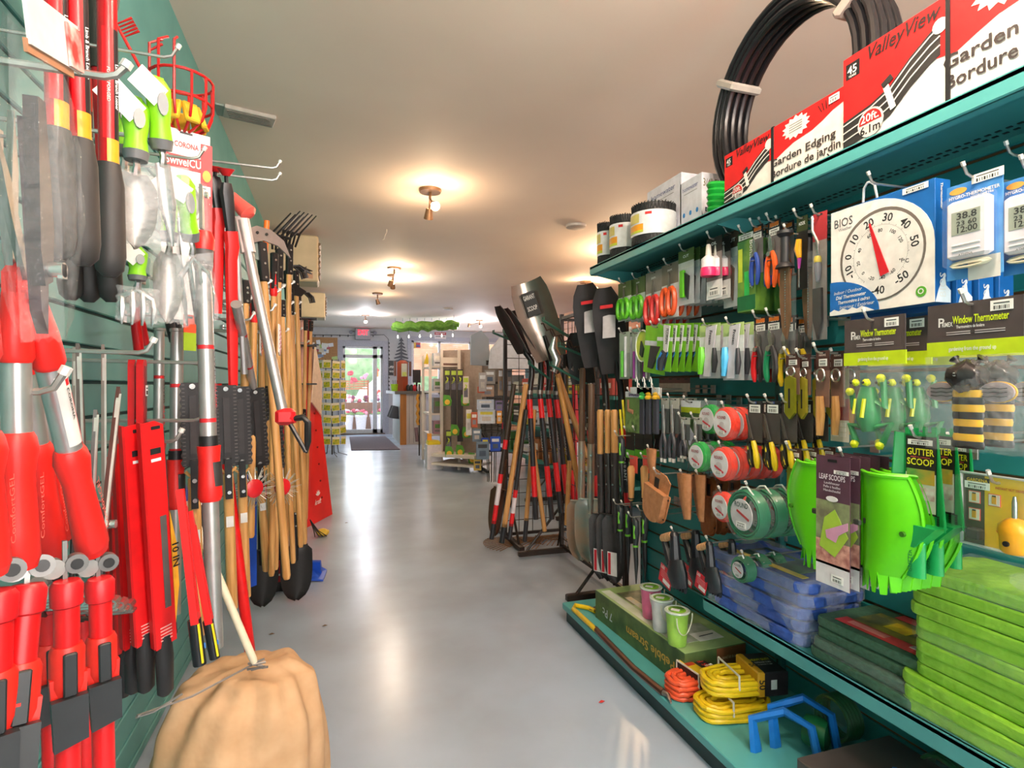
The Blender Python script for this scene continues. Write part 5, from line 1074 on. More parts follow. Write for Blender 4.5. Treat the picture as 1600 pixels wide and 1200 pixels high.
for X, a, c, w, kd, lab in ((-.30, (212, 160), (213, 388), .036, 'trowel', 'green-handled trowel with wide bagged blade, tag on top'), (-.27, (246, 128), (262, 385), .034, 'narrow', 'green-handled narrow transplanter hanging in front of the fruit picker'),
        (-.36, (190, 150), (196, 380), .034, 'fork', 'green-handled fork half hidden behind the red lopper'), (-.30, (265, 292), (262, 505), .030, 'trowel', 'lower green-handled trowel whose grip leans behind its neighbour'),
        (-.26, (287, 280), (313, 505), .032, 'fork', 'green-handled hand fork with bagged tines, rightmost of the lower ones'), (-.34, (215, 392), (214, 508), .03, 'fork', 'bagged hand fork under the wide trowel')):
    place(f_greentrowel, 'hand_'+{'narrow': 'transplanter'}.get(kd, kd), lab, 'hand tool', PL(a, X), PL(c, X), w*1.12, face=(.5, -.86, 0), args=(kd,), grp=GH)
hook(P(292, 247, X=-.27), XL+.004, 'behind the green-handled trowels', -1, grp='wire hooks on the left slatwall'); hook(P(248, 88, X=-.29), XL+.004, 'holding the narrow transplanter', -1, grp='wire hooks on the left slatwall')
# apple picker
t = thing('fruit_picker_basket', 'red wire fruit picker basket with yellow foam pads near the ceiling', 'fruit picker', P(287, 240, D=1.32))
c0 = P(284, 140, D=1.32); c1 = P(285, 212, D=1.32); Rr = .066; RW = M('c81c1c', .35)
b = B()
for z, rr in ((c0.z+.02, Rr), (c0.z-.035, Rr*.98)): b.tube([(c0.x+rr*math.cos(2*PI*i/20), c0.y+rr*math.sin(2*PI*i/20), z) for i in range(20)], .0032, RW, 6, closed=True)
for k in range(12):
    a = 2*PI*k/12; cx, cy = math.cos(a), math.sin(a); pr = c0.z+.02+(.06 if 5 < k < 10 else 0)
    pts = [(c0.x+Rr*cx, c0.y+Rr*cy, pr), (c0.x+Rr*cx, c0.y+Rr*cy, c0.z-.05), (c0.x+Rr*.85*cx, c0.y+Rr*.85*cy, c1.z+.03), (c0.x+Rr*.5*cx, c0.y+Rr*.5*cy, c1.z+.012), (c0.x+.008*cx, c0.y+.008*cy, c1.z)]
    if 5 < k < 10: pts = [(c0.x+Rr*cx*.6, c0.y+Rr*cy*.6, pr+.02)]+pts
    b.tube(pts, .003, RW, 6)
for q in range(5): b.tube([(c0.x-Rr-.01, c0.y-.03+.015*q, c0.z+.02), (c0.x-Rr-.05, c0.y-.05+.012*q, c0.z+.1), (c0.x-Rr-.02, c0.y-.05+.012*q, c0.z+.12)], .003, RW, 6)
b.build('wire_basket', t, world=True)
b = B()
for k in range(7): a = 2*PI*k/7; b.box((c0.x+.042*math.cos(a), c0.y+.042*math.sin(a), c0.z-.065), (.012, .034, .05), M('e4b828', .7, 0, 'foam', 'd8a820', 60), R=(0, -.35, a), bev=.004)
b.build('foam_padding', t, world=True)
b = B(); b.tube([(c1.x, c1.y, c1.z+.005), (c1.x, c1.y, c1.z-.06)], [.012, .014], RW, 10); b.build('pole_socket', t, world=True)
# swivel shears card
def f_swivel(r, w, L):
    card(r, w, L, [(0, .2, 'ece8e6'), (.2, 1, 'dcd8d8')], t=.002); b = B()
    b.box((0, -.002, -L*.17), (w*1.0, .0015, L*.07), M('d42028', .45), R=(0, .0, 0)); b.text('SwivelCUT', L*.045, WHITE, (0, -.0035, -L*.17), fit=w*.85); b.text('CORONA', L*.03, M('c03038', .5), (0, -.003, -L*.08), fit=w*.5)
    b.box((w*.42, -.003, -L*.3), (w*.24, .002, L*.5), M('d8202a', .45)); b.prism([(w*.42+w*.09*math.cos(2*PI*i/12), -L*.22+w*.14*math.sin(2*PI*i/12)) for i in range(12)], .001, M('f0a020', .4), y=-.004); sticker(b, w*.2, -L*.3, w*.6, L*.05, -.005); b.build('printed_panel', r)
    b = B(); loop(b, (0, -L*.38), w*.3, L*.1, .005, M('c8c0c0', .3), -.012); b.prism([(-w*.2, -L*.45), (w*.1, -L*.45), (w*.0, -L*.75), (-w*.1, -L*.72)], .005, STEEL, y=-.008); b.build('shear_head', r)
place(f_swivel, 'shears_card', 'white and red carded swivel grass shears behind the green trowels', 'shears pack', P(291, 205, X=-.33), P(291, 500, X=-.33), .10, face=(.4, -.9, 0))
# telescopic silver loppers
SIL = M('bdb8b6', .32, .7)
def f_telelopper(r, w, L, cut=1., grip=True, head=True):
    b = B(); b.tube([(0, 0, -.02), (0, 0, -L)], w*.5, SIL, 14); b.tube([(0, 0, -L*.02), (0, 0, -L*.03)], w*.58, SIL, 14); b.build('telescopic_tube', r)
    if head:
        b = B(); b.tube([(0, 0, .045), (0, 0, .03), (0, 0, .008)], [w*.58, w*.74, w*.7], M('d42420', .35), 16); b.build('red_collar', r)
        b = B(); b.tube([(0, 0, .008), (0, 0, -.02), (0, 0, -.035)], [w*.66, w*.6, w*.48], M('55504e', .45), 16); b.build('grey_cap', r)
        b = B(); b.box((0, 0, .09), (w*1.3, w*.9, .10), FILM, bev=.006); b.build('clear_sleeve', r)
        b = B(); b.prism([(-w*.4, .05), (w*.4, .05), (w*.3, .13), (-w*.1, .14)], .006, STEEL, y=.003); b.tube([(w*.1, -.006, .12), (w*.1, -.012, .12)], w*.22, CHROME, 10); b.build('lopper_head', r)
    b = B(); z = -L*.32
    for zz in (z+.07, z-.075): b.tube([(0, 0, zz), (0, 0, zz-.008)], w*.505, M('d02028', .4), 14)
    b.text('POWER', w*.5, M('36302e', .4), (w*.02, -w*.51, z+.035), fit=.07, a=-PI/2); b.text('GLIDE', w*.5, M('d02028', .4), (w*.02, -w*.515, z-.03), fit=.05, a=-PI/2); b.text('GRIP', w*.26, BLACK, (w*.1, -w*.515, z-.063)); b.build('printed_lettering', r)
    if grip:
        zg = -L*.55; g = w*.5
        b = B(); b.tube([(0, 0, zg+.07), (0, 0, zg+.062), (0, 0, zg+.05)], g*1.15, BLACK, 14); b.tube([(0, 0, zg+.05), (0, 0, zg+.02), (0, 0, zg-.02), (0, 0, zg-.05), (0, 0, zg-.06)], [g*1.45, g*1.3, g*1.4, g*1.5, g*1.2], M('d8201c', .4), 14); b.build('red_grip', r)
        b = B(); b.tube([(0, -g*.25, zg+.018), (0, -g*.3, zg-.03)], [g*1.22, g*1.25], M('2c2a2a', .5), 14); b.build('black_inlay', r)
place(f_telelopper, 'telescopic_lopper', 'nearest silver telescopic lopper pole with red collar and red and black grip', 'lopper', P(317, 398, D=1.12), P(336, 1012, D=1.12), .030, grp='silver telescopic loppers')
place(f_telelopper, 'telescopic_lopper', 'silver telescopic lopper pole with black collar just left of the nearest one', 'lopper', P(277, 505, X=-.34), P(272, 960, X=-.34), .026, grp='silver telescopic loppers', args=(1, True, False))
place(f_telelopper, 'telescopic_lopper', 'silver telescopic lopper pole farthest left, above the red saw sheaths', 'lopper', P(249, 505, X=-.42), P(246, 900, X=-.42), .023, grp='silver telescopic loppers', args=(1, True, False))
place(f_telelopper, 'telescopic_lopper', 'slim silver pole crossing behind the serrated grass whips', 'lopper', P(368, 470, X=-.24), P(408, 665, X=-.24), .024, args=(1, False, False))
# reach pruners with red handles
def f_reachpruner(r, w, L):
    b = B(); b.tube([(0, 0, -.0), (0, 0, -L*.03)], [w*.5, w*.2], M('c81c20', .4), 12); b.tube([(0, 0, -L*.03), (0, 0, -L*.07)], w*.12, BLACK, 6); b.build('red_knob', r)
    b = B(); b.tube([(0, 0, -L*.06), (0, 0, -L*.1), (w*.15, 0, -L*.28)], [w*.3, w*.42, w*.3], M('262224', .35), 8, flat=.7); b.build('black_lever', r)
    b = B(); b.tube([(w*.15, 0, -L*.27), (w*.2, 0, -L*.34), (w*.1, 0, -L*.4), (0, 0, -L*.7), (-w*.1, 0, -L)], [w*.42, w*.45, w*.38, w*.36, w*.3], M('dc1c1c', .38), 8, flat=.7); b.build('red_body', r)
    b = B(); b.tube([(w*.5, .006, -L*.3), (w*.7, .006, -L*.95)], w*.2, SIL, 8); b.build('side_rod', r)
place(f_reachpruner, 'reach_pruner', 'red and black reach pruner, left of the pair hanging below the bare hooks', 'pruner', P(336, 262, X=-.29), P(342, 490, X=-.29), .042, face=(.5, -.86, 0))
place(f_reachpruner, 'reach_pruner', 'red and black reach pruner, right of the pair hanging below the bare hooks', 'pruner', P(353, 264, X=-.26), P(367, 602, X=-.26), .042, face=(.5, -.86, 0))
for u, v, s in ((421, 262, 'bare at its tip, upper of the two long ones near the ceiling'), (421, 281, 'bare at its tip, lower of the two long ones near the ceiling')): hook(P(u, v, X=-.19), XL+.004, s, -1, grp='long bare hooks on the left wall', r=.0035)
for u, v, X in ((205, 212, -.33), (208, 551, -.32), (305, 567, -.28), (48, 612, -.30), (296, 657, -.29), (258, 690, -.33), (415, 486, -.22), (380, 500, -.26)): hook(P(u, v, X=X), XL+.004, 'on the left wall '+{205: 'above the wide trowel', 208: 'over the shear blades', 305: 'over the red saw sheaths', 48: 'between the red comfort grips', 296: 'through the red saw cards', 258: 'below the red saw cards', 415: 'among the wooden handles', 380: 'beside the silver pole'}[u], -1, grp='wire hooks on the left slatwall', r=.0038)
# small pruner grips peeking below the green tools
def f_griponly(r, w, L, c=None):
    c = c or DRED
    b = B(); b.prism([(-w*.3, 0), (w*.3, 0), (w*.2, -L*.3), (-w*.2, -L*.3)], .006, STEEL); b.build('blade', r)
    for s in (-1, 1):
        b = B(); b.tube([(s*w*.12, 0, -L*.25), (s*w*.3, 0, -L*.6), (s*w*.4, 0, -L*.96), (s*w*.4, 0, -L)], [w*.15, w*.2, w*.2, w*.1], c, 10); b.build('handle', r)
place(f_griponly, 'pruning_shears', 'pair of red shear handles poking out below the bagged fork', 'shears', P(208, 455, X=-.40), P(222, 545, X=-.40), .05)
place(f_griponly, 'pruning_shears', 'pair of ribbed black handles below the green-handled trowel', 'shears', P(255, 450, X=-.36), P(275, 527, X=-.36), .05, args=(M('2a282a', .55),))
# big red grips
RG = M('e6241e', .42, 0, None, 'de201a', 8)
def f_comfort(r, w, L, g=.6, label=True):
    b = B(); b.tube([(0, 0, -.02), (0, 0, -L*(1-g)-.02)], w*.34, SIL, 14); b.build('handle_tube', r)
    b = B(); b.tube([(0, 0, .035), (0, 0, .0), (0, 0, -.03), (0, 0, -.036)], [w*.34, w*.46, w*.5, w*.42], RG, 14, flat=.8); b.prism([(-w*.3, .02), (w*.3, .02), (w*.16, .07), (-w*.3, .055)], .012, RG, y=.006); b.build('red_ferrule', r)
    z0 = -L*(1-g); gl = L*g; b = B()
    b.tube([(0, 0, z0+.002), (0, 0, z0-.004), (0, 0, z0-.016), (0, 0, z0-gl*.3), (0, 0, z0-gl*.7), (0, 0, z0-gl*.93), (0, 0, z0-gl*.94), (0, 0, -L)], [w*.4, w*.48, w*.54, w*.43, w*.5, w*.54, w*.52, w*.46], RG, 18, flat=.85)
    b.text('ComfortGEL', w*.22, M('f86a5c', .4), (w*.18, -w*.475, z0-gl*.55), fit=gl*.5, a=PI/2, bold=False); b.build('comfort_grip', r)
    b = B(); b.prism([(-w*.05, .02), (w*.1, .02), (w*.3, .16), (w*.12, .22), (-w*.1, .12)], .006, STEEL, y=.006); b.tube([(w*.05, -.004, .09), (w*.05, -.012, .09)], w*.16, CHROME, 10); b.build('lopper_blade', r)
    if label:
        b = B(); n = 6; rr = w*.345
        for (za, zb, a0, a1, m) in ((-.045, z0+.01, -1.1, .4, M('dcd6d2', .4)), (-.07, z0+.004, .1, 1.0, M('d82028', .4)), (-.05, -.058, -.3, .9, M('d82028', .4))):
            q = [(rr*1.01*math.sin(lerp(a0, a1, i/n)), -rr*1.015*math.cos(lerp(a0, a1, i/n)), z) for z in (za, zb) for i in range(n+1)]; b.add(q, [[i, i+1, i+n+2, i+n+1] for i in range(n)], m, True)
        b.text('CORONA', w*.13, BLACK, (-w*.1, -rr*1.03, -.08), fit=.05, a=-PI/2); b.build('handle_label', r)
for k, (X, a, c, w, g, lab) in enumerate(((-.31, (24, 512), (30, 888), .038, .56, 'leftmost big red comfort-grip lopper handle, hanging straight'), (-.30, (66, 525), (146, 860), .040, .52, 'big red comfort-grip lopper handle slanting right with a grey label'),
        (-.38, (36, 540), (82, 872), .040, .56, 'red comfort-grip handle showing between the two big ones'), (-.45, (52, 560), (96, 842), .040, .5, 'dark red comfort-grip handle deepest behind the big ones'), (-.30, (-36, 500), (-24, 900), .040, .56, 'red comfort-grip handle cut by the left edge'))):
    place(f_comfort, 'anvil_lopper', lab, 'lopper', PL(a, X), PL(c, X), w, args=(g, k == 1), grp='red comfort-grip loppers')
# telescopic pole clamps at the bottom left
def f_poleclamp(r, w, L):
    b = B(); b.tube([(0, 0, -.02), (0, 0, -L)], w*.4, M('d81418', .35), 14); b.build('red_pole', r)
    b = B(); b.tube([(0, 0, 0), (0, 0, -.006), (0, 0, -.028), (0, 0, -.03)], [w*.4, w*.52, w*.5, w*.42], M('c8141c', .4), 14); b.build('top_ferrule', r)
    b = B(); b.box((0, .01, .02), (w*.14, w*.16, .05), STEEL); b.tube([(w*.34, .004, .016), (w*.34, .016, .016)], w*.36, M('7c7a78', .4, .6), 16); b.tube([(w*.34, .0025, .016), (w*.34, .0175, .016)], w*.2, M('1c1a1a', .4), 14); b.tube([(-w*.34, .006, .014), (-w*.34, .018, .014)], w*.36, M('a8a4a0', .35, .6), 16); b.build('pulley_bracket', r)
    z = -.10
    b = B(); b.tube([(0, 0, z+.025), (0, 0, z+.018), (0, 0, z-.02), (w*.0, 0, z-.035)], [w*.46, w*.55, w*.55, w*.42], M('e0281c', .42), 14); b.prism([(-w*.56, z-.01), (w*.56, z-.01), (w*.5, z-.045), (-w*.5, z-.045)], .01, M('e0281c', .42), y=0); b.build('clamp_collar', r)
    b = B(); b.box((0, -w*.56, z-.005), (w*.42, .006, .05), M('26282a', .4), bev=.002); b.prism([(-w*.58, z-.03), (w*.5, z-.03), (w*.5, z-.082), (-w*.5, z-.088)], .010, M('26282a', .4), y=-w*.46); b.build('clamp_lever', r)
pc = None
for k, (X, a, c, lab) in enumerate(((-.30, (44, 912), (20, 1180), 'leftmost red telescopic pole with a black clamp lever'), (-.30, (104, 907), (106, 1180), 'middle red telescopic pole with a black clamp lever'), (-.29, (156, 903), (162, 1180), 'right red telescopic pole with a black clamp lever'),
        (-.40, (76, 925), (82, 1180), 'darker red clamp pole behind the first gap'), (-.42, (128, 940), (134, 1180), 'darker red clamp pole behind the second gap'), (-.31, (-4, 922), (-10, 1180), 'red clamp pole at the left edge of the photo'))):
    A, Bp = PL(a, X), PL(c, X); A, Bp = A, A+(Bp-A).normalized()*.34
    if pc is None: pc = place(f_poleclamp, 'telescopic_pole', lab, 'telescopic pole', A, Bp, .032, face=(.5, -.86, 0), grp='red telescopic poles')
    else: again(pc, A, Bp, lab, (.5, -.86, 0))
t = thing('pole_rack', 'black slotted rack bar holding the red telescopic poles', 'rack', P(80, 935, X=-.36))
b = B(); p, q = P(5, 930, X=-.40), P(150, 950, X=-.40)
for dz in (0, -.02): b.tube([p+Vector((0, 0, dz)), q+Vector((0, 0, dz))], .004, DKST, 6)
for k in range(9): m = p.lerp(q, k/8); b.box(m+Vector((.03, 0, -.01)), (.06, .02, .006), CHROME, bev=.002); b.tube([m+Vector((.05, -.012, 0)), m+Vector((.05, .012, 0))], .008, CHROME, 8)
b.build('bar', t, world=True)
b = B(); b.tube([p+Vector((0, .02, 0)), Vector((XL+.004, p.y+.02, p.z))], .005, DKST, 6); b.tube([q-Vector((0, .05, 0)), Vector((XL+.004, q.y-.05, q.z))], .005, DKST, 6); b.build('wall_arm', t, world=True)
# hedge shear blades standing up
def f_hedgeshear(r, w, L, c='8a7c76'):
    b = B(); b.prism([(-w*.3, -L), (w*.2, -L), (w*.42, -L*.5), (w*.25, -L*.04), (0, 0), (-w*.1, -L*.1), (-w*.3, -L*.6)], .005, M(c, .3, .7)); b.prism([(-w*.32, -L*.98), (-w*.2, -L*.98), (-w*.02, -L*.05), (-w*.12, -L*.1)], .006, M('d8d2cc', .3, .6), y=-.002); b.build('blade', r)
    b = B(); b.tube([(w*.1, -.004, -L*.9), (w*.1, -.016, -L*.9)], w*.2, CHROME, 10); b.build('pivot_bolt', r)
    for s in (-1, 1):
        b = B(); b.tube([(s*w*.1, 0, -L*.97), (s*w*.5, 0, -L*1.3)], w*.16, M('30282a', .4), 8); b.build('handle', r)
for k, (X, a, c, w, cc, lab) in enumerate(((-.33, (182, 604), (158, 845), .032, '6a4440', 'brown-tinted hedge shear blade standing beside the red sheaths'), (-.40, (158, 538), (160, 800), .012, '9a8c84', 'thin pale shear blade edge seen end-on'), (-.40, (118, 536), (128, 790), .028, '7a6a66', 'dark hedge shear blade behind the slanting red grip'), (-.44, (113, 542), (116, 820), .026, 'a89c94', 'light serrated pruning blade next to the dark shear blade'), (-.36, (146, 640), (140, 800), .02, '8a8080', 'short steel blade behind the slanting red grip'))):
    place(f_hedgeshear, 'hedge_shears', lab, 'shears', PL(a, X), PL(c, X), w, args=(cc,))
# red saw sheaths
def f_sawsheath(r, w, L, front=False):
    b = B(); h = L*.80
    b.prism([(-w*.4, -.002), (w*.1, 0), (w*.42, -L*.015), (w*.5, -h), (-w*.42, -h-.004)], .004, M('e01418', .38)); b.box((-w*.45, .002, -h/2), (.004, .012, h), M('c01216', .4)); 
    b.box((w*.05, -.0045, -L*.1), (w*.42, .001, L*.02), BLACK); b.box((w*.05, -.0045, -L*.13), (w*.4, .001, L*.01), WHITE); b.box((w*.1, -.0045, -.012), (w*.36, .001, .006), BLACK)
    for q in range(5): b.box((w*.05, -.0045, -h+L*(.02+.012*q)), (w*.5, .0008, L*.004), M('f0b0a8', .5))
    if front: b.box((w*.2, -.0046, -h*.62), (w*.26, .001, h*.42), M('5a5654', .4)); b.text('10 IN', w*.3, BLACK, (w*.62, -.006, -h*.6), a=-PI/2, fit=.05); b.prism([(w*.5, -h*.4), (w*.72, -h*.55), (w*.74, -h*.75), (w*.5, -h*.92)], .002, M('f0a828', .45), y=-.002)
    b.build('card_sheath', r)
    b = B(); b.prism([(w*.35, -L*.02), (w*.52, -L*.04), (w*.62, -h*.98), (w*.46, -h)], .003, M('4a4648', .3, .5), y=.004); b.build('saw_blade', r)
    b = B(); b.tube([(w*.05, .003, -h*.96), (w*.0, .003, -h*1.06), (-w*.05, .003, -L*.985), (-w*.05, .003, -L)], [w*.3, w*.4, w*.36, w*.2], M('232021', .5), 10, flat=.7); b.build('handle', r)
for k, (X, a, c, lab) in enumerate(((-.31, (236, 658), (262, 1085), 'front red saw sheath with a dark window and orange sticker'), (-.34, (208, 663), (232, 1080), 'red saw sheath second from the front'), (-.37, (196, 690), (212, 1082), 'red saw sheath third from the front'), (-.41, (188, 712), (198, 1088), 'red saw sheath fourth from the front'), (-.45, (180, 728), (182, 1096), 'red saw sheath nearest the wall'))):
    place(f_sawsheath, 'pruning_saw_sheath', lab, 'saw', PL(a, X), PL(c, X), .043, face=(.7, -.7, 0), args=(k == 0,), grp='red sheathed pruning saws')
def f_redframe(r, w, L):
    b = B(); out = [(-w/2, -L), (-w/2, -.01), (-w*.3, 0), (w*.3, 0), (w/2, -.01), (w/2, -L)]; b.prism(out, .012, M('cc141a', .35)); b.box((0, -.013, -L*.5), (w*.4, .002, L*.86), M('7c1c1e', .3)); sticker(b, w*.1, -L*.35, w*.5, L*.12, -.0145); b.build('sheath', r)
place(f_redframe, 'folding_saw', 'slim red folded saw on the long hook, left of two', 'saw', P(202, 562, X=-.40), P(202, 700, X=-.40), .02); place(f_redframe, 'folding_saw', 'slim red folded saw on the long hook, right of two', 'saw', P(216, 562, X=-.38), P(216, 700, X=-.38), .026)
def f_polesaw(r, w, L):
    b = B(); b.prism([(-w*.3, 0), (w*.1, 0), (w*.5, -L*.74), (-w*.5, -L*.76)], .012, M('e41818', .38)); b.box((-w*.0, -.013, -L*.4), (.002, .002, L*.6), M('b81014', .4)); b.build('red_sheath', r)
    b = B(); b.tube([(0, -.004, -L*.74), (w*.1, -.004, -L)], w*.46, M('1c1c20', .3), 10); b.box((-w*.42, -.012, -L*.87), (w*.2, .003, L*.22), M('e0cc18', .4)); b.box((w*.1, -.004-w*.47, -L*.9), (w*.12, .002, L*.03), M('3a80d0', .4)); b.build('black_end', r)
place(f_polesaw, 'pole_saw_blade', 'long red pole saw sheath ending black and yellow, left of two', 'saw', P(276, 765, D=1.0), P(308, 1040, D=1.0), .024); place(f_polesaw, 'pole_saw_blade', 'long red pole saw sheath ending black and yellow, right of two', 'saw', P(290, 800, D=1.06), P(332, 1030, D=1.06), .02)
def f_rod(r, w, L, m=None, tip=None):
    b = B(); b.tube([(0, 0, 0), (0, 0, -L*.98), (0, 0, -L)], [w*.5, w*.5, w*.36], m or RG, 12); b.build('shaft', r)
    if tip:
        b = B(); b.tube([(0, 0, .03), (0, 0, 0), (0, 0, -.05)], [w*.4, w*.66, w*.62], tip, 10); b.build('end_cap', r)
place(f_rod, 'picker_pole', 'straight red pole leaning behind the silver lopper pole', 'pole', P(338, 600, D=1.65), P(394, 1046, D=1.65), .03, args=(M('dc1618', .35),))
place(f_rod, 'cream_pole', 'cream coloured handle slanting down to the canvas bag', 'handle', P(279, 752, D=1.3), P(398, 1036, D=1.3), .017, args=(M('e0d0b4', .5), M('3a4a9a', .4)))
# serrated grass whips
def f_grasswhip(r, w, L, Lh):
    b = B(); n = 22; le = [(-w*.5-(.004 if i % 2 else 0), -L*i/n) for i in range(n+1)]; ri = [(w*.5+(.004 if i % 2 else 0), -L*i/n) for i in range(n+1)]
    b.prism([(a, z) for a, z in le]+[(a, z) for a, z in ri[::-1]], .004, M('2e2a2a', .4, .3)); b.box((0, -.0055, -L*.5), (w*.3, .003, L*.7), M('3c3636', .4, .3)); 
    for i in range(n): 
        for s in (-1, 1): b.box((s*w*.42, -.0045, -L*(i+.5)/n), (w*.14, .001, L*.008), M('6a625e', .4, .5))
    b.build('serrated_blade', r)
    b = B()
    for z in (-L*.04, -L*.95): b.tube([(0, -.003, z), (0, -.008, z)], .006, CHROME, 10)
    for z in (-L-.03, -L-.075): b.tube([(0, -.013, z), (0, -.019, z)], .005, CHROME, 8)
    b.build('rivets', r)
    b = B(); b.box((0, -.008, -L-.04), (w*.34, .01, .11), M('1e1b1b', .45, .3)); b.tube([(-w*.4, 0, -L-.012), (0, -.004, -L-.03), (w*.4, 0, -L-.012)], .004, M('b8884c', .5), 6); b.build('ferrule', r)
    b = B(); b.tube([(0, .006, -L-.03), (0, .006, -L-Lh*.6), (0, .006, -L-Lh)], [.0125, .0135, .014], WOOD, 12); b.box((0, -.0085, -L-.16), (.018, .001, .03), M('d8d4d0', .5)); b.build('wooden_handle', r)
def whip(ut, vt, ub, vb, X, w, Lh, lab):
    A, Bp = P(ut, vt, X=X), P(ub, vb, X=X)
    return place(f_grasswhip, 'grass_whip', lab, 'grass whip', A, Bp, w, face=(.25, -1, 0), grp='black serrated grass whips', args=(Lh,))
whip(436-10, 602, 440-7, 732, -.215, .052, .32, 'serrated black grass whip on the right end of its row')
whip(398, 606, 406, 728, -.235, .052, .45, 'serrated black grass whip second from the right')
whip(374, 604, 378, 726, -.255, .05, .42, 'serrated black grass whip in the middle of the row')
whip(352, 602, 356, 724, -.27, .05, .42, 'serrated black grass whip right of the silver pole')
whip(300, 598, 303, 728, -.30, .042, .4, 'serrated black grass whip on the left end of its row')
# rotary wire weeders with red hubs
for k, (u, v, D) in enumerate(((441, 761, 1.9), (397, 763, 1.75), (412, 768, 2.1))):
    p = P(u, v, D=D); t = thing('wire_weeder', 'round spring wire head with a red hub %s' % ('beside the rightmost grass whip', 'left of the middle grass whip handle', 'half hidden between the handles')[k], 'wire head', p, PI/2, 'wire heads with red hubs', rx=0)
    X = TR(0, 0, 0, PI/2, 0, -.9)
    b = B(); b.lathe([(.02, -.008), (.028, -.004), (.029, .004), (.02, .01)], M('c81c24', .35), 18, X); b.build('red_hub', t)
    b = B()
    for i in range(60):
        a = 2*PI*i/60; l = .05+.008*(i % 3); b.tube([(math.cos(a)*.02, math.sin(a)*.02, 0), (math.cos(a+.1)*l, math.sin(a+.1)*l, .008*((i % 4)-1.5))], .0009, M('d4ccc0', .3, .6), 3, X, cap=False)
    b.build('wire_bristles', t, kind='stuff')
# long wooden-handled tools
def f_longtool(r, w, L, head=None, sock=.12):
    b = B(); b.tube([(0, 0, -sock*.7), (0, 0, -L*.5), (0, 0, -L*.99), (0, 0, -L)], [w*.44, w*.5, w*.5, w*.36], WOOD, 10); b.build('wooden_handle', r)
    b = B(); b.box((0, -w*.1, -sock*.45), (w*1.1, w*.9, sock*1.0), M('242021', .4, .3), bev=.003)
    for z in (-.02, -sock*.5, -sock*.85): b.tube([(0, -w*.5, z), (0, -w*.62, z)], .004, CHROME, 8)
    b.build('socket', r)
    b = B()
    if head == 'hoe': 
        b.prism([(-.075, .0), (-.06, .035), (-.02, .055), (.03, .05), (.075, .02), (.095, -.035), (.05, .0), (0, .01), (-.04, -.005)], .006, M('a89c98', .28, .7), y=-.01); b.prism([(-.06, -.004), (.0, .008), (.02, -.06), (-.04, -.05)], .004, M('8a9a96', .3, .6), y=.0)
        for s in (-.02, .012): b.tube([(s, -.014, .032), (s, -.019, .032)], .005, BLACK, 8)
    elif head == 'fork':
        for q in range(5): b.tube([(-.028+.014*q, 0, .0), (-.036+.02*q, -.01, .06), (.03+.02*q, -.03, .15)], [.005, .0045, .003], M('262223', .4, .4), 6)
        b.tube([(-.036, -.01, .055), (.044, -.01, .055)], .006, M('262223', .4, .4), 6)
    elif head == 'claw':
        for q in range(4): b.tube([(0, 0, 0), (.02, -.01, .03), (.05, -.025+.014*q, .03), (.075, -.03+.014*q, .01), (.085, -.03+.014*q, -.02)], .0042, M('2a2425', .4, .4), 6)
    elif head == 'starwheel':
        for q in range(7): a = q*2*PI/7; b.tube([(.05, 0, .02), (.05+.05*math.cos(a), .03*math.sin(a), .02+.03*math.sin(a))], [.012, .002], M('262223', .4, .4), 6)
        b.tube([(0, 0, 0), (.05, 0, .02)], .006, STEEL, 6)
    elif head == 'red': b.tube([(0, 0, .0), (0, 0, -.14), (0, 0, -.15)], [w*.5, w*.62, w*.4], M('e02020', .38), 12)
    elif head == 'mattock': b.prism([(-.02, -.02), (.06, -.03), (.09, .0), (.02, .03), (-.05, .05)], .006, M('241f20', .4, .3), y=.0)
    if head: b.build({'hoe': 'hoe_blade', 'fork': 'tines', 'claw': 'claws', 'starwheel': 'spiked_wheel', 'red': 'red_grip', 'mattock': 'cutting_head'}[head], r)
LT = [(408, 382, 448, 905, 1.85, .026, 'hoe', 'wooden-handled hoe with a curved bright steel blade, nearest the camera'), (436, 392, 430, 890, 2.2, .024, 'fork', 'long-handled fork with black tines pointing up beside the hoe'), (452, 384, 446, 892, 2.4, .024, 'fork', 'long-handled fork with the tallest black tines under the ceiling'),
      (448, 425, 470, 855, 2.5, .024, 'claw', 'long-handled cultivator with hooked black claws'), (462, 425, 476, 850, 2.9, .024, 'starwheel', 'long-handled spiked wheel cultivator'), (452, 452, 462, 800, 2.7, .03, 'mattock', 'long-handled tool with a black riveted strap, right of the red grip'),
      (428, 398, 424, 900, 2.0, .022, 'red', 'long-handled tool with a red rubber grip beside the hoe'), (466, 465, 466, 892, 3.1, .024, 'claw', 'long-handled claw farther down the row'), (398, 432, 392, 840, 1.8, .022, 'red', 'red-gripped long tool left of the hoe strap'), (383, 440, 382, 700, 1.7, .024, None, 'plain wooden long handle beside the reach pruners'),
      (392, 440, 398, 720, 1.9, .024, None, 'plain wooden long handle just left of the hoe handle'), (478, 500, 472, 800, 3.5, .022, None, 'black-tipped wooden handle in the strapped bundle, left one'), (486, 502, 478, 812, 3.7, .022, None, 'black-tipped wooden handle in the strapped bundle, right one'), (440, 470, 458, 880, 2.3, .022, None, 'slim wooden handle in front of the white cards'), (416, 470, 424, 890, 2.1, .022, None, 'slim wooden handle behind the hoe handle'), (474, 640, 477, 845, 3.2, .022, None, 'orange-brown wooden handle next to the red sack')]
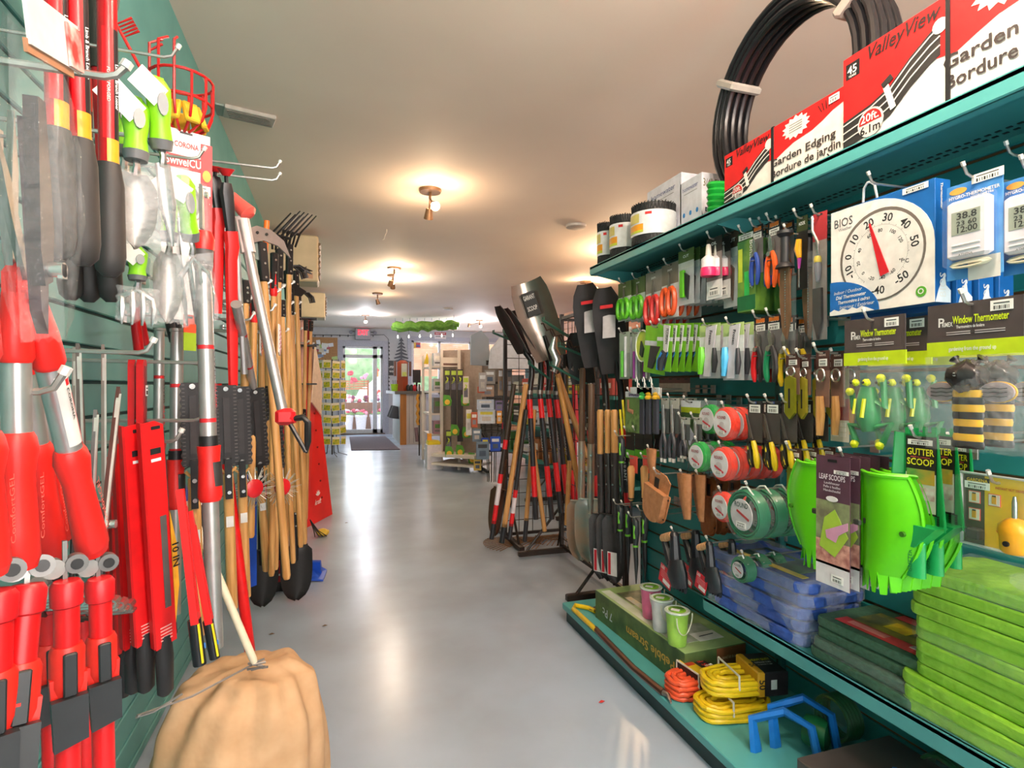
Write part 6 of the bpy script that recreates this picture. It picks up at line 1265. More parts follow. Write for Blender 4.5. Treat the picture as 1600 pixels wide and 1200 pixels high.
for u1, v1, u2, v2, D, w, hd, lab in LT:
    hook(P(u1, v1, D=D)+(P(u2, v2, D=D)-P(u1, v1, D=D))*.12+Vector((-.01, 0, 0)), XL+.004, 'holding the '+' '.join(lab.split()[:9]), -1, .01, 'hooks of the long handled tools', .004)
    place(f_longtool, 'long_handled_'+{'hoe': 'hoe', 'fork': 'fork', 'claw': 'cultivator', 'starwheel': 'cultivator'}.get(hd, 'tool'), lab, 'garden tool', P(u1, v1, D=D), P(u2, v2, D=D), w, args=(hd, .13 if hd else .07), face=(.6, -.8, 0))
place(f_rod, 'red_shaft', 'red plastic shaft standing behind the hoe strap', 'pole', P(417, 330+15, D=2.1), P(410, 470, D=2.1), .02, args=(M('f07020', .4),))
# pole lopper with its hooked blade
A, Bp = P(377, 345, D=1.5), P(441, 640, D=1.5); t = thing('pole_lopper', 'silver pole lopper slanting across the wooden handles, ending in a black hook', 'lopper', Bp)
b = B(); b.tube([A, Bp], .0135, SIL, 12); b.tube([A+Vector((0, 0, .01)), A.lerp(Bp, .17)], .019, M('d8c8c4', .35, .3), 8, flat=.7); b.build('silver_pole', t, world=True)
p = P(366, 318, D=1.5); b = B(); b.tube([P(362, 305, D=1.5), P(372, 318, D=1.5), P(388, 334, D=1.5), P(391, 338, D=1.5)], [.012, .018, .024, .012], M('f05a50', .35), 12); b.build('red_knob', t, world=True)
b = B(); q = P(446, 651, D=1.5); b.box(q, (.05, .04, .045), M('d81c24', .4), bev=.01); b.tube([P(437, 655, D=1.5), P(460, 652, D=1.5)], .016, M('e02028', .4), 10); b.build('red_head', t, world=True)
b = B(); b.tube([P(452, 655, D=1.5), P(474, 652, D=1.5), P(481, 660, D=1.5), P(481, 690, D=1.5), P(479, 708, D=1.5)], [.007, .009, .009, .009, .003], M('1e1e20', .35), 8); b.tube([P(453, 662, D=1.5), P(478, 706, D=1.5)], .006, M('26262a', .35), 8); b.build('hook_blade', t, world=True)
# white and red rake card, saw-toothed red card
def f_redcard(r, w, L):
    b = B(); b.prism([(-w*.5, 0), (0, 0), (0, -L), (-w*.46, -L*.9)], .004, M('e8dcd4', .5)); b.prism([(0, 0)]+[(w*.5*math.sin(a), -L*.5+L*.5*math.cos(a)) for a in [PI*i/10 for i in range(11)]], .004, M('d02028', .45)); 
    for q in range(5): b.box((w*.2, -.0045, -L*(.2+.14*q)), (w*.3, .001, L*.05), M('f0b8b0', .5)); b.box((-w*.25, -.0045, -L*(.2+.14*q)), (w*.2, .001, L*.03), M('c83038', .5))
    b.build('printed_card', r)
place(f_redcard, 'tool_card', 'white and red rounded card on the wooden handles', 'card', P(436, 508, D=2.0), P(436, 556, D=2.0), .085)
place(f_redcard, 'tool_card', 'small white and red card beside the slanting silver pole', 'card', P(407, 520, D=1.9), P(407, 556, D=1.9), .05)
t = thing('strapped_bundle', 'bundle of red-mesh wrapped handles bound with black straps', 'bundle', P(478, 620, D=3.6))
b = B(); 
for k in range(4): b.tube([P(465+6*k, 497, D=3.6+.05*k), P(467+5*k, 625, D=3.6+.05*k)], .012, M(('d8303a', 'e8b0a0', 'c86a50', 'd8303a')[k], .5), 8)
b.build('wrapped_handles', t, world=True); b = B()
for v in (498, 540, 600): b.box(P(476, v, D=3.62), (.15, .09, .01), BLACK, bev=.003)
b.build('strap', t, world=True)
# packs behind the poles
def pack(u1, v1, u2, v2, D, lab, cols, txt=None, name='tool_pack', cat='pack', face=(.75, -.66, 0)):
    A, Bp = P((u1+u2)/2, v1, D=D), P((u1+u2)/2, v2, D=D); w = (u2-u1)*D/F*1.1
    def f(r, w, L): card(r, w, L, cols, [(txt[0], txt[1], txt[2], 0, txt[3], .8)] if txt else ())
    return place(f, name, lab, cat, A, Bp, w, face=face)
pack(293, 776, 326, 840, 1.42, 'white-topped black pack behind the cream handle', [(0, .22, 'e8e0dc'), (.22, .8, '2c2428'), (.8, 1, 'e8e0dc')], ('SOLARIS', .1, 'a03040', .1))
pack(286, 836, 311, 862, 1.38, 'small yellow tag printed LAM LAR behind the cream handle', [(0, 1, 'f0dc28')], ('LAR', .4, '1c1818', .6), 'tag')
pack(287, 492, 306, 548, 1.25, 'orange and green printed card below the bagged fork', [(0, .5, 'd85030'), (.5, 1, '9ab828')])
pack(380, 740, 402, 918, 2.2, 'bright blue plastic scoop standing among the wooden handles', [(0, 1, '1c50c0')], None, 'blue_scoop', 'scoop')
# shovels standing on the floor
def f_shovel(r, w, L, c='2a2727', bl=.29, grip=None, hm=None, sock=.22):
    """round-point shovel, blade down"""
    hm = hm or WOOD; nx, nz = 8, 12; zt = -(L-bl); mt = M(c, .4, .4) if isinstance(c, str) else c
    prof = [.72, .98, 1, 1, 1, 1, .99, .97, .93, .86, .74, .55, .1]
    vs = [(lerp(-1, 1, i/nx)*w/2*prof[j], .022*(1-(2*i/nx-1)**2)-.01+o-(.012*(1-j/nz) if j else 0), zt-bl*j/nz) for o in (0, .002) for j in range(nz+1) for i in range(nx+1)]; K = (nx+1)*(nz+1); fs = []
    for j in range(nz):
        for i in range(nx): q = [j*(nx+1)+i, (j+1)*(nx+1)+i, (j+1)*(nx+1)+i+1, j*(nx+1)+i+1]; fs += [q, [K+a for a in q[::-1]]]
    b = B(); b.add(vs, fs, mt, True); b.box((-w*.22, -.004, zt+.002), (w*.3, .02, .005), mt); b.box((w*.22, -.004, zt+.002), (w*.3, .02, .005), mt); b.build('blade', r)
    b = B(); b.tube([(0, .0, zt-.08), (0, .008, zt), (0, .0, zt+sock)], [.012, .02, .019], mt, 12)
    for z in (sock*.5, sock*.8): b.tube([(0, -.016, zt+z), (0, -.022, zt+z)], .005, CHROME, 8)
    b.build('socket', r)
    b = B(); b.tube([(0, 0, 0), (0, 0, -.01), (0, 0, zt+sock*.9)], [.012, .017, .0165], hm, 12); b.build('wooden_handle' if hm == WOOD else 'handle', r)
A, Bp = P(455, 470, D=3.0), P(463, 938, D=3.0); place(f_shovel, 'round_shovel', 'black round-point shovel standing on the floor nearest the aisle, left side', 'shovel', A, Bp, .165, face=(.3, -1, 0))
A, Bp = P(408, 500, D=2.85), P(410, 948, D=2.85); place(f_shovel, 'round_shovel', 'black round-point shovel standing farther in behind the grass whip handles', 'shovel', A, Bp, .15, face=(.3, -1, 0))
A, Bp = P(438, 500, D=3.15), P(434, 932, D=3.15); s_ = place(f_shovel, 'round_shovel', 'narrow black shovel with a red label on its blade, between the two others', 'shovel', A, Bp, .11, face=(.3, -1, 0))
b = B(); b.box((0, -.03, -(A-Bp).length+.15), (.07, .002, .12), M('b8202c', .5)); b.box((0, -.032, -(A-Bp).length+.13), (.05, .001, .01), WHITE); b.build('red_label', s_)
t = thing('blue_dustpan', 'blue dustpan lying on the floor beside the black shovels', 'dustpan', P(486, 905, Z=0)); p = t.location
b = B(); b.add([(-.07, -.06, .02), (.07, -.06, .0), (.09, .06, .02), (-.05, .1, .1), (-.07, -.06, .03), (.07, -.06, .01), (.09, .06, .03), (-.05, .1, .11)], [[3, 2, 1, 0], [4, 5, 6, 7], [0, 1, 5, 4], [1, 2, 6, 5], [2, 3, 7, 6], [3, 0, 4, 7]], M('1c50c0', .35)); b.box((0, .03, .06), (.12, .02, .09), M('1c50c0', .35), R=(.3, 0, -.3)); b.build('pan', t)
t = thing('hand_fork', 'small hand cultivator with a yellow foam grip lying at the foot of the red sack', 'hand tool', P(497, 838, Z=0)); b = B()
for q in range(4): b.tube([(-.06, .05, .12), (-.03+.01*q, -.02, .05), (-.02+.028*q, -.06, .012)], .004, BLACK, 5)
b.build('tines', t); b = B(); blob(b, (.035, -.0, .03), .045, M('e8c040', .6), 7, 3, .6); b.build('yellow_glove', t)
# red garden sack stand
t = thing('garden_sack', 'tall red printed garden sack with a cardboard top, standing by the left wall', 'sack', (-.23, 5.1, 0)); b = B(); RS = M('e8201c', .5, 0, None, 'd41a18', 4)
x0, x1, x2 = -.42, -.02, -.10; y0, y1 = 4.88, 5.32; zt = 1.12; zm = .45
def hexa(b, bot, top, mt): b.add([*bot, *top], [[3, 2, 1, 0], [4, 5, 6, 7], [0, 1, 5, 4], [1, 2, 6, 5], [2, 3, 7, 6], [3, 0, 4, 7]], mt)
hexa(b, [(x0, y0, .002), (-.21, y0, .002), (x1, y1, .002), (x0, y1, .002)], [(x0, y0+.02, zt), (-.24, y0+.02, zt), (-.15, y1-.05, zt+.08), (x0, y1-.05, zt)], RS)
b.build('red_sack', t, world=True)
b = B(); nrm = Vector((.44, -.19, 0)).normalized(); 
def on(u, v): return P(u, v, D=4.98)
def face_(s, k): return Vector((lerp(-.21+.19*s, -.24+.09*s, k), lerp(y0+.44*s, y0+.02+.37*s, k), lerp(0, zt, k)))
for k in range(7): q = face_(.62, .95-.13*k); b.tube([q, q+Vector((.005, -.003, 0))], .009, M('7a1010', .5), 8)
b.build('perforations', t, world=True)
b = B(); ang = math.atan2(.44, .19); X = Matrix.Translation(face_(.4, .2)+Vector((.012, -.006, 0))) @ rot(z=ang-.0)
for k in range(5): a = math.radians(30+30*k); b.prism([(0, 0), (.03*math.cos(a-.25), .03*math.sin(a-.25)), (.05*math.cos(a), .05*math.sin(a)), (.03*math.cos(a+.25), .03*math.sin(a+.25))], .002, M('f4e8e4', .5), X)
b.text('kraft', .045, M('f4e8e4', .5), (0.0, -.003, -.05), X, sh=.3); b.build('printed_emblem', t, world=True)
b = B(); hexa(b, [(x0, y0+.04, zt), (-.20, y0+.04, zt), (-.13, y1-.1, zt), (x0, y1-.1, zt)], [(x0, y0+.1, 1.5), (-.22, y0+.1, 1.5), (-.16, y1-.15, 1.46), (x0, y1-.15, 1.46)], M('9a6a48', .6)); b.build('cardboard_top', t, world=True)
b = B(); b.add([(-.19, y0+.1, zt-.1), (-.12, y1-.1, zt-.22), (-.115, y1-.1, 1.2), (-.165, y0+.2, 1.5), (-.18, y0+.1, zt-.1), (-.11, y1-.1, zt-.22), (-.105, y1-.1, 1.2), (-.155, y0+.2, 1.5)], [[3, 2, 1, 0], [4, 5, 6, 7], [0, 1, 5, 4], [1, 2, 6, 5], [2, 3, 7, 6], [3, 0, 4, 7]], M('e0c8b0', .5)); b.build('cream_flap', t, world=True)
# wall-mounted beige units
for k, (D, x1_, z0, z1, dy, lab) in enumerate(((5.0, -.14, 2.08, 2.49, .32, 'beige louvered heater box on brackets under the ceiling'), (8.0, -.13, 2.13, 2.48, .4, 'smaller beige box farther along the left wall'))):
    y = (D+.04)/CT; BX = M('d8c4a0', .55, 0, None, 'ccb894', 6); t = thing('wall_heater', lab, 'heater', (-.35, y, z0))
    b = B(); b.box(((XL+.01+x1_)/2, y+dy/2, (z0+z1)/2), (x1_-XL-.01, dy, z1-z0), BX, bev=.012); b.build('housing', t, world=True)
    b = B()
    for q in range(6): b.box((x1_+.006, y+dy/2, lerp(z0+.07, z1-.07, q/5)), (.02, dy*.8, .028), M('7a6446', .6), R=(0, .5, 0))
    b.build('louvres', t, world=True)
    b = B(); b.box((XL+.09, y+dy/2, z0-.015), (.15, .03, .03), STEEL); b.build('wall_bracket', t, world=True)
    if k == 0: b = B(); b.box((x1_-.09, y-.001, z0+.05), (.09, .002, .05), M('c89878', .5)); b.build('label_plate', t, world=True)
# canvas bag at the bottom
t = thing('canvas_bag', 'beige canvas bag with folds and a wire frame at the bottom left', 'bag', P(372, 1100, D=1.42)); t.location.z = 0; c = t.location
CV = M('c8a27c', .8, 0, 'fabric', 'bc946c', 14); n, m = 96, 26; vs = []
for j in range(m+1):
    tt = j/m; z = .445*math.sin(min(1, tt*1.02)*PI/2)**.8 if tt < 1 else .445
    rr = .175*(1-tt**2.6)**.55*(1.12-.12*tt)+.012
    for i in range(n):
        a = 2*PI*i/n; f = 1+.06*math.sin(a*7+tt*3)*(.3+tt)+.05*math.sin(a*13-tt*4)*(.3+tt)+.03*math.sin(a*4+9*tt)
        vs.append((rr*f*math.cos(a)+.03*tt, rr*.85*f*math.sin(a), z+.012*math.sin(a*9)*tt*(1-tt)+.006*math.sin(tt*22+a*3)))
fs = [[j*n+i, j*n+(i+1) % n, (j+1)*n+(i+1) % n, (j+1)*n+i] for j in range(m) for i in range(n)]+[list(range(m*n, m*n+n)), list(range(n))[::-1]]
b = B(); b.add(vs, fs, CV, True); b.build('canvas_body', t)
b = B(); p = P(399, 1036, D=1.36); 
b.tube([p, P(300, 1088, D=1.22), P(215, 1118, D=1.15), P(212, 1121, D=1.15), P(240, 1112, D=1.16), P(285, 1084, D=1.2)], .0026, M('a8a09a', .3, .7), 6)
for q in range(9): b.tube([p+Vector((.012*math.cos(q)-.02+.005*q, -.01, .012*math.sin(q*1.3))), p+Vector((-.02*math.cos(q)+.01, -.016, .006*math.cos(q)))], .003, M('8a8480', .35, .6), 6)
b.build('frame_wire', t, world=True)
# ---------------------------------------------------------------- shovels on the wire grid stands, right of the aisle
GRD = M('2c2420', .45, .4)
def gridstand(name, label, Y, x0, x1, zt, z0=.06, sp=.1, feet=True):
    t = thing(name, label, 'wire rack', ((x0+x1)/2, Y, 0)); b = B()
    for x in (x0, x1): b.box((x, Y, (z0+zt)/2), (.025, .025, zt-z0), GRD)
    for z in (z0, zt): b.box(((x0+x1)/2, Y, z), (x1-x0, .02, .02), GRD)
    b.build('frame', t, world=True); b = B()
    n = int((x1-x0)/sp)
    for i in range(1, n): b.tube([(lerp(x0, x1, i/n), Y, z0), (lerp(x0, x1, i/n), Y, zt)], .0028, GRD, 5, cap=False)
    for i in range(1, int((zt-z0)/sp)): b.tube([(x0, Y, z0+i*sp), (x1, Y, z0+i*sp)], .0028, GRD, 5, cap=False)
    b.build('wire_grid', t, world=True)
    if feet:
        for x in (x0+.03, x1-.03):
            b = B(); b.box((x, Y, .03), (.035, .62, .035), GRD, bev=.004); b.tube([(x, Y-.24, .045), (x, Y, .36)], .009, GRD, 6); b.build('foot', t, world=True)
    return t
def gridside(name, label, X, y0, y1, zt, sp=.1):
    t = thing(name, label, 'wire rack', (X, (y0+y1)/2, 0)); b = B()
    for y in (y0, y1): b.box((X, y, .03+zt/2), (.025, .025, zt), GRD)
    for z in (.05, zt): b.box((X, (y0+y1)/2, z), (.02, y1-y0, .02), GRD)
    b.build('frame', t, world=True); b = B()
    n = int((y1-y0)/sp)
    for i in range(1, n): b.tube([(X, lerp(y0, y1, i/n), .05), (X, lerp(y0, y1, i/n), zt)], .0028, GRD, 5, cap=False)
    for i in range(1, int(zt/sp)): b.tube([(X, y0, i*sp), (X, y1, i*sp)], .0028, GRD, 5, cap=False)
    b.build('wire_grid', t, world=True)
    for y in (y0+.04, y1-.04):
        b = B(); b.box((X-.05, y, .03), (.56, .035, .035), GRD, bev=.004); b.tube([(X-.27, y, .045), (X, y, .36)], .009, GRD, 6); b.tube([(X-.02, y+.06, .045), (X, y+.02, .3)], .006, GRD, 6); b.build('foot', t, world=True)
    return t
gx = P(905, 880, Z=.03); 
gridside('grid_rack', 'black wire grid rack on bar feet holding the shovels, nearest the slatwall', 1.50, 2.72, 3.62, 1.62)
gridstand('grid_rack', 'black wire grid panel facing the camera behind the silver shovels', 3.98, 1.2, 1.95, 1.66)
gridside('grid_rack', 'black wire grid rack behind the red-handled spades', 2.12, 4.4, 5.3, 1.55)
# spades hung by the blade: blade up, handle down
RH = M('dc1a22', .38); BH = M('26262a', .4)
def f_spade(r, w, L, bl=.30, ln=.05, lbl=False, square=True, c='302b2b'):
    """blade at the top, handle hanging down; origin at the blade tip"""
    mt = M(c, .42, .25) if isinstance(c, str) else c
    nx, nz = 6, 8; pf = [.45, .8, .95, 1, 1, 1, 1, 1, .96] if not square else [.86, .98, 1, 1, 1, 1, 1, 1, .98]
    vs = [(lerp(-1, 1, i/nx)*w/2*pf[j], .02*(1-(2*i/nx-1)**2)-.01-ln*(1-j/nz)+o, -bl*j/nz) for o in (0, .003) for j in range(nz+1) for i in range(nx+1)]; K = (nx+1)*(nz+1); fs = []
    for j in range(nz):
        for i in range(nx): q = [j*(nx+1)+i, (j+1)*(nx+1)+i, (j+1)*(nx+1)+i+1, j*(nx+1)+i+1]; fs += [q, [K+a for a in q[::-1]]]
    rim = [(j*(nx+1), K+j*(nx+1), K+(j+1)*(nx+1), (j+1)*(nx+1)) for j in range(nz)]+[(j*(nx+1)+nx, (j+1)*(nx+1)+nx, K+(j+1)*(nx+1)+nx, K+j*(nx+1)+nx) for j in range(nz)]+[(i, i+1, K+i+1, K+i) for i in range(nx)]
    b = B(); b.add(vs, fs, mt, True); b.add(vs, rim, M('8a8480', .3, .8)); b.build('blade', r)
    if lbl:
        b = B(); b.box((0, -.02-ln*.55, -bl*.42), (w*.4, .002, bl*.34), M('bdb8bc', .5), R=(-ln/bl, 0, 0), bev=.0008); b.box((0, -.02-ln*.76, -bl*.22), (w*.4, .002, bl*.04), M('c82028', .5), R=(-.1, 0, 0)); b.build('blade_label', r)
    b = B(); b.tube([(0, .0, -bl*.78), (0, .012, -bl), (0, .05, -bl-.05), (0, .045, -bl-.14), (0, .02, -bl-.26)], [.012, .018, .019, .019, .019], M('1c1a1b', .35), 12); b.tube([(0, .024, -bl-.235), (0, .02, -bl-.26)], .021, M('8a8480', .35, .6), 10)
    b.tube([(0, .02, -bl-.2), (0, .0, -bl-.2)], .006, CHROME, 8); b.build('socket', r)
    z0 = -bl-.25; rest = L+z0; fr = [0, .12, .16, .55, .62, 1]
    segs = [(0, .05, BH), (.05, .2, RH), (.2, .58, BH), (.58, .82, RH), (.82, 1, BH)]
    b = B()
    for a, c_, m in segs: b.tube([(0, .02, z0-rest*a), (0, .02, z0-rest*c_)], .0178 if m == RH else .0172, m, 12)
    b.text('GARANT', .018, M('c8c4c8', .5), (0, .0005, z0-rest*.38), fit=.16, a=-PI/2); b.build('handle', r)
def spade(At, Bt, D1, D2, w, lab, grp=None, face=(-.9, -.4, 0), **k): return place(lambda r, w, L: f_spade(r, w, L, **k), 'garden_spade', lab, 'spade', P(At[0], At[1], D=D1), P(Bt[0], Bt[1], D=D2), w, face=face, grp=grp)
ROW = 'row of red and black handled spades hung blade up'
for k, (at, bt, D, lab) in enumerate((((815, 478), (833, 812), 3.55, 'leftmost of the row of black spades hung blade up over the aisle'), ((826, 480), (858, 812), 3.6, 'second spade of the row hung blade up over the aisle'), ((838, 483), (872, 802), 3.66, 'third spade of the row hung blade up over the aisle'), ((850, 486), (885, 806), 3.72, 'fourth spade of the row hung blade up over the aisle'), ((862, 496), (896, 816), 3.78, 'fifth spade of the row, nearest the tall silver scoop'))):
    spade(at, bt, D, D, .17, lab, ROW, face=(-1, -.12, 0), bl=.3, ln=.16, square=False)
# tall silver scoop blade
def f_scoop(r, w, L):
    b = B(); nx, nz = 6, 8; pf = [.8, .95, 1, 1, 1, .98, .95, .9, .8]
    vs = [(lerp(-1, 1, i/nx)*w/2*pf[j], .05*(1-(2*i/nx-1)**2)-.02+o, -L*j/nz) for o in (0, .004) for j in range(nz+1) for i in range(nx+1)]; K = (nx+1)*(nz+1); fs = []
    for j in range(nz):
        for i in range(nx): q = [j*(nx+1)+i, (j+1)*(nx+1)+i, (j+1)*(nx+1)+i+1, j*(nx+1)+i+1]; fs += [q, [K+a for a in q[::-1]]]
    fs += [(j*(nx+1), K+j*(nx+1), K+(j+1)*(nx+1), (j+1)*(nx+1)) for j in range(nz)]+[(j*(nx+1)+nx, (j+1)*(nx+1)+nx, K+(j+1)*(nx+1)+nx, K+j*(nx+1)+nx) for j in range(nz)]+[(i, i+1, K+i+1, K+i) for i in range(nx)]
    b.add(vs, fs, M('9a8f88', .25, .85), True); b.build('blade', r)
    b = B(); b.box((-w*.06, -.002, -L*.28), (w*.34, .003, L*.3), M('241e1e', .45)); b.text('GARANT', .03, M('d8d0cc', .4), (-w*.06, -.006, -L*.2), fit=w*.3); b.text('SCOOP', .03, M('d8d0cc', .4), (-w*.06, -.006, -L*.34), fit=w*.26); b.build('blade_label', r)
    b = B(); b.tube([(0, .02, -L*.7), (0, .03, -L), (0, .05, -L-.1)], [.012, .02, .019], M('1c1a1b', .35), 12); b.build('socket', r)
    b = B(); b.tube([(0, .05, -L-.08), (.02, .05, -L-1.0)], .0172, WOOD, 12); b.build('wooden_handle', r)
place(f_scoop, 'scoop_shovel', 'tall shiny steel scoop shovel with a black label, highest of the hung shovels', 'shovel', P(822, 440, D=3.5), P(862, 560, D=3.5), .24, face=(-.5, -1, 0))
# two pairs of long black spades by the slatwall end
spade((926, 448), (968, 868), 2.95, 2.95, .18, 'black spade with a white label hung blade up beside the slatwall end, left of two', None, face=(-.75, -.8, 0), bl=.42, ln=.12, lbl=True, square=False)
spade((955, 454), (984, 850), 2.85, 2.85, .16, 'black spade with a white label hung blade up beside the slatwall end, right of two', None, face=(-.75, -.8, 0), bl=.42, ln=.12, lbl=True, square=False)
spade((905, 520), (932, 800), 3.3, 3.3, .15, 'shorter black spade hanging behind the pair with white labels', None, face=(-.75, -.8, 0), bl=.3, square=False)
# tools leaning with handles up-down left of the row
def f_lean(r, w, L, segs, head=None):
    b = B(); 
    for a, c_, m in segs: b.tube([(0, 0, -L*a), (0, 0, -L*c_)], w/2, m, 10)
    b.build('handle', r)
    if head: head(r, w, L)
RW_ = WOOD; LB = M('d8ccd0', .45)
segA = [(0, .36, M('3a2c20', .5)), (.36, .42, RH), (.42, .58, M('2c201c', .5)), (.58, .64, RH), (.64, .78, LB), (.78, 1-.1, RH), (.88, 1, BH)]
segB = [(0, .4, M('26221e', .5)), (.4, .62, BH), (.62, .68, RH), (.68, .8, LB), (.8, .9, RH), (.88, 1, BH)]
LN = [((803, 600), (768, 842), 3.5, .03, segA, 'leaning handle in red, black and white bands, leftmost of the leaning group'), ((822, 600), (784, 848), 3.55, .034, [(0, .9, WOOD), (.88, 1, BH)], 'thick pale wooden leaning handle with a black end'), ((822, 640), (796, 842), 3.5, .028, segB, 'leaning handle with white barcode band, right of the thick wooden one'),
      ((835, 640), (820, 846), 3.7, .03, [(0, .84, WOOD), (.82, 1, BH)], 'wooden leaning handle with a black end in the middle of the group'), ((832, 690), (851, 830), 3.75, .03, [(0, 1, WOOD)], 'wooden handle slanting right under the hung spades'), ((872, 590), (912, 800), 3.4, .034, [(0, 1, M('c8924e', .5, 0, 'wood', 'a87438', 12))], 'thick orange-brown wooden handle slanting in front of the grid'),
      ((890, 720), (885, 820), 3.5, .03, [(0, 1, WOOD)], 'short pale wooden handle beside the silver shovels'), ((896, 600), (902, 790), 3.7, .018, [(0, 1, M('c81c28', .4))], 'thin red rod behind the grid wires'), ((868, 600), (878, 800), 3.9, .02, [(0, 1, M('b8b0c0', .3, .5))], 'silver tube behind the orange-brown handle')]
for a, c, D, w, sg, lab in LN: place(lambda r, w, L: f_lean(r, w, L, sg), 'leaning_tool', lab, 'garden tool', P(*a, D=D), P(*c, D=D), w, face=(-.2, -1, 0))
# shovels with blades down
def shov(u1, v1, u2, v2, D, w, lab, c, bl=.34, hm=None, sock=.25, face=(-.5, -1, 0)):
    place(lambda r, w, L: f_shovel(r, w, L, c, bl, None, hm, sock), 'round_shovel', lab, 'shovel', P(u1, v1, D=D), P(u2, v2, D=D), w, face=face)
SBL = M('cbb09a', .32, .6, None, 'a8b4ae', 10)
shov(910, 575, 907, 876, 3.2, .16, 'worn silver round-point shovel hung blade down on the grid, left one', SBL, .34, M('7a5c48', .5, 0, 'wood', '5c4434', 10), .34)
shov(924, 600, 922, 878, 3.05, .17, 'worn silver shovel with a brownish blade overlapping the other silver one', SBL, .34, M('7a5c48', .5, 0, 'wood', '5c4434', 10), .3)
DB = M('4a4444', .35, .5)
for k, (u, v, D, lab) in enumerate(((940, 905, 2.78, 'black drain spade blade down with a red and white label, left of three'), (952, 908, 2.72, 'black drain spade blade down, middle of three'), (962, 912, 2.66, 'black drain spade blade down, right of three'))):
    r = place(lambda r, w, L: f_shovel(r, w, L, DB, .32, None, WOOD, .30), 'drain_spade', lab, 'spade', P(u-2, 640, D=D), P(u, v, D=D), .12, face=(-1, -.6, 0))
    L_ = (P(u-2, 640, D=D)-P(u, v, D=D)).length; b = B(); b.box((0, -.03, -L_+.10), (.05, .002, .11), M('e4dcdc', .5)); b.box((-.014, -.032, -L_+.10), (.014, .001, .10), M('c82030', .5)); b.build('blade_label', r)
shov(796, 660, 772, 838, 3.75, .17, 'brown round-point shovel standing at the front left of the rack', M('6a5040', .35, .6), .32, M('26221e', .5), .2, (-1, -.3, 0))
# rakes lying flat under the rack
for k, (u, v) in enumerate(((800, 850), (835, 846), (868, 842))):
    p = P(u, v, Z=0); t = thing('leaf_rake_head', 'flat brown metal rake head lying on the floor, %s of three' % ('left', 'middle', 'right')[k], 'rake', p, .4*k, 'rake heads on the floor'); b = B()
    for q in range(12): a = -1.0+q*.18; b.tube([(.1, 0, .014), (-.02-.1*math.cos(a), .16*math.sin(a), .02), (-.06-.15*math.cos(a), .2*math.sin(a), .008)], .0032, M('8a6a50', .4, .6), 4)
    b.tube([(-.06, -.14, .022), (-.1, 0, .022), (-.06, .14, .022)], .004, M('8a6a50', .4, .6), 5); b.tube([(.08, 0, .014), (.2, 0, .014)], .008, M('8a6a50', .4, .6), 6); b.build('tines', t)
# curly green hooks and small stuff on the grid
GRW = M('1c5a48', .4, .3)
for k, (u1, v1, u2, v2, D) in enumerate(((788, 518, 806, 540, 3.9), (875, 540, 925, 560, 3.2), (862, 570, 918, 600, 3.2), (828, 568, 860, 592, 3.5), (850, 500, 905, 535, 3.3), (772, 520, 808, 535, 3.9))):
    a, c = P(u1, v1, D=D), P(u2, v2, D=D); t = thing('grid_hook', 'dark green wire hook sticking out of the grid rack '+('left of the spade row', 'in front of the silver D-grip', 'below the D-grip', 'between the red spade handles', 'right under the steel scoop', 'above the hanging grey boards')[k], 'hook', c, group='green wire hooks on the grid racks')
    b = B(); b.tube([c, a.lerp(c, .2), a, a+Vector((0, 0, .02))], .004, GRW, 6); b.tube([c+Vector((0, .03, 0)), a.lerp(c, .2)+Vector((0, .03, 0)), a+Vector((0, .03, 0)), a+Vector((0, .03, .02))], .004, GRW, 6); b.build('wire', t, world=True)
for k in range(5):
    u, v = 846+14*k, 506+9*k; a = P(u, v, D=3.2); t = thing('wavy_hook', 'wavy brown wire hook between the steel scoop and the black spades', 'hook', a, group='wavy wire hooks')
    b = B(); b.tube([a+Vector((.012*q, .004*q, .012*math.sin(q*1.6)-.008*q)) for q in range(9)], .0045, M('3c2820', .4, .4), 6); b.build('wire', t, world=True)
t = thing('steel_grip', 'shiny steel D-shaped shovel grip hanging by the grid', 'grip', P(870, 560, D=3.3)); b = B()
b.tube([P(868, 525, D=3.3), P(864, 545, D=3.3), P(872, 562, D=3.3), P(866, 582, D=3.3), P(860, 578, D=3.3)], [.012, .03, .034, .018, .008], CHROME, 10, flat=.6); b.build('grip', t, world=True)
for k, u in enumerate((889, 899, 909)):
    p = P(u, 562, D=3.35); t = thing('black_bracket', 'dark metal planting spade head hanging behind the green hooks, %s' % ('left', 'middle', 'right')[k], 'tool head', p, .4, 'dark tool heads'); b = B()
    b.prism([(-.05, .03), (.05, .05), (.06, -.06), (0, -.09), (-.05, -.05)], .02, M('34302e', .35, .5)); b.prism([(-.045, -.04), (0, -.08), (.0, -.1), (-.05, -.06)], .022, M('b8a8a0', .3, .7)); b.build('head', t)
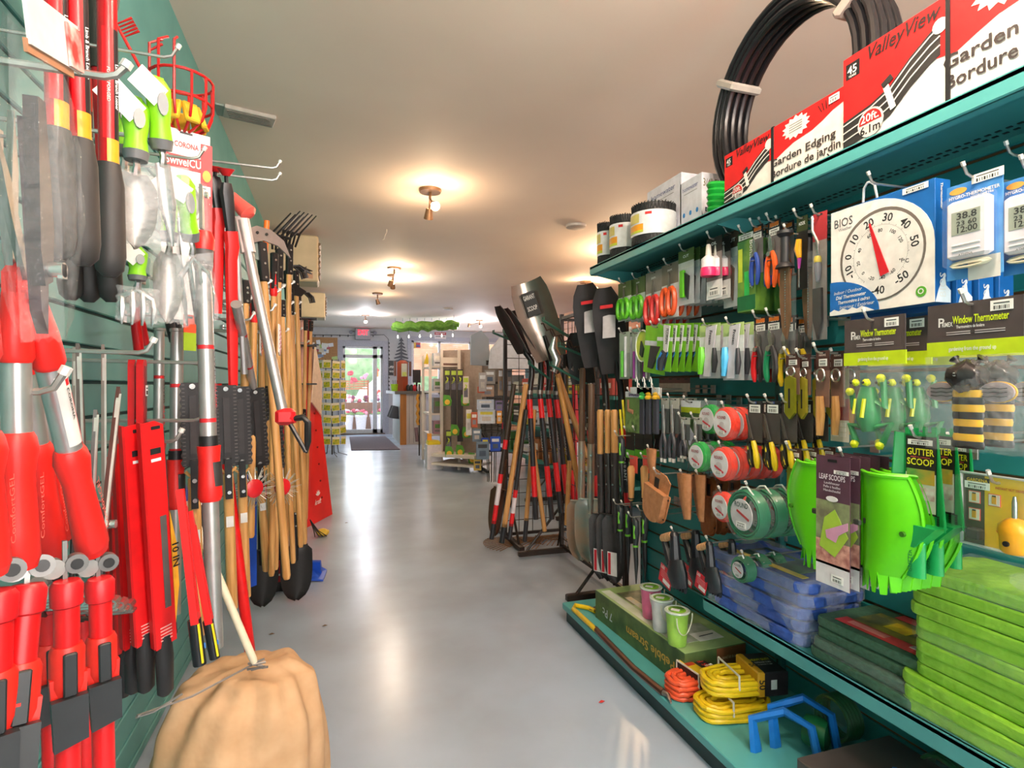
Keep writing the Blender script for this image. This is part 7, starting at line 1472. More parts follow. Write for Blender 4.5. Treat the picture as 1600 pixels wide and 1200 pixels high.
# red mesh tree and red rack between
t = thing('red_trellis', 'red and white printed plastic panel behind the grid wires', 'panel', P(904, 660, D=3.9)); b = B()
a0, a1, a2, a3 = (P(896, 610, D=3.9), P(902, 610, D=3.9), P(906, 690, D=3.9), P(896, 690, D=3.9)); b.add([a0, a1, a2, a3], [[0, 1, 2, 3]], M('e02830', .4)); c0_, c1_, c2_, c3_ = P(897, 692, D=3.9), P(907, 692, D=3.9), P(911, 780, D=3.9), P(899, 780, D=3.9)
for s in (0, .03): b.add([q+Vector((0, s, 0)) for q in (c0_, c1_, c2_, c3_)], [[0, 1, 2, 3]], M('e0d8dc', .5))
b.build('panel', t, world=True)
t = thing('red_wire_rack', 'red wire mesh piece hanging right of the black spade row', 'wire mesh', P(856, 570, D=3.9)); b = B()
for k in range(5): b.tube([P(850+3.4*k, 548, D=3.9), P(850+3*k, 610, D=3.9)], .005, M('e83038', .4), 5); b.tube([P(850, 552+12*k, D=3.9), P(864, 548+12*k, D=3.9)], .004, M('e83038', .4), 5)
b.build('wire', t, world=True)
# end-of-slatwall hanging weeders
def f_weeder(r, w, L, c='6ab82c'):
    b = B(); b.tube([(-w*.2, 0, 0), (w*.2, 0, -L*.05), (w*.3, 0, -L*.2), (0, 0, -L*.42)], [w*.3, w*.42, w*.4, w*.3], M('2b3034', .4), 10); b.build('curved_grip', r)
    b = B(); b.tube([(w*.1, -.004, -L*.02), (w*.36, -.01, -L*.12), (w*.28, -.01, -L*.3)], w*.16, M(c, .4), 8); b.tube([(0, 0, -L*.41), (0, 0, -L*.44)], w*.36, M(c, .4), 8); b.build('green_band', r)
    b = B(); b.tube([(0, 0, -L*.43), (w*.1, 0, -L*.7), (0, 0, -L)], [w*.3, w*.26, w*.06], M('1e1e20', .35), 8); b.build('blade_sheath', r)
for k, (u, v1, v2, X, lab) in enumerate(((970, 683, 775, 1.22, 'upper black curved-grip weeder at the slatwall end'), (968, 790, 880, 1.22, 'black and green weeder hanging lowest left at the slatwall end'), (980, 792, 896, 1.24, 'black and green weeder second in the low row'), (992, 810, 912, 1.2, 'black weeder with steel elbow in the low row'), (1006, 800, 908, 1.24, 'black weeder rightmost in the low row'))):
    place(f_weeder, 'hand_weeder', lab, 'weeder', P(u, v1, X=X), P(u+2, v2, X=X), .035, face=(-1, 0, 0), grp='black and green weeders'); hook(P(u, v1-2, X=X), XR-.004, 'for the '+lab, 1)
for k, u in enumerate((990, 1011)):
    def f_wh(r, w, L):
        card(r, w*1.9, L*.34, [(0, 1, 'e0564c')], hole=False)
        b = B(); b.tube([(0, -.012, -L*.2), (0, -.012, -L*.25), (w*.05, -.012, -L*.6), (0, -.012, -L*.86), (0, -.012, -L*.9)], [w*.3, w*.5, w*.42, w*.36, w*.2], M('dca468', .5, 0, 'wood', 'c48a50', 14), 12); b.tube([(0, -.012, -L*.84), (0, -.012, -L*.86)], w*.44, BLACK, 10); b.build('wooden_handle', r)
        b = B(); b.tube([(0, -.012, -L*.88), (0, -.01, -L*1.25)], w*.12, BLACK, 6); b.build('shaft', r)
    place(f_wh, 'hand_tool', 'wooden-handled hand tool on a red card, %s of two under the dark packs' % ('left', 'right')[k], 'hand tool', P(u, 712, X=1.24), P(u, 790, X=1.24), .034, face=(-1, 0, 0)); hook(P(u, 716, X=1.24), XR-.004, 'through the red card, '+('left', 'right')[k], 1)
for k, u in enumerate((984, 998, 1012)):
    pk = hang((u-6, 672, u+7, 716), 1.27, lambda r, w, h: card(r, w, h, [(0, .3, '2a2a20'), (.3, .7, '1c1a1c'), (.7, 1, '5cb82c')]), 'dark_pack', 'dark pack with a green patch below the photo packs, %s' % ('left', 'middle', 'right')[k], 'pack', 2, .05, 'dark green-patched packs')
for k, (u, v) in enumerate(((965, 625), (961, 640))):
    place(lambda r, w, L: f_lean(r, w, L, [(0, 1, M("f0d820", .4))]), 'yellow_tool', 'yellow handled tool beside the photo packs, %s' % ('right', 'left')[k], 'hand tool', P(u+8, v, X=1.26), P(u+12, v+45, X=1.26), .012, face=(-1, 0, 0))
# small hangers and brown carded pieces between rows two and three
for k in range(3):
    p = P(996+11*k, 594, X=1.24); t = thing('white_hanger', 'white plastic hanger hook over the photo packs', 'hanger', p, 0, 'white plastic hangers'); b = B(); b.tube([(0, 0, -.03), (0, 0, 0), (0, .008, .012), (0, .016, .004), (0, .014, -.006)], .003, WHITE, 6); b.box((0, 0, -.045), (.004, .12, .03), M('d4dce0', .4), bev=.001); b.build('hanger', t)
for k in range(4): hang((1030+12*k, 590, 1042+12*k, 612), 1.36, lambda r, w, h: (card(r, w, h, [(0, .4, '6a3a34'), (.4, 1, 'c0a090')]), blister(r, w, h, .4, .95, .01)), 'small_part_pack', 'small brown carded part under the blue saw packs', 'pack', 1, grp='small brown carded parts', hk=False)
# ---------------------------------------------------------------- ceiling fixtures
WARM = (1, .70, .43); COOL = (.95, .93, 1)
BULB = M('fff0d8', .3, 0, None, 'ffe2b8', 3, 25); BULBC = M('f4f6ff', .3, 0, None, 'e8ecff', 3, 25)
def spotlamp(p, lab, heads, col, e, cool=False, gl=.5):
    t = thing('ceiling_spotlight', lab, 'ceiling light', (p.x, p.y, CEIL), 0, None)
    BZM = M('8a6a50', .4, .6); b = B(); b.lathe([(.075, -.022), (.08, -.008), (.08, -.001)], BZM, 20); b.tube([(0, 0, -.02), (0, 0, -.07)], .01, BZM, 8); b.build('canopy', t)
    for (dx, dy, dz, aim) in heads:
        h = Vector((dx, dy, dz)); a = Vector(aim).normalized()
        b = B(); b.tube([(0, 0, -.06), h*.6+Vector((0, 0, -.03)), h], .006, BZM, 6); b.tube([h-a*.03, h+a*.02, h+a*.045], [.022, .03, .034], BZM, 12, cap=False); k = b.build('lamp_head', t)
        b = B(); b.tube([h+a*.0, h+a*.04], [.02, .024], BULBC if cool else BULB, 12); b.build('bulb', k)
        q = Vector(t.location)+h+a*.085
        light('spot_lamp', 'POINT', q, e, col, .035)
    return t
def ceil(u, v): return P(u, v, Z=CEIL)
spotlamp(ceil(672, 296), 'bronze two-headed ceiling spotlight nearest the camera over the aisle', [(.02, -.04, -.12, (.1, -.9, -.5)), (.0, .05, -.15, (.0, .5, -.8))], WARM, 4)
spotlamp(ceil(616, 418), 'bronze two-headed ceiling spotlight in the middle of the aisle', [(.02, -.04, -.1, (.1, -.9, -.4)), (-.03, .1, -.16, (-.1, .5, -.7))], WARM, 4)
spotlamp(ceil(590, 458), 'small ceiling spotlight just beyond the middle one', [(0, .02, -.12, (.3, .2, -.9))], WARM, 4)
spotlamp(ceil(915, 440), 'bronze two-headed ceiling spotlight above the white-labelled spades', [(-.06, -.04, -.12, (-.3, -.8, -.5)), (.12, .0, -.08, (.3, -.8, -.4))], WARM, 4)
spotlamp(ceil(571, 492), 'bright white ceiling spotlight above the EXIT sign', [(0, -.05, -.12, (0, -.8, -.6))], COOL, 18, True)
spotlamp(ceil(749, 500), 'bright white ceiling spotlight at the right end of the green canopy', [(0, -.05, -.12, (.1, -.8, -.6)), (-.2, .1, -.1, (0, .2, -1))], COOL, 16, True)
spotlamp(Vector((.75, .7, 0)), 'added fill spotlight out of frame above the photographer', [(-.05, .03, -.12, (-.6, .3, -.8)), (.05, -.03, -.12, (.8, .2, -.5))], (1, .80, .62), 18)  # unseen fixture added to brighten the right slatwall and nearby goods
spotlamp(Vector((.9, -.9, 0)), 'added fill spotlight out of frame behind the photographer', [(-.05, .03, -.12, (-.6, .6, -.5)), (.05, .03, -.12, (.6, .6, -.5))], (1, .84, .70), 26)  # unseen fixture added as fill from behind the camera
spotlamp(Vector((2.9, 5.0, 0)), 'added fill spotlight over the neighbouring aisle', [(-.05, .03, -.12, (-.6, .6, -.5)), (.05, .03, -.12, (.6, -.6, -.5))], WARM, 24)  # extra fixture hidden from view, added to fill the next aisle
spotlamp(Vector((.7, 7.2, 0)), 'ceiling spotlight behind the small ceiling hook', [(0, .03, -.12, (0, .6, -.5))], (1, .86, .74), 16)
VE = M('b9b2a8', .5)
t = thing('ceiling_vent', 'rectangular pale ceiling vent near the left wall', 'vent', P(390, 178, Z=CEIL)); b = B(); b.box((0, 0, -.012), (.24, .12, .022), VE, R=(0, 0, .25), bev=.004); b.box((-.11, -.01, -.006), (.1, .12, .01), M('8f9a90', .5), R=(0, 0, .25)); b.build('housing', t)
b = B(); [b.box((0, 0, -.024), (.2, .006, .004), M('8a847c', .6), TR(.0, -.04+.02*k, 0, 0, 0, .25)) for k in range(5)]; b.build('slots', t)
t = thing('smoke_detector', 'round white disc on the ceiling right of the aisle', 'detector', ceil(900, 352)); b = B(); b.lathe([(.05, -.028), (.085, -.02), (.09, -.001)], M('c8beb4', .5), 24); b.build('disc', t)
t = thing('smoke_detector', 'faint round disc far along the ceiling left of the bright white lamp', 'detector', ceil(700, 482)); b = B(); b.lathe([(.05, -.028), (.085, -.02), (.09, -.001)], M('c8beb4', .5), 20); b.build('disc', t)
t = thing('ceiling_hook', 'small white hook screwed into the ceiling left of the spotlights', 'hook', ceil(604, 358)); b = B(); b.tube([(0, 0, 0), (0, 0, -.03), (-.01, 0, -.05), (-.02, 0, -.09), (-.035, 0, -.1)], .004, M('e8dccc', .4), 6); b.build('hook', t)
# ---------------------------------------------------------------- back wall fittings
def W(u, v, d=0): return P(u, v, Y=YB-d)
t = thing('exit_sign', 'grey EXIT sign box with red letters and two lamp heads above the glass door', 'sign', W(567, 522, .06)); b = B()
b.box((0, 0, 0), (.36, .08, .27), M('9a9ca8', .4), bev=.01); b.build('sign_box', t)
b = B(); b.box((0, -.042, .03), (.27, .003, .15), M('b8b4c0', .4)); b.text('EXIT', .13, M('ff3048', .4, 0, None, 'f02038', 9, 1.2), (0, -.047, .03), fit=.24); b.build('lettering', t)
for s in (-1, 1): b = B(); b.tube([(s*.18, -.02, .05), (s*.26, -.03, .05)], .012, GREY, 6); b.tube([(s*.26, 0, .06), (s*.28, -.07, .03)], [.03, .045], M('8a8c98', .4), 10); b.build('lamp_head', t)
t = thing('string_lights', 'dark string of small bulbs running along the back wall and down the door side', 'string lights', W(540, 524, .03)); b = B(); q = [W(488, 523, .03), W(545, 524, .03), W(600, 523, .03), W(607, 530, .03), W(607, 615, .03)]; b.tube(q, .006, M('3a3a3e', .5), 5)
for k in range(14): b.tube([W(607.5, 535+6*k, .04), W(608.5, 537+6*k, .06)], .014, M('55545a', .4), 5)
for k in range(8): b.tube([W(492+13*k, 523, .03), W(492+13*k, 526, .05)], .012, M('55545a', .4), 5)
b.build('wire', t, world=True)
t = thing('notice_board', 'cork notice board crowded with notes at the far left of the back wall', 'notice board', W(507, 545)); b = B(); w_, h_ = (W(528, 0).x-W(487, 0).x), (W(0, 526).z-W(0, 567).z); b.box((0, -.02, 0), (w_, .03, h_), M('b08458', .7)); b.build('cork', t)
for k in range(16):
    b = B(); random.seed(k+3); b.box((random.uniform(-.42, .42)*w_, -.037-.001*k, random.uniform(-.42, .3)*h_), (random.uniform(.08, .15), .001, random.uniform(.07, .13)), M(random.choice(['e4e6ee', 'b8d088', '3c4454', 'd8d0c4', '8898b8', 'c06070', 'e8e8e8']), .6), R=(0, random.uniform(-.2, .2), 0)); b.build('note', t)
t = thing('metal_tree', 'dark metal pine tree cutout on the wall beside the door', 'wall ornament', W(627, 548, .03)); b = B(); K = M('4a505c', .5); b.box((0, 0, 0), (.03, .01, .62), K)
for k in range(7): q = .3-.085*k; s = .05+.026*k; b.prism([(-s, q-.05), (-s*.4, q-.01), (0, q+.03), (s*.4, q-.01), (s, q-.05), (s*.9, q-.075), (0, q-.05), (-s*.9, q-.075)], .008, K)
b.build('cutout', t)
t = thing('wall_sign', 'small black sign with white lettering beside the door', 'sign', W(611.5, 575, .02)); b = B(); b.box((0, 0, 0), (.19, .012, .36), M('33363c', .5)); b.text('OPEN', .06, WHITE, (0, -.008, .02), fit=.14); b.text('daily', .05, WHITE, (0, -.008, -.08), fit=.1); b.build('board', t)
t = thing('wall_sign', 'small red and white sign above the shop window', 'sign', W(688, 524, .03)); b = B(); b.box((0, 0, 0), (.29, .012, .18), M('e0dce0', .5)); b.box((0, -.007, .045), (.29, .002, .07), M('b83848', .5)); b.text('SALE TODAY', .04, WHITE, (0, -.0095, .045), fit=.24); b.box((0, -.007, -.03), (.24, .001, .02), GREY); b.build('board', t)
t = thing('window_poster', 'yellow and red notice stuck to the top left of the shop window', 'poster', W(650, 539, .0)); b = B(); b.box((-.04, .03, 0), (.09, .004, .16), M('d8b040', .5)); b.box((.06, .03, 0), (.11, .004, .14), M('b83c48', .5)); b.box((.06, .026, -.02), (.09, .002, .05), M('5868b0', .5)); b.build('paper', t)
# green canopy with hanging drops
t = thing('green_canopy', 'long green leafy garland canopy hanging from the ceiling before the window', 'garland', P(664, 510, D=11.5)); b = B(); c = t.location
x0, x1 = P(613, 510, D=11.5), P(716, 507, D=11.5); n = 18
for k in range(2): b.tube([x0.lerp(x1, i/n)+Vector((0, -.1+.2*k, .02*math.sin(i*1.7)-.03*k)) for i in range(n+1)], [.05]+[.075+.012*math.sin(i*2.3) for i in range(n-1)]+[.05], M('7aa83a', .7, 0, 'fabric', '5c8c28', 20), 8)
b.build('foliage', t, world=True); b = B()
for k in range(9): q = x0.lerp(x1, (k+.4)/9); b.tube([q+Vector((0, 0, .1)), q+Vector((0, 0, CEIL-q.z))], .004, GREY, 4)
b.build('hanging_wire', t, world=True)
for k in range(6):
    q = x0.lerp(x1, (k+.5)/6); g = thing('crystal_drop', 'clear drop light hanging under the green garland', 'hanging light', q-Vector((0, 0, .2)), 0, 'clear drops under the garland'); b = B(); b.tube([(0, 0, .13), (0, 0, 0)], .003, BLACK, 4); b.tube([(0, 0, .02), (0, 0, -.03), (0, 0, -.05)], [.006, .018, .004], M('f8f4e0', .1, 0, None, None, 5, 1.5), 8); b.build('drop', g)
t = thing('lamp_shade', 'clear cone glass ornament hanging in front of the window', 'ornament', P(709, 533, D=11)); b = B(); b.lathe([(.1, -.12), (.06, 0), (.012, .1)], M('eef2f4', .1, 0, 'clear'), 12); b.tube([(0, 0, .1), (0, 0, CEIL-t.location.z)], .003, GREY, 4); b.build('glass_cone', t)
# door mat
t = thing('door_mat', 'grey-brown door mat in front of the glass door', 'mat', (0, 0, 0)); b = B(); q = [P(549, 703, Z=.01), P(625, 702, Z=.01), P(602, 681.5, Z=.01), P(546, 682.5, Z=.01)]
b.add([Vector((a.x, a.y, z)) for z in (.001, .012) for a in q], [[3, 2, 1, 0], [4, 5, 6, 7], [0, 1, 5, 4], [1, 2, 6, 5], [2, 3, 7, 6], [3, 0, 4, 7]], M('6e6268', .9, 0, 'fabric', '605660', 60)); b.build('mat', t)
# porch things seen through the door
PW = M('e6e2e4', .5)
for k, (u1, u2) in enumerate(((535, 553), (554, 574), (577, 598))):
    y = YB+.75; a, c = P(u1, 660, Y=y), P(u2, 660, Y=y); w_ = (c.x-a.x); t = thing('flower_pot', 'large cream flower pot on the porch, %s of three' % ('left', 'middle', 'right')[k], 'pot', ((a.x+c.x)/2, y, .012), 0, 'cream porch pots')
    b = B(); b.lathe([(w_*.34, 0), (w_*.45, .36), (w_*.5, .37), (w_*.5, .43), (w_*.45, .43)], PW, 18); b.build('pot', t)
    b = B(); random.seed(k); [blob(b, (random.uniform(-.14, .14), random.uniform(-.1, .1), .46+random.uniform(0, .08)), .045, M(random.choice(['e8a0b0', 'c83050', 'f0d0d8', 'e05070']), .6), 5, q) for q in range(9)]; b.build('blossoms', t); b = B(); blob(b, (0, 0, .44), .15, M('6a8a4a', .7), 7, k, .4); b.build('leaves', t)
t = thing('planter_box', 'brown wooden planter trough behind the cream pots, full of red and pink flowers', 'planter', (P(563, 640, Y=YB+1.25).x, YB+1.25, .012)); b = B(); b.box((0, 0, .36), (1.1, .3, .72), M('8a5a3c', .6, 0, 'wood', '744a30', 8)); b.build('box', t); b = B(); random.seed(5)
for q in range(26): blob(b, (random.uniform(-.5, .5), random.uniform(-.15, .1), .76+random.uniform(0, .12)), random.uniform(.03, .06), M(random.choice(['d85068', '8a2a5c', 'e8a8b0', 'b8c8a8', 'c8d8d0', 'e87070']), .6), 5, q)
b.build('flowers', t)
t = thing('porch_bench', 'orange-brown slatted bench back on the porch', 'bench', (P(557, 610, Y=YB+1.45).x, YB+1.5, .012)); b = B(); [b.box((0, 0, 1.08+.065*k), (.62, .03, .045), M('c87c48', .5, 0, 'wood', 'a86438', 8)) for k in range(4)]; b.build('backrest', t); b = B(); [b.box((s*.3, 0, .66), (.05, .05, 1.3), M('a86438', .6)) for s in (-1, 1)]; b.build('post', t)
for k, (u, v, c_, lab) in enumerate(((546, 583, 'd02040', 'cluster of dark red flowers on a stake behind the door glass'), (553, 594, 'c83048', 'lower cluster of red flowers on a stake'), (569, 588, 'e8a0b8', 'pink flower cluster on a stake behind the door glass'), (588, 611, 'f06048', 'red starburst flower ornament on the porch'))):
    q = P(u, v, Y=YB+1.2); t = thing('flower_stake', lab, 'flowers', (q.x, q.y, .5)); b = B(); random.seed(k); [blob(b, (random.uniform(-.07, .07), 0, q.z-.5+random.uniform(-.05, .05)), .045, M(c_, .5), 5, j) for j in range(6)]; b.build('flowers', t); b = B(); b.tube([(0, 0, 0), (0, 0, q.z-.5)], .008, M('5c7c4c', .6), 5); b.build('stem', t)
q = P(588, 584, Y=YB+.7); t = thing('birdhouse', 'orange birdhouse hanging behind the right edge of the door glass', 'birdhouse', q); b = B(); b.box((0, 0, 0), (.12, .1, .16), M('e08838', .5)); b.tube([(0, -.05, .0), (0, -.056, .0)], .02, BLACK, 8); b.build('box', t); b = B(); b.prism([(-.09, .07), (.09, .07), (0, .17)], .14, M('c04838', .5), y=.07); b.build('roof', t); b = B(); b.tube([(0, 0, .16), (0, 0, .7)], .004, GREY, 4); b.build('cord', t)
t = thing('porch_pine_wall', 'orange pine board wall of the porch seen through the shop window', 'board wall', (W(690, 500).x+.4, YB+1.75, 0)); b = B()
for k in range(9): b.box((.2, 0, 1.5+.125*k), (2.6, .03, .12), M('e0a078', .5, 0, None, 'd08c60', 5), bev=.004)
b.build('boards', t)
# counter and what stands on it
cD = 11.1; t = thing('sales_counter', 'white panelled sales counter with a grey top and an orange-brown corner post', 'counter', P(640, 695, Z=0)); b = B(); c1 = P(625, 695, Z=0); c2 = P(606, 680, Z=0); c3 = P(664, 694, Z=0)
zt = 1.0; CW = M('d8d2cc', .5, 0, None, 'd0cac4', 5); back = Vector((0, 1.6, 0))
b.box(((c1.x+c3.x)/2+.03, c1.y+.9, zt/2), (c3.x-c1.x, 1.76, zt), CW); [b.box((lerp(c1.x, c3.x, .15+.17*k)+.03, c1.y+.012, .5), (.004, .01, .95), GREY) for k in range(5)]; b.build('body', t, world=True)
b = B(); b.box(((c1.x+c3.x)/2, c1.y+.88, zt+.03), (c3.x-c1.x+.22, 1.95, .06), M('6c6a66', .5)); b.build('countertop', t, world=True)
b = B(); b.box((c1.x+.06, c1.y-.01, .5), (.12, .06, 1.0), M('c07c30', .5, 0, 'wood', 'a86a24', 6)); b.build('corner_post', t, world=True)
for k in range(3): b = B(); b.tube([(c1.x-.03, c1.y+.5+.25*k, .74), (c1.x-.07, c1.y+.45+.25*k, .5)], [.05, .1], M(('4a4a50', '77777c')[k % 2], .7), 6, flat=.4); b.build('hanging_bag', t, world=True)
zc = zt+.06
def oncounter(name, lab, cat, u, v, fn):
    q = P(u, v, D=11.4); t = thing(name, lab, cat, (q.x, q.y, zc)); fn(t, q.z-zc); return t
def lant(t, h):
    b = B(); b.tube([(0, 0, 0), (0, 0, .58), (0, 0, .62)], [.11, .11, .05], M('a04420', .5, 0, 'wood', '8c3818', 6), 4); b.build('wooden_case', t); b = B(); b.box((.02, -.1, .42), (.11, .05, .26), M('c8c8b0', .2)); b.box((.02, -.13, .34), (.08, .01, .08), M('c8d060', .4)); b.build('glass_front', t); b = B(); [b.box((s*.15, 0, .45), (.05, .04, .3), M('6a4030', .5)) for s in (-1, 1)]; b.build('side_arm', t)
oncounter('display_case', 'tall reddish wooden lantern case on the counter', 'case', 629, 618, lant)
def mon(t, h): b = B(); b.box((0, 0, .3), (.16, .04, .26), M('3a3a3e', .4), R=(0, 0, .3)); b.build('screen', t); b = B(); b.tube([(0, 0, 0), (0, 0, .18)], .02, BLACK, 8); b.build('stand', t)
oncounter('till_monitor', 'dark till monitor on the counter', 'monitor', 651, 605, mon)
def bucket(t, h): b = B(); b.lathe([(.07, 0), (.085, .14)], M('a8d828', .4), 14); b.build('bucket', t); b = B(); [b.tube([(.03*k-.03, 0, .1), (.04*k-.04, 0, .22)], .006, BLACK, 5) for k in range(3)]; b.build('pens', t)
oncounter('lime_bucket', 'lime green bucket of pens on the counter', 'bucket', 617, 610, bucket)
for k, c_ in enumerate(('c82030', '2c3a30', 'e8e0dc', '3a3a3c')):
    def pl(t, h, c_=c_): b = B(); b.lathe([(.03, 0), (.045, .05), (.04, .1), (.015, .13)], M(c_, .5), 10); b.build('ornament', t)
    oncounter('counter_ornament', ('red ornament', 'dark green potted sprig', 'white jar', 'small black pot')[k]+' among the small things right of the lantern case', 'ornament', (648, 643, 655, 638)[k], 610, pl)
# seed packet spinner
q = P(519, 712, Z=0); t = thing('seed_spinner', 'wire spinner rack full of yellow flower seed packets left of the door', 'rack', (q.x, q.y, 0)); D0 = q.x*ST+q.y*CT; b = B(); b.tube([(0, 0, 0.02), (0, 0, 1.6)], .012, DKST, 6)
for a in range(5): b.tube([(.24*math.cos(a*1.257), .24*math.sin(a*1.257), .006), (.1*math.cos(a*1.257), .1*math.sin(a*1.257), .05), (.05*math.cos(a*1.257), .05*math.sin(a*1.257), .45)], .007, DKST, 5)
b.build('stand', t)
b = B(); rows = [P(519, v, D=D0).z for v in (575, 590, 605, 622, 640, 658, 675, 692)]
for z in rows: b.tube([(.2*math.cos(i*PI/6), .2*math.sin(i*PI/6), z) for i in range(12)], .005, DKST, 4, closed=True)
for a in range(6): b.tube([(.2*math.cos(a*PI/3), .2*math.sin(a*PI/3), .42), (.2*math.cos(a*PI/3), .2*math.sin(a*PI/3), 1.6)], .004, DKST, 4)
b.build('wire_baskets', t); sp = None; RW8 = ['top', 'second', 'third', 'fourth', 'fifth', 'sixth', 'seventh', 'bottom']
for j, z in enumerate(rows):
    for i in range(4):
        a = -2.55+.62*i; lo = Vector((q.x+.225*math.cos(a), q.y+.225*math.sin(a), z)); lab = 'yellow flower seed packet, %s in the %s row of the spinner' % (('far left', 'left', 'right', 'far right')[i], RW8[j])
        if sp is None:
            sp = thing('seed_packet', lab, 'seed packet', lo, a+PI/2, 'seed packets on the spinner'); b = B(); b.box((0, 0, .05), (.125, .006, .13), M('f0e0c0', .5)); b.box((0, -.004, .035), (.11, .002, .085), M('e8c428', .5, 0, None, '6a9a30', 26)); b.build('packet', sp)
        else: dup(sp, lo+Vector((0, 0, random.uniform(-.012, .012))), lab, rz=a+PI/2+random.uniform(-.25, .25), ry=random.uniform(-.1, .1))
# ---------------------------------------------------------------- white shelving and end display
CRM = M('e4d8cc', .5, 0, None, 'dccfc2', 6)
def pan(u, v, D): return P(u, v, D=D)
t = thing('white_shelving', 'cream shelving unit with boxed goods right of the counter', 'shelving', P(677, 720, Z=0)); xa, xb = P(661, 600, D=8.9).x, P(690, 600, D=8.9).x; ya = 8.9*1.0; yb_ = ya+1.3
ya = P(661, 600, D=8.9).y
b = B()
for x in (xa, xb+.25): [b.box((x, y, .82), (.04, .04, 1.64), CRM) for y in (ya, ya-.7)]
b.box((xb+.3, ya-.35, .82), (.02, .7, 1.6), M('cfc8c0', .6)); b.build('frame', t, world=True)
zs = [P(670, v, D=8.7).z for v in (704, 676, 645, 612, 575)]
for z in zs: b = B(); b.box(((xa+xb+.25)/2, ya-.35, z), (xb+.25-xa, .7, .025), CRM); b.build('shelf', t, world=True)
random.seed(12); cols = ['e8e6e8', 'd8d0c8', 'b88a98', '8a9ab0', 'e0d8d8', '7a7470', 'c8c4c8', 'e8a030', '8a8c90']
nm = ['bottom shelf', 'second shelf', 'middle shelf', 'fourth shelf', 'top']
for j, z in enumerate(zs):
    for i in range(3):
        hx = (.16, .2, .24, .22, .18)[j]*random.uniform(.8, 1.1); t = thing('boxed_item', '%s box, %s on the %s of the cream shelving' % (('white', 'tan', 'rose', 'slate', 'pale', 'brown', 'light grey', 'orange', 'grey')[(k_ := random.randrange(9))], ('left', 'middle', 'right')[i], nm[j]), 'box', (lerp(xa+.12, xb+.12, i/2), ya-.60, z+.014))
        b = B(); b.box((0, 0, hx/2), (.13, .16, hx), M(cols[k_], .5)); b.box((0, -.081, hx*.6), (.09, .002, hx*.3), M(random.choice(['3a3a40', 'f4f0e8', 'c05060', '5c9048']), .5)); b.box((0, -.081, hx*.25), (.1, .002, hx*.12), GREY); b.build('carton', t)
t = thing('white_bin', 'white cardboard bin with yellow tops standing before the cream shelving', 'bin', P(677, 732, Z=0)); b = B(); b.box((0, 0, .17), (.2, .2, .34), M('e8e0e4', .5)); b.build('bin', t); b = B(); b.box((0, 0, .36), (.17, .16, .06), M('e8d020', .5), R=(.1, .1, 0)); b.box((-.05, .04, .42), (.06, .05, .14), M('f0a028', .5)); b.build('yellow_contents', t)
t = thing('price_starburst', 'yellow and green toy box on top of the cream shelving', 'toy', P(674, 566, D=8.7)); b = B(); [b.prism([(x-.05, -.03), (x, .14), (x+.05, -.03)], .02, M(c_, .5)) for x, c_ in ((-.07, 'f0d028'), (.02, '58c838'), (.1, 'c8e040'))]; b.build('toy', t)
t = thing('braided_leads', 'orange braided ropes hanging on the side of the cream shelving', 'rope', P(653, 640, D=9.4)); b = B(); 
for k in range(2): b.tube([P(652+2*k, 616+6*i, D=9.4)+Vector((.012*(-1)**i, 0, 0)) for i in range(9)], .016, M('d89838', .6), 6)
b.build('rope', t, world=True); b = B(); b.tube([P(650, 668, D=9.4), P(652, 690, D=9.4)], .03, M('8a6a70', .6), 6); b.tube([P(655, 600, D=9.4), P(655, 712, D=9.4)], .012, DKST, 5); b.build('hanging_rail', t, world=True)
# end display with black carded strips
D2 = 7.9; t = thing('end_display', 'cream end display with a slotted grey back for hanging tools', 'display', P(713, 733, Z=0)); a, c = P(690, 600, D=D2), P(756, 600, D=D2-.3); b = B()
for q in (a, a.lerp(c, .42)): b.box((q.x, q.y, .83), (.035, .035, 1.66), CRM)
b.box(((a+c)/2)*1+Vector((0, .02, .18-CH)), ((c-a).length, .5, .04), CRM, R=(0, 0, math.atan2(c.y-a.y, c.x-a.x))); b.box(((a+c)/2)+Vector((0, .02, .06-CH)), ((c-a).length, .5, .03), CRM, R=(0, 0, math.atan2(c.y-a.y, c.x-a.x))); q = (a+c)/2; b.box((q.x, q.y+.1, .95), ((c-a).length, .02, 1.42), M('a08c80', .6), R=(0, 0, math.atan2(c.y-a.y, c.x-a.x))); b.build('frame', t, world=True)
t = thing('sign_header', 'cream header board with a dark strip over the end display', 'sign', P(709, 566, D=7.85)); b = B(); b.box((0, 0, 0), (.36, .03, .13), CRM); b.box((0, -.017, -.03), (.3, .002, .03), M('6a4a40', .5)); b.build('board', t)
for k, (u, v1, v2) in enumerate(((699, 577, 620), (709, 577, 680), (719, 577, 690), (701, 672, 706), (728, 588, 630))):
    D = 7.75-.05*k; w_ = 9*D/F; h_ = (v2-v1)*D/F; q = P(u, v1, D=D); t = thing('hose_tool_strip', ('long black carded tool, left of three on the end display', 'long black carded tool, middle of three on the end display', 'long black carded tool, right of three on the end display', 'short black carded tool low on the end display', 'cream carded tool at the right of the end display')[k], 'tool pack', q, -.25)
    b = B(); b.box((0, 0, -h_/2), (w_, .01, h_), M('38302f' if k < 4 else 'ded4cc', .5)); b.box((0, -.006, -.05), (w_*.8, .002, .06), M('b8d048', .5)); b.box((0, -.006, -.22), (w_*.7, .002, .12), M('6a6878', .5)); b.add([(-w_*.2, -.007, -.1), (w_*.2, -.007, -.12), (w_*.1, -.007, -.18), (-w_*.4, -.007, -.2), (-w_*.3, -.007, -.17), (0, -.007, -.14)], [[0, 5, 4, 3, 2, 1]], M('c8dc30', .5)); b.build('card', t)
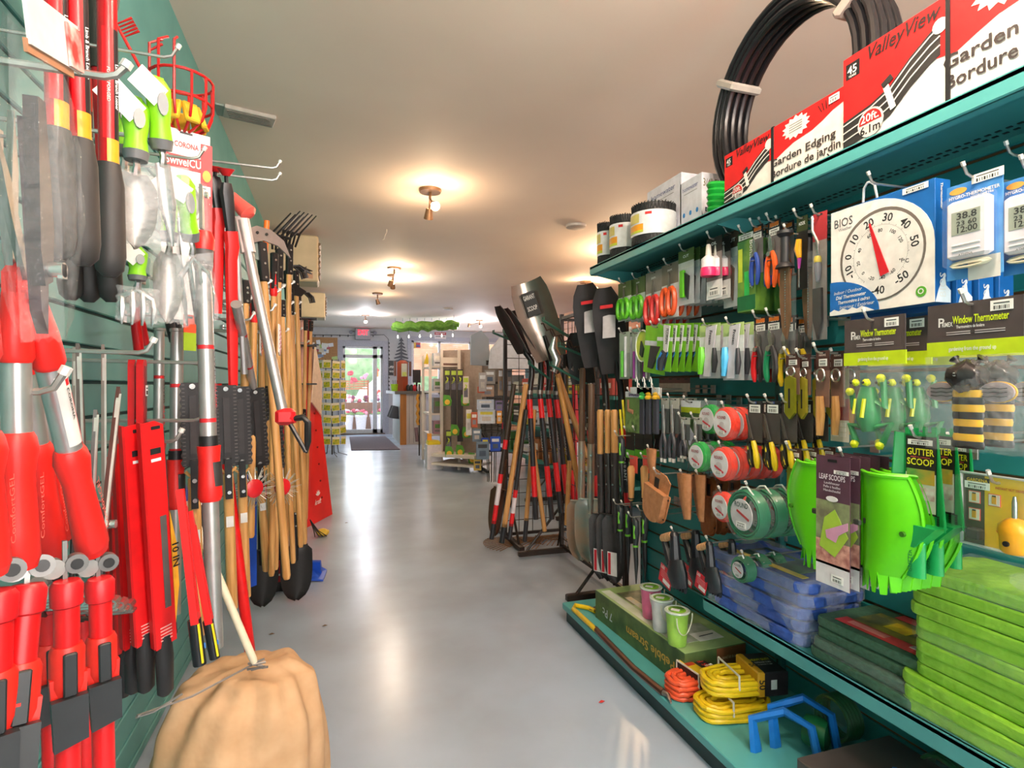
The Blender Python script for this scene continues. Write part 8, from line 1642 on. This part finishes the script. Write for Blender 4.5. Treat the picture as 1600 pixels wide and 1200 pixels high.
for k, (u, v) in enumerate(((699, 626), (727, 626), (711, 672), (702, 706), (719, 704), (729, 676), (738, 716))):
    q = P(u, v, D=7.6); t = thing('nozzle_pack', 'green card with a round yellow dial hanging on the end display', 'tool pack', q, -.25, 'green cards with yellow dials'); b = B(); b.prism([(-.05, -.07), (.05, -.07), (.06, .0), (.03, .07), (-.05, .08), (-.06, 0)], .008, M('58a030', .5)); b.prism([(.035*math.cos(i*PI/7), -.02+.035*math.sin(i*PI/7)) for i in range(14)], .02, M('f0c038', .4)); b.build('card', t)
# grey snow scoops, brackets, hanging packs on the rack between
GB = M('8a94a4', .45, 0, None, '808a9a', 5)
for k, (pts, D, lab) in enumerate(((((736, 524), (752, 516), (764, 530), (766, 572), (736, 570)), 6.6, 'blue-grey plastic snow pusher blade at the top of the rack'), (((764, 576), (767, 546), (782, 527), (808, 518), (840, 520), (845, 576)), 6.0, 'pale rounded grey snow shovel blade beside the spade row'))):
    q = [P(*p_, D=D) for p_ in pts]; t = thing('snow_shovel', lab, 'snow shovel', q[-1]); n = len(q); b = B(); vs = q+[a+Vector((0, .04, 0)) for a in q]
    b.add(vs, [list(range(n)), list(range(n, 2*n))[::-1]]+[[i, (i+1) % n, n+(i+1) % n, n+i] for i in range(n)], GB if k == 0 else M('c0c4d0', .45)); b.build('blade', t, world=True)
for k, (v, D) in enumerate(((567, 6.2), (622, 6.2))):
    q = P(778, v, D=D); t = thing('rack_rail', 'black slotted rail with hanging items, %s of two' % ('upper', 'lower')[k], 'rail', q); b = B(); b.box((0, 0, 0), (.27, .02, .05), DKST); [b.tube([(-.12+.03*i, 0, 0), (-.12+.03*i, -.08, -.01)], .003, DKST, 4) for i in range(9)]; b.build('rail', t)
t = thing('tool_rack', 'black metal rack frame behind the hanging packs', 'rack', P(775, 755, Z=0)); b = B(); a, c = P(752, 735, Z=0), P(792, 745, Z=0)
for q in (a, c): b.box((q.x, q.y, .8), (.03, .03, 1.6), DKST); b.box((q.x, q.y-.1, .03), (.04, .5, .03), DKST)
for z in (.3, .75, 1.2, 1.58): b.box(((a.x+c.x)/2, (a.y+c.y)/2, z), (abs(c.x-a.x)+.1, .02, .03), DKST)
b.box(((a.x+c.x)/2+.04, max(a.y, c.y)+.12, .95), (.5, .02, 1.2), M('7c7470', .6)); b.build('frame', t, world=True)
random.seed(4)
HP = [(748, 582, 760, 612, 'b8b0b0', 'clear bagged part'), (757, 578, 774, 600, '9a928c', 'grey bagged part'), (746, 604, 757, 614, 'e06038', 'orange and white pack'), (752, 602, 772, 620, 'b89880', 'row of tan sticks'), (778, 572, 786, 618, 'a08468', 'tan roll'), (786, 576, 792, 612, '2858b8', 'blue handled brush'), (792, 572, 800, 620, '6a5a50', 'brown roll'),
      (745, 624, 772, 640, 'c8d4e8', 'white printed sheet'), (746, 640, 774, 662, 'dce4ee', 'larger white printed sheet'), (774, 626, 786, 642, '8a7aa8', 'purple pack'), (776, 642, 784, 662, 'e09838', 'orange pack'), (736, 644, 746, 668, 'c8603c', 'rust orange pouch'), (728, 640, 737, 680, 'e4e0dc', 'white and blue pack'), (786, 628, 798, 645, '9c8c88', 'grey pack'), (738, 670, 752, 690, '7c90a0', 'slate pouch'), (744, 690, 764, 718, '70869a', 'blue-grey folded pouch'),
      (752, 684, 764, 704, '1c44b0', 'blue nozzle bunch'), (766, 682, 782, 705, '1850c8', 'larger blue nozzle bunch'), (784, 660, 796, 670, 'b82038', 'red and purple pack'), (740, 718, 752, 735, 'c8a848', 'gold pack low down')]
for k, (u1, v1, u2, v2, c_, s) in enumerate(HP):
    D = 6.1+.02*(k % 5); q = P((u1+u2)/2, v1, D=D); w_, h_ = (u2-u1)*D/F, (v2-v1)*D/F; t = thing('hanging_pack', s+' hanging on the black tool rack', 'pack', q, -.2); b = B(); b.box((0, 0, -h_/2), (w_, .02, h_), M(c_, .5), bev=.004); b.box((0, -.011, -h_*.25), (w_*.7, .002, h_*.2), M(random.choice(['f0f0f0', '30343c', 'e8d840']), .5)); b.box((0, -.011, -h_*.65), (w_*.5, .002, h_*.3), M(random.choice(['8a8a90', 'd0c8c0', '4a5a70']), .5)); b.build('pack', t)
t = thing('wire_basket', 'dark wire basket stand under the white printed sheets', 'basket', P(768, 755, Z=0)); p = t.location; b = B()
for z in (.62, .68, .74): b.tube([(.13*math.cos(i*PI/5), .13*math.sin(i*PI/5), z) for i in range(10)], .005, DKST, 4, closed=True)
for i in range(10): b.tube([(.05*math.cos(i*PI/5), .05*math.sin(i*PI/5), .02), (.06*math.cos(i*PI/5), .06*math.sin(i*PI/5), .5), (.13*math.cos(i*PI/5), .13*math.sin(i*PI/5), .6), (.13*math.cos(i*PI/5), .13*math.sin(i*PI/5), .76)], .004, DKST, 4)
b.build('wire', t)
# teal shelving behind the grid racks
t = thing('teal_shelving', 'teal shelving unit of small goods behind the grid racks', 'shelving', (2.55, 6.2, 0)); b = B(); b.box((2.75, 6.2, .85), (.05, 3.6, 1.7), M('2c7c74', .5)); b.build('back_panel', t, world=True)
for z in (.25, .65, 1.05, 1.42): b = B(); b.box((2.52, 6.2, z), (.42, 3.6, .03), M('2f857c', .45)); b.build('shelf', t, world=True)
random.seed(9)
for j, z in enumerate((.265, .665, 1.065, 1.435)):
    for i in range(9):
        c_, cn = random.choice([('c8c4b8', 'cream'), ('3a3634', 'black'), ('e8d040', 'yellow'), ('5a9050', 'green'), ('a86a40', 'brown'), ('d8d4e0', 'white'), ('c04838', 'red')]); hh = random.uniform(.12, .26)
        t = thing('small_goods_box', '%s box on the %s shelf of the teal unit, %s from its near end' % (cn, ('bottom', 'second', 'third', 'top')[j], ('first', 'second', 'third', 'fourth', 'fifth', 'sixth', 'seventh', 'eighth', 'ninth')[i]), 'box', (2.46, 4.65+.38*i, z)); b = B(); b.box((0, 0, hh/2), (.2, .26, hh), M(c_, .5), bev=.004); b.box((-.101, 0, hh*.6), (.002, .2, hh*.3), M('e8e0d8', .5)); b.box((-.101, 0, hh*.25), (.002, .16, hh*.14), M('4a4a50', .5)); b.build('carton', t)
for k, (u, v) in enumerate(((507, 978), (424, 991), (541, 817), (940, 1097))):
    q = P(u, v, Z=.003); t = thing('leaf_scrap', ('dry leaf scrap on the open floor right of the black shovels', 'dry leaf scrap on the floor below the wooden handles', 'tiny dark crumb on the floor beside the red sack', 'small red scrap on the floor by the base shelf')[k], 'scrap', q); b = B(); b.add([(-.012, 0, .001), (0, -.006, .003), (.014, .002, .001), (.002, .007, .004), (-.012, 0, 0), (0, -.006, .001), (.014, .002, 0), (.002, .007, .002)], [[0, 1, 2, 3], [7, 6, 5, 4], [0, 4, 5, 1], [1, 5, 6, 2], [2, 6, 7, 3], [3, 7, 4, 0]], M('c8302c' if k == 3 else '6a5238', .7)); b.build('scrap', t)
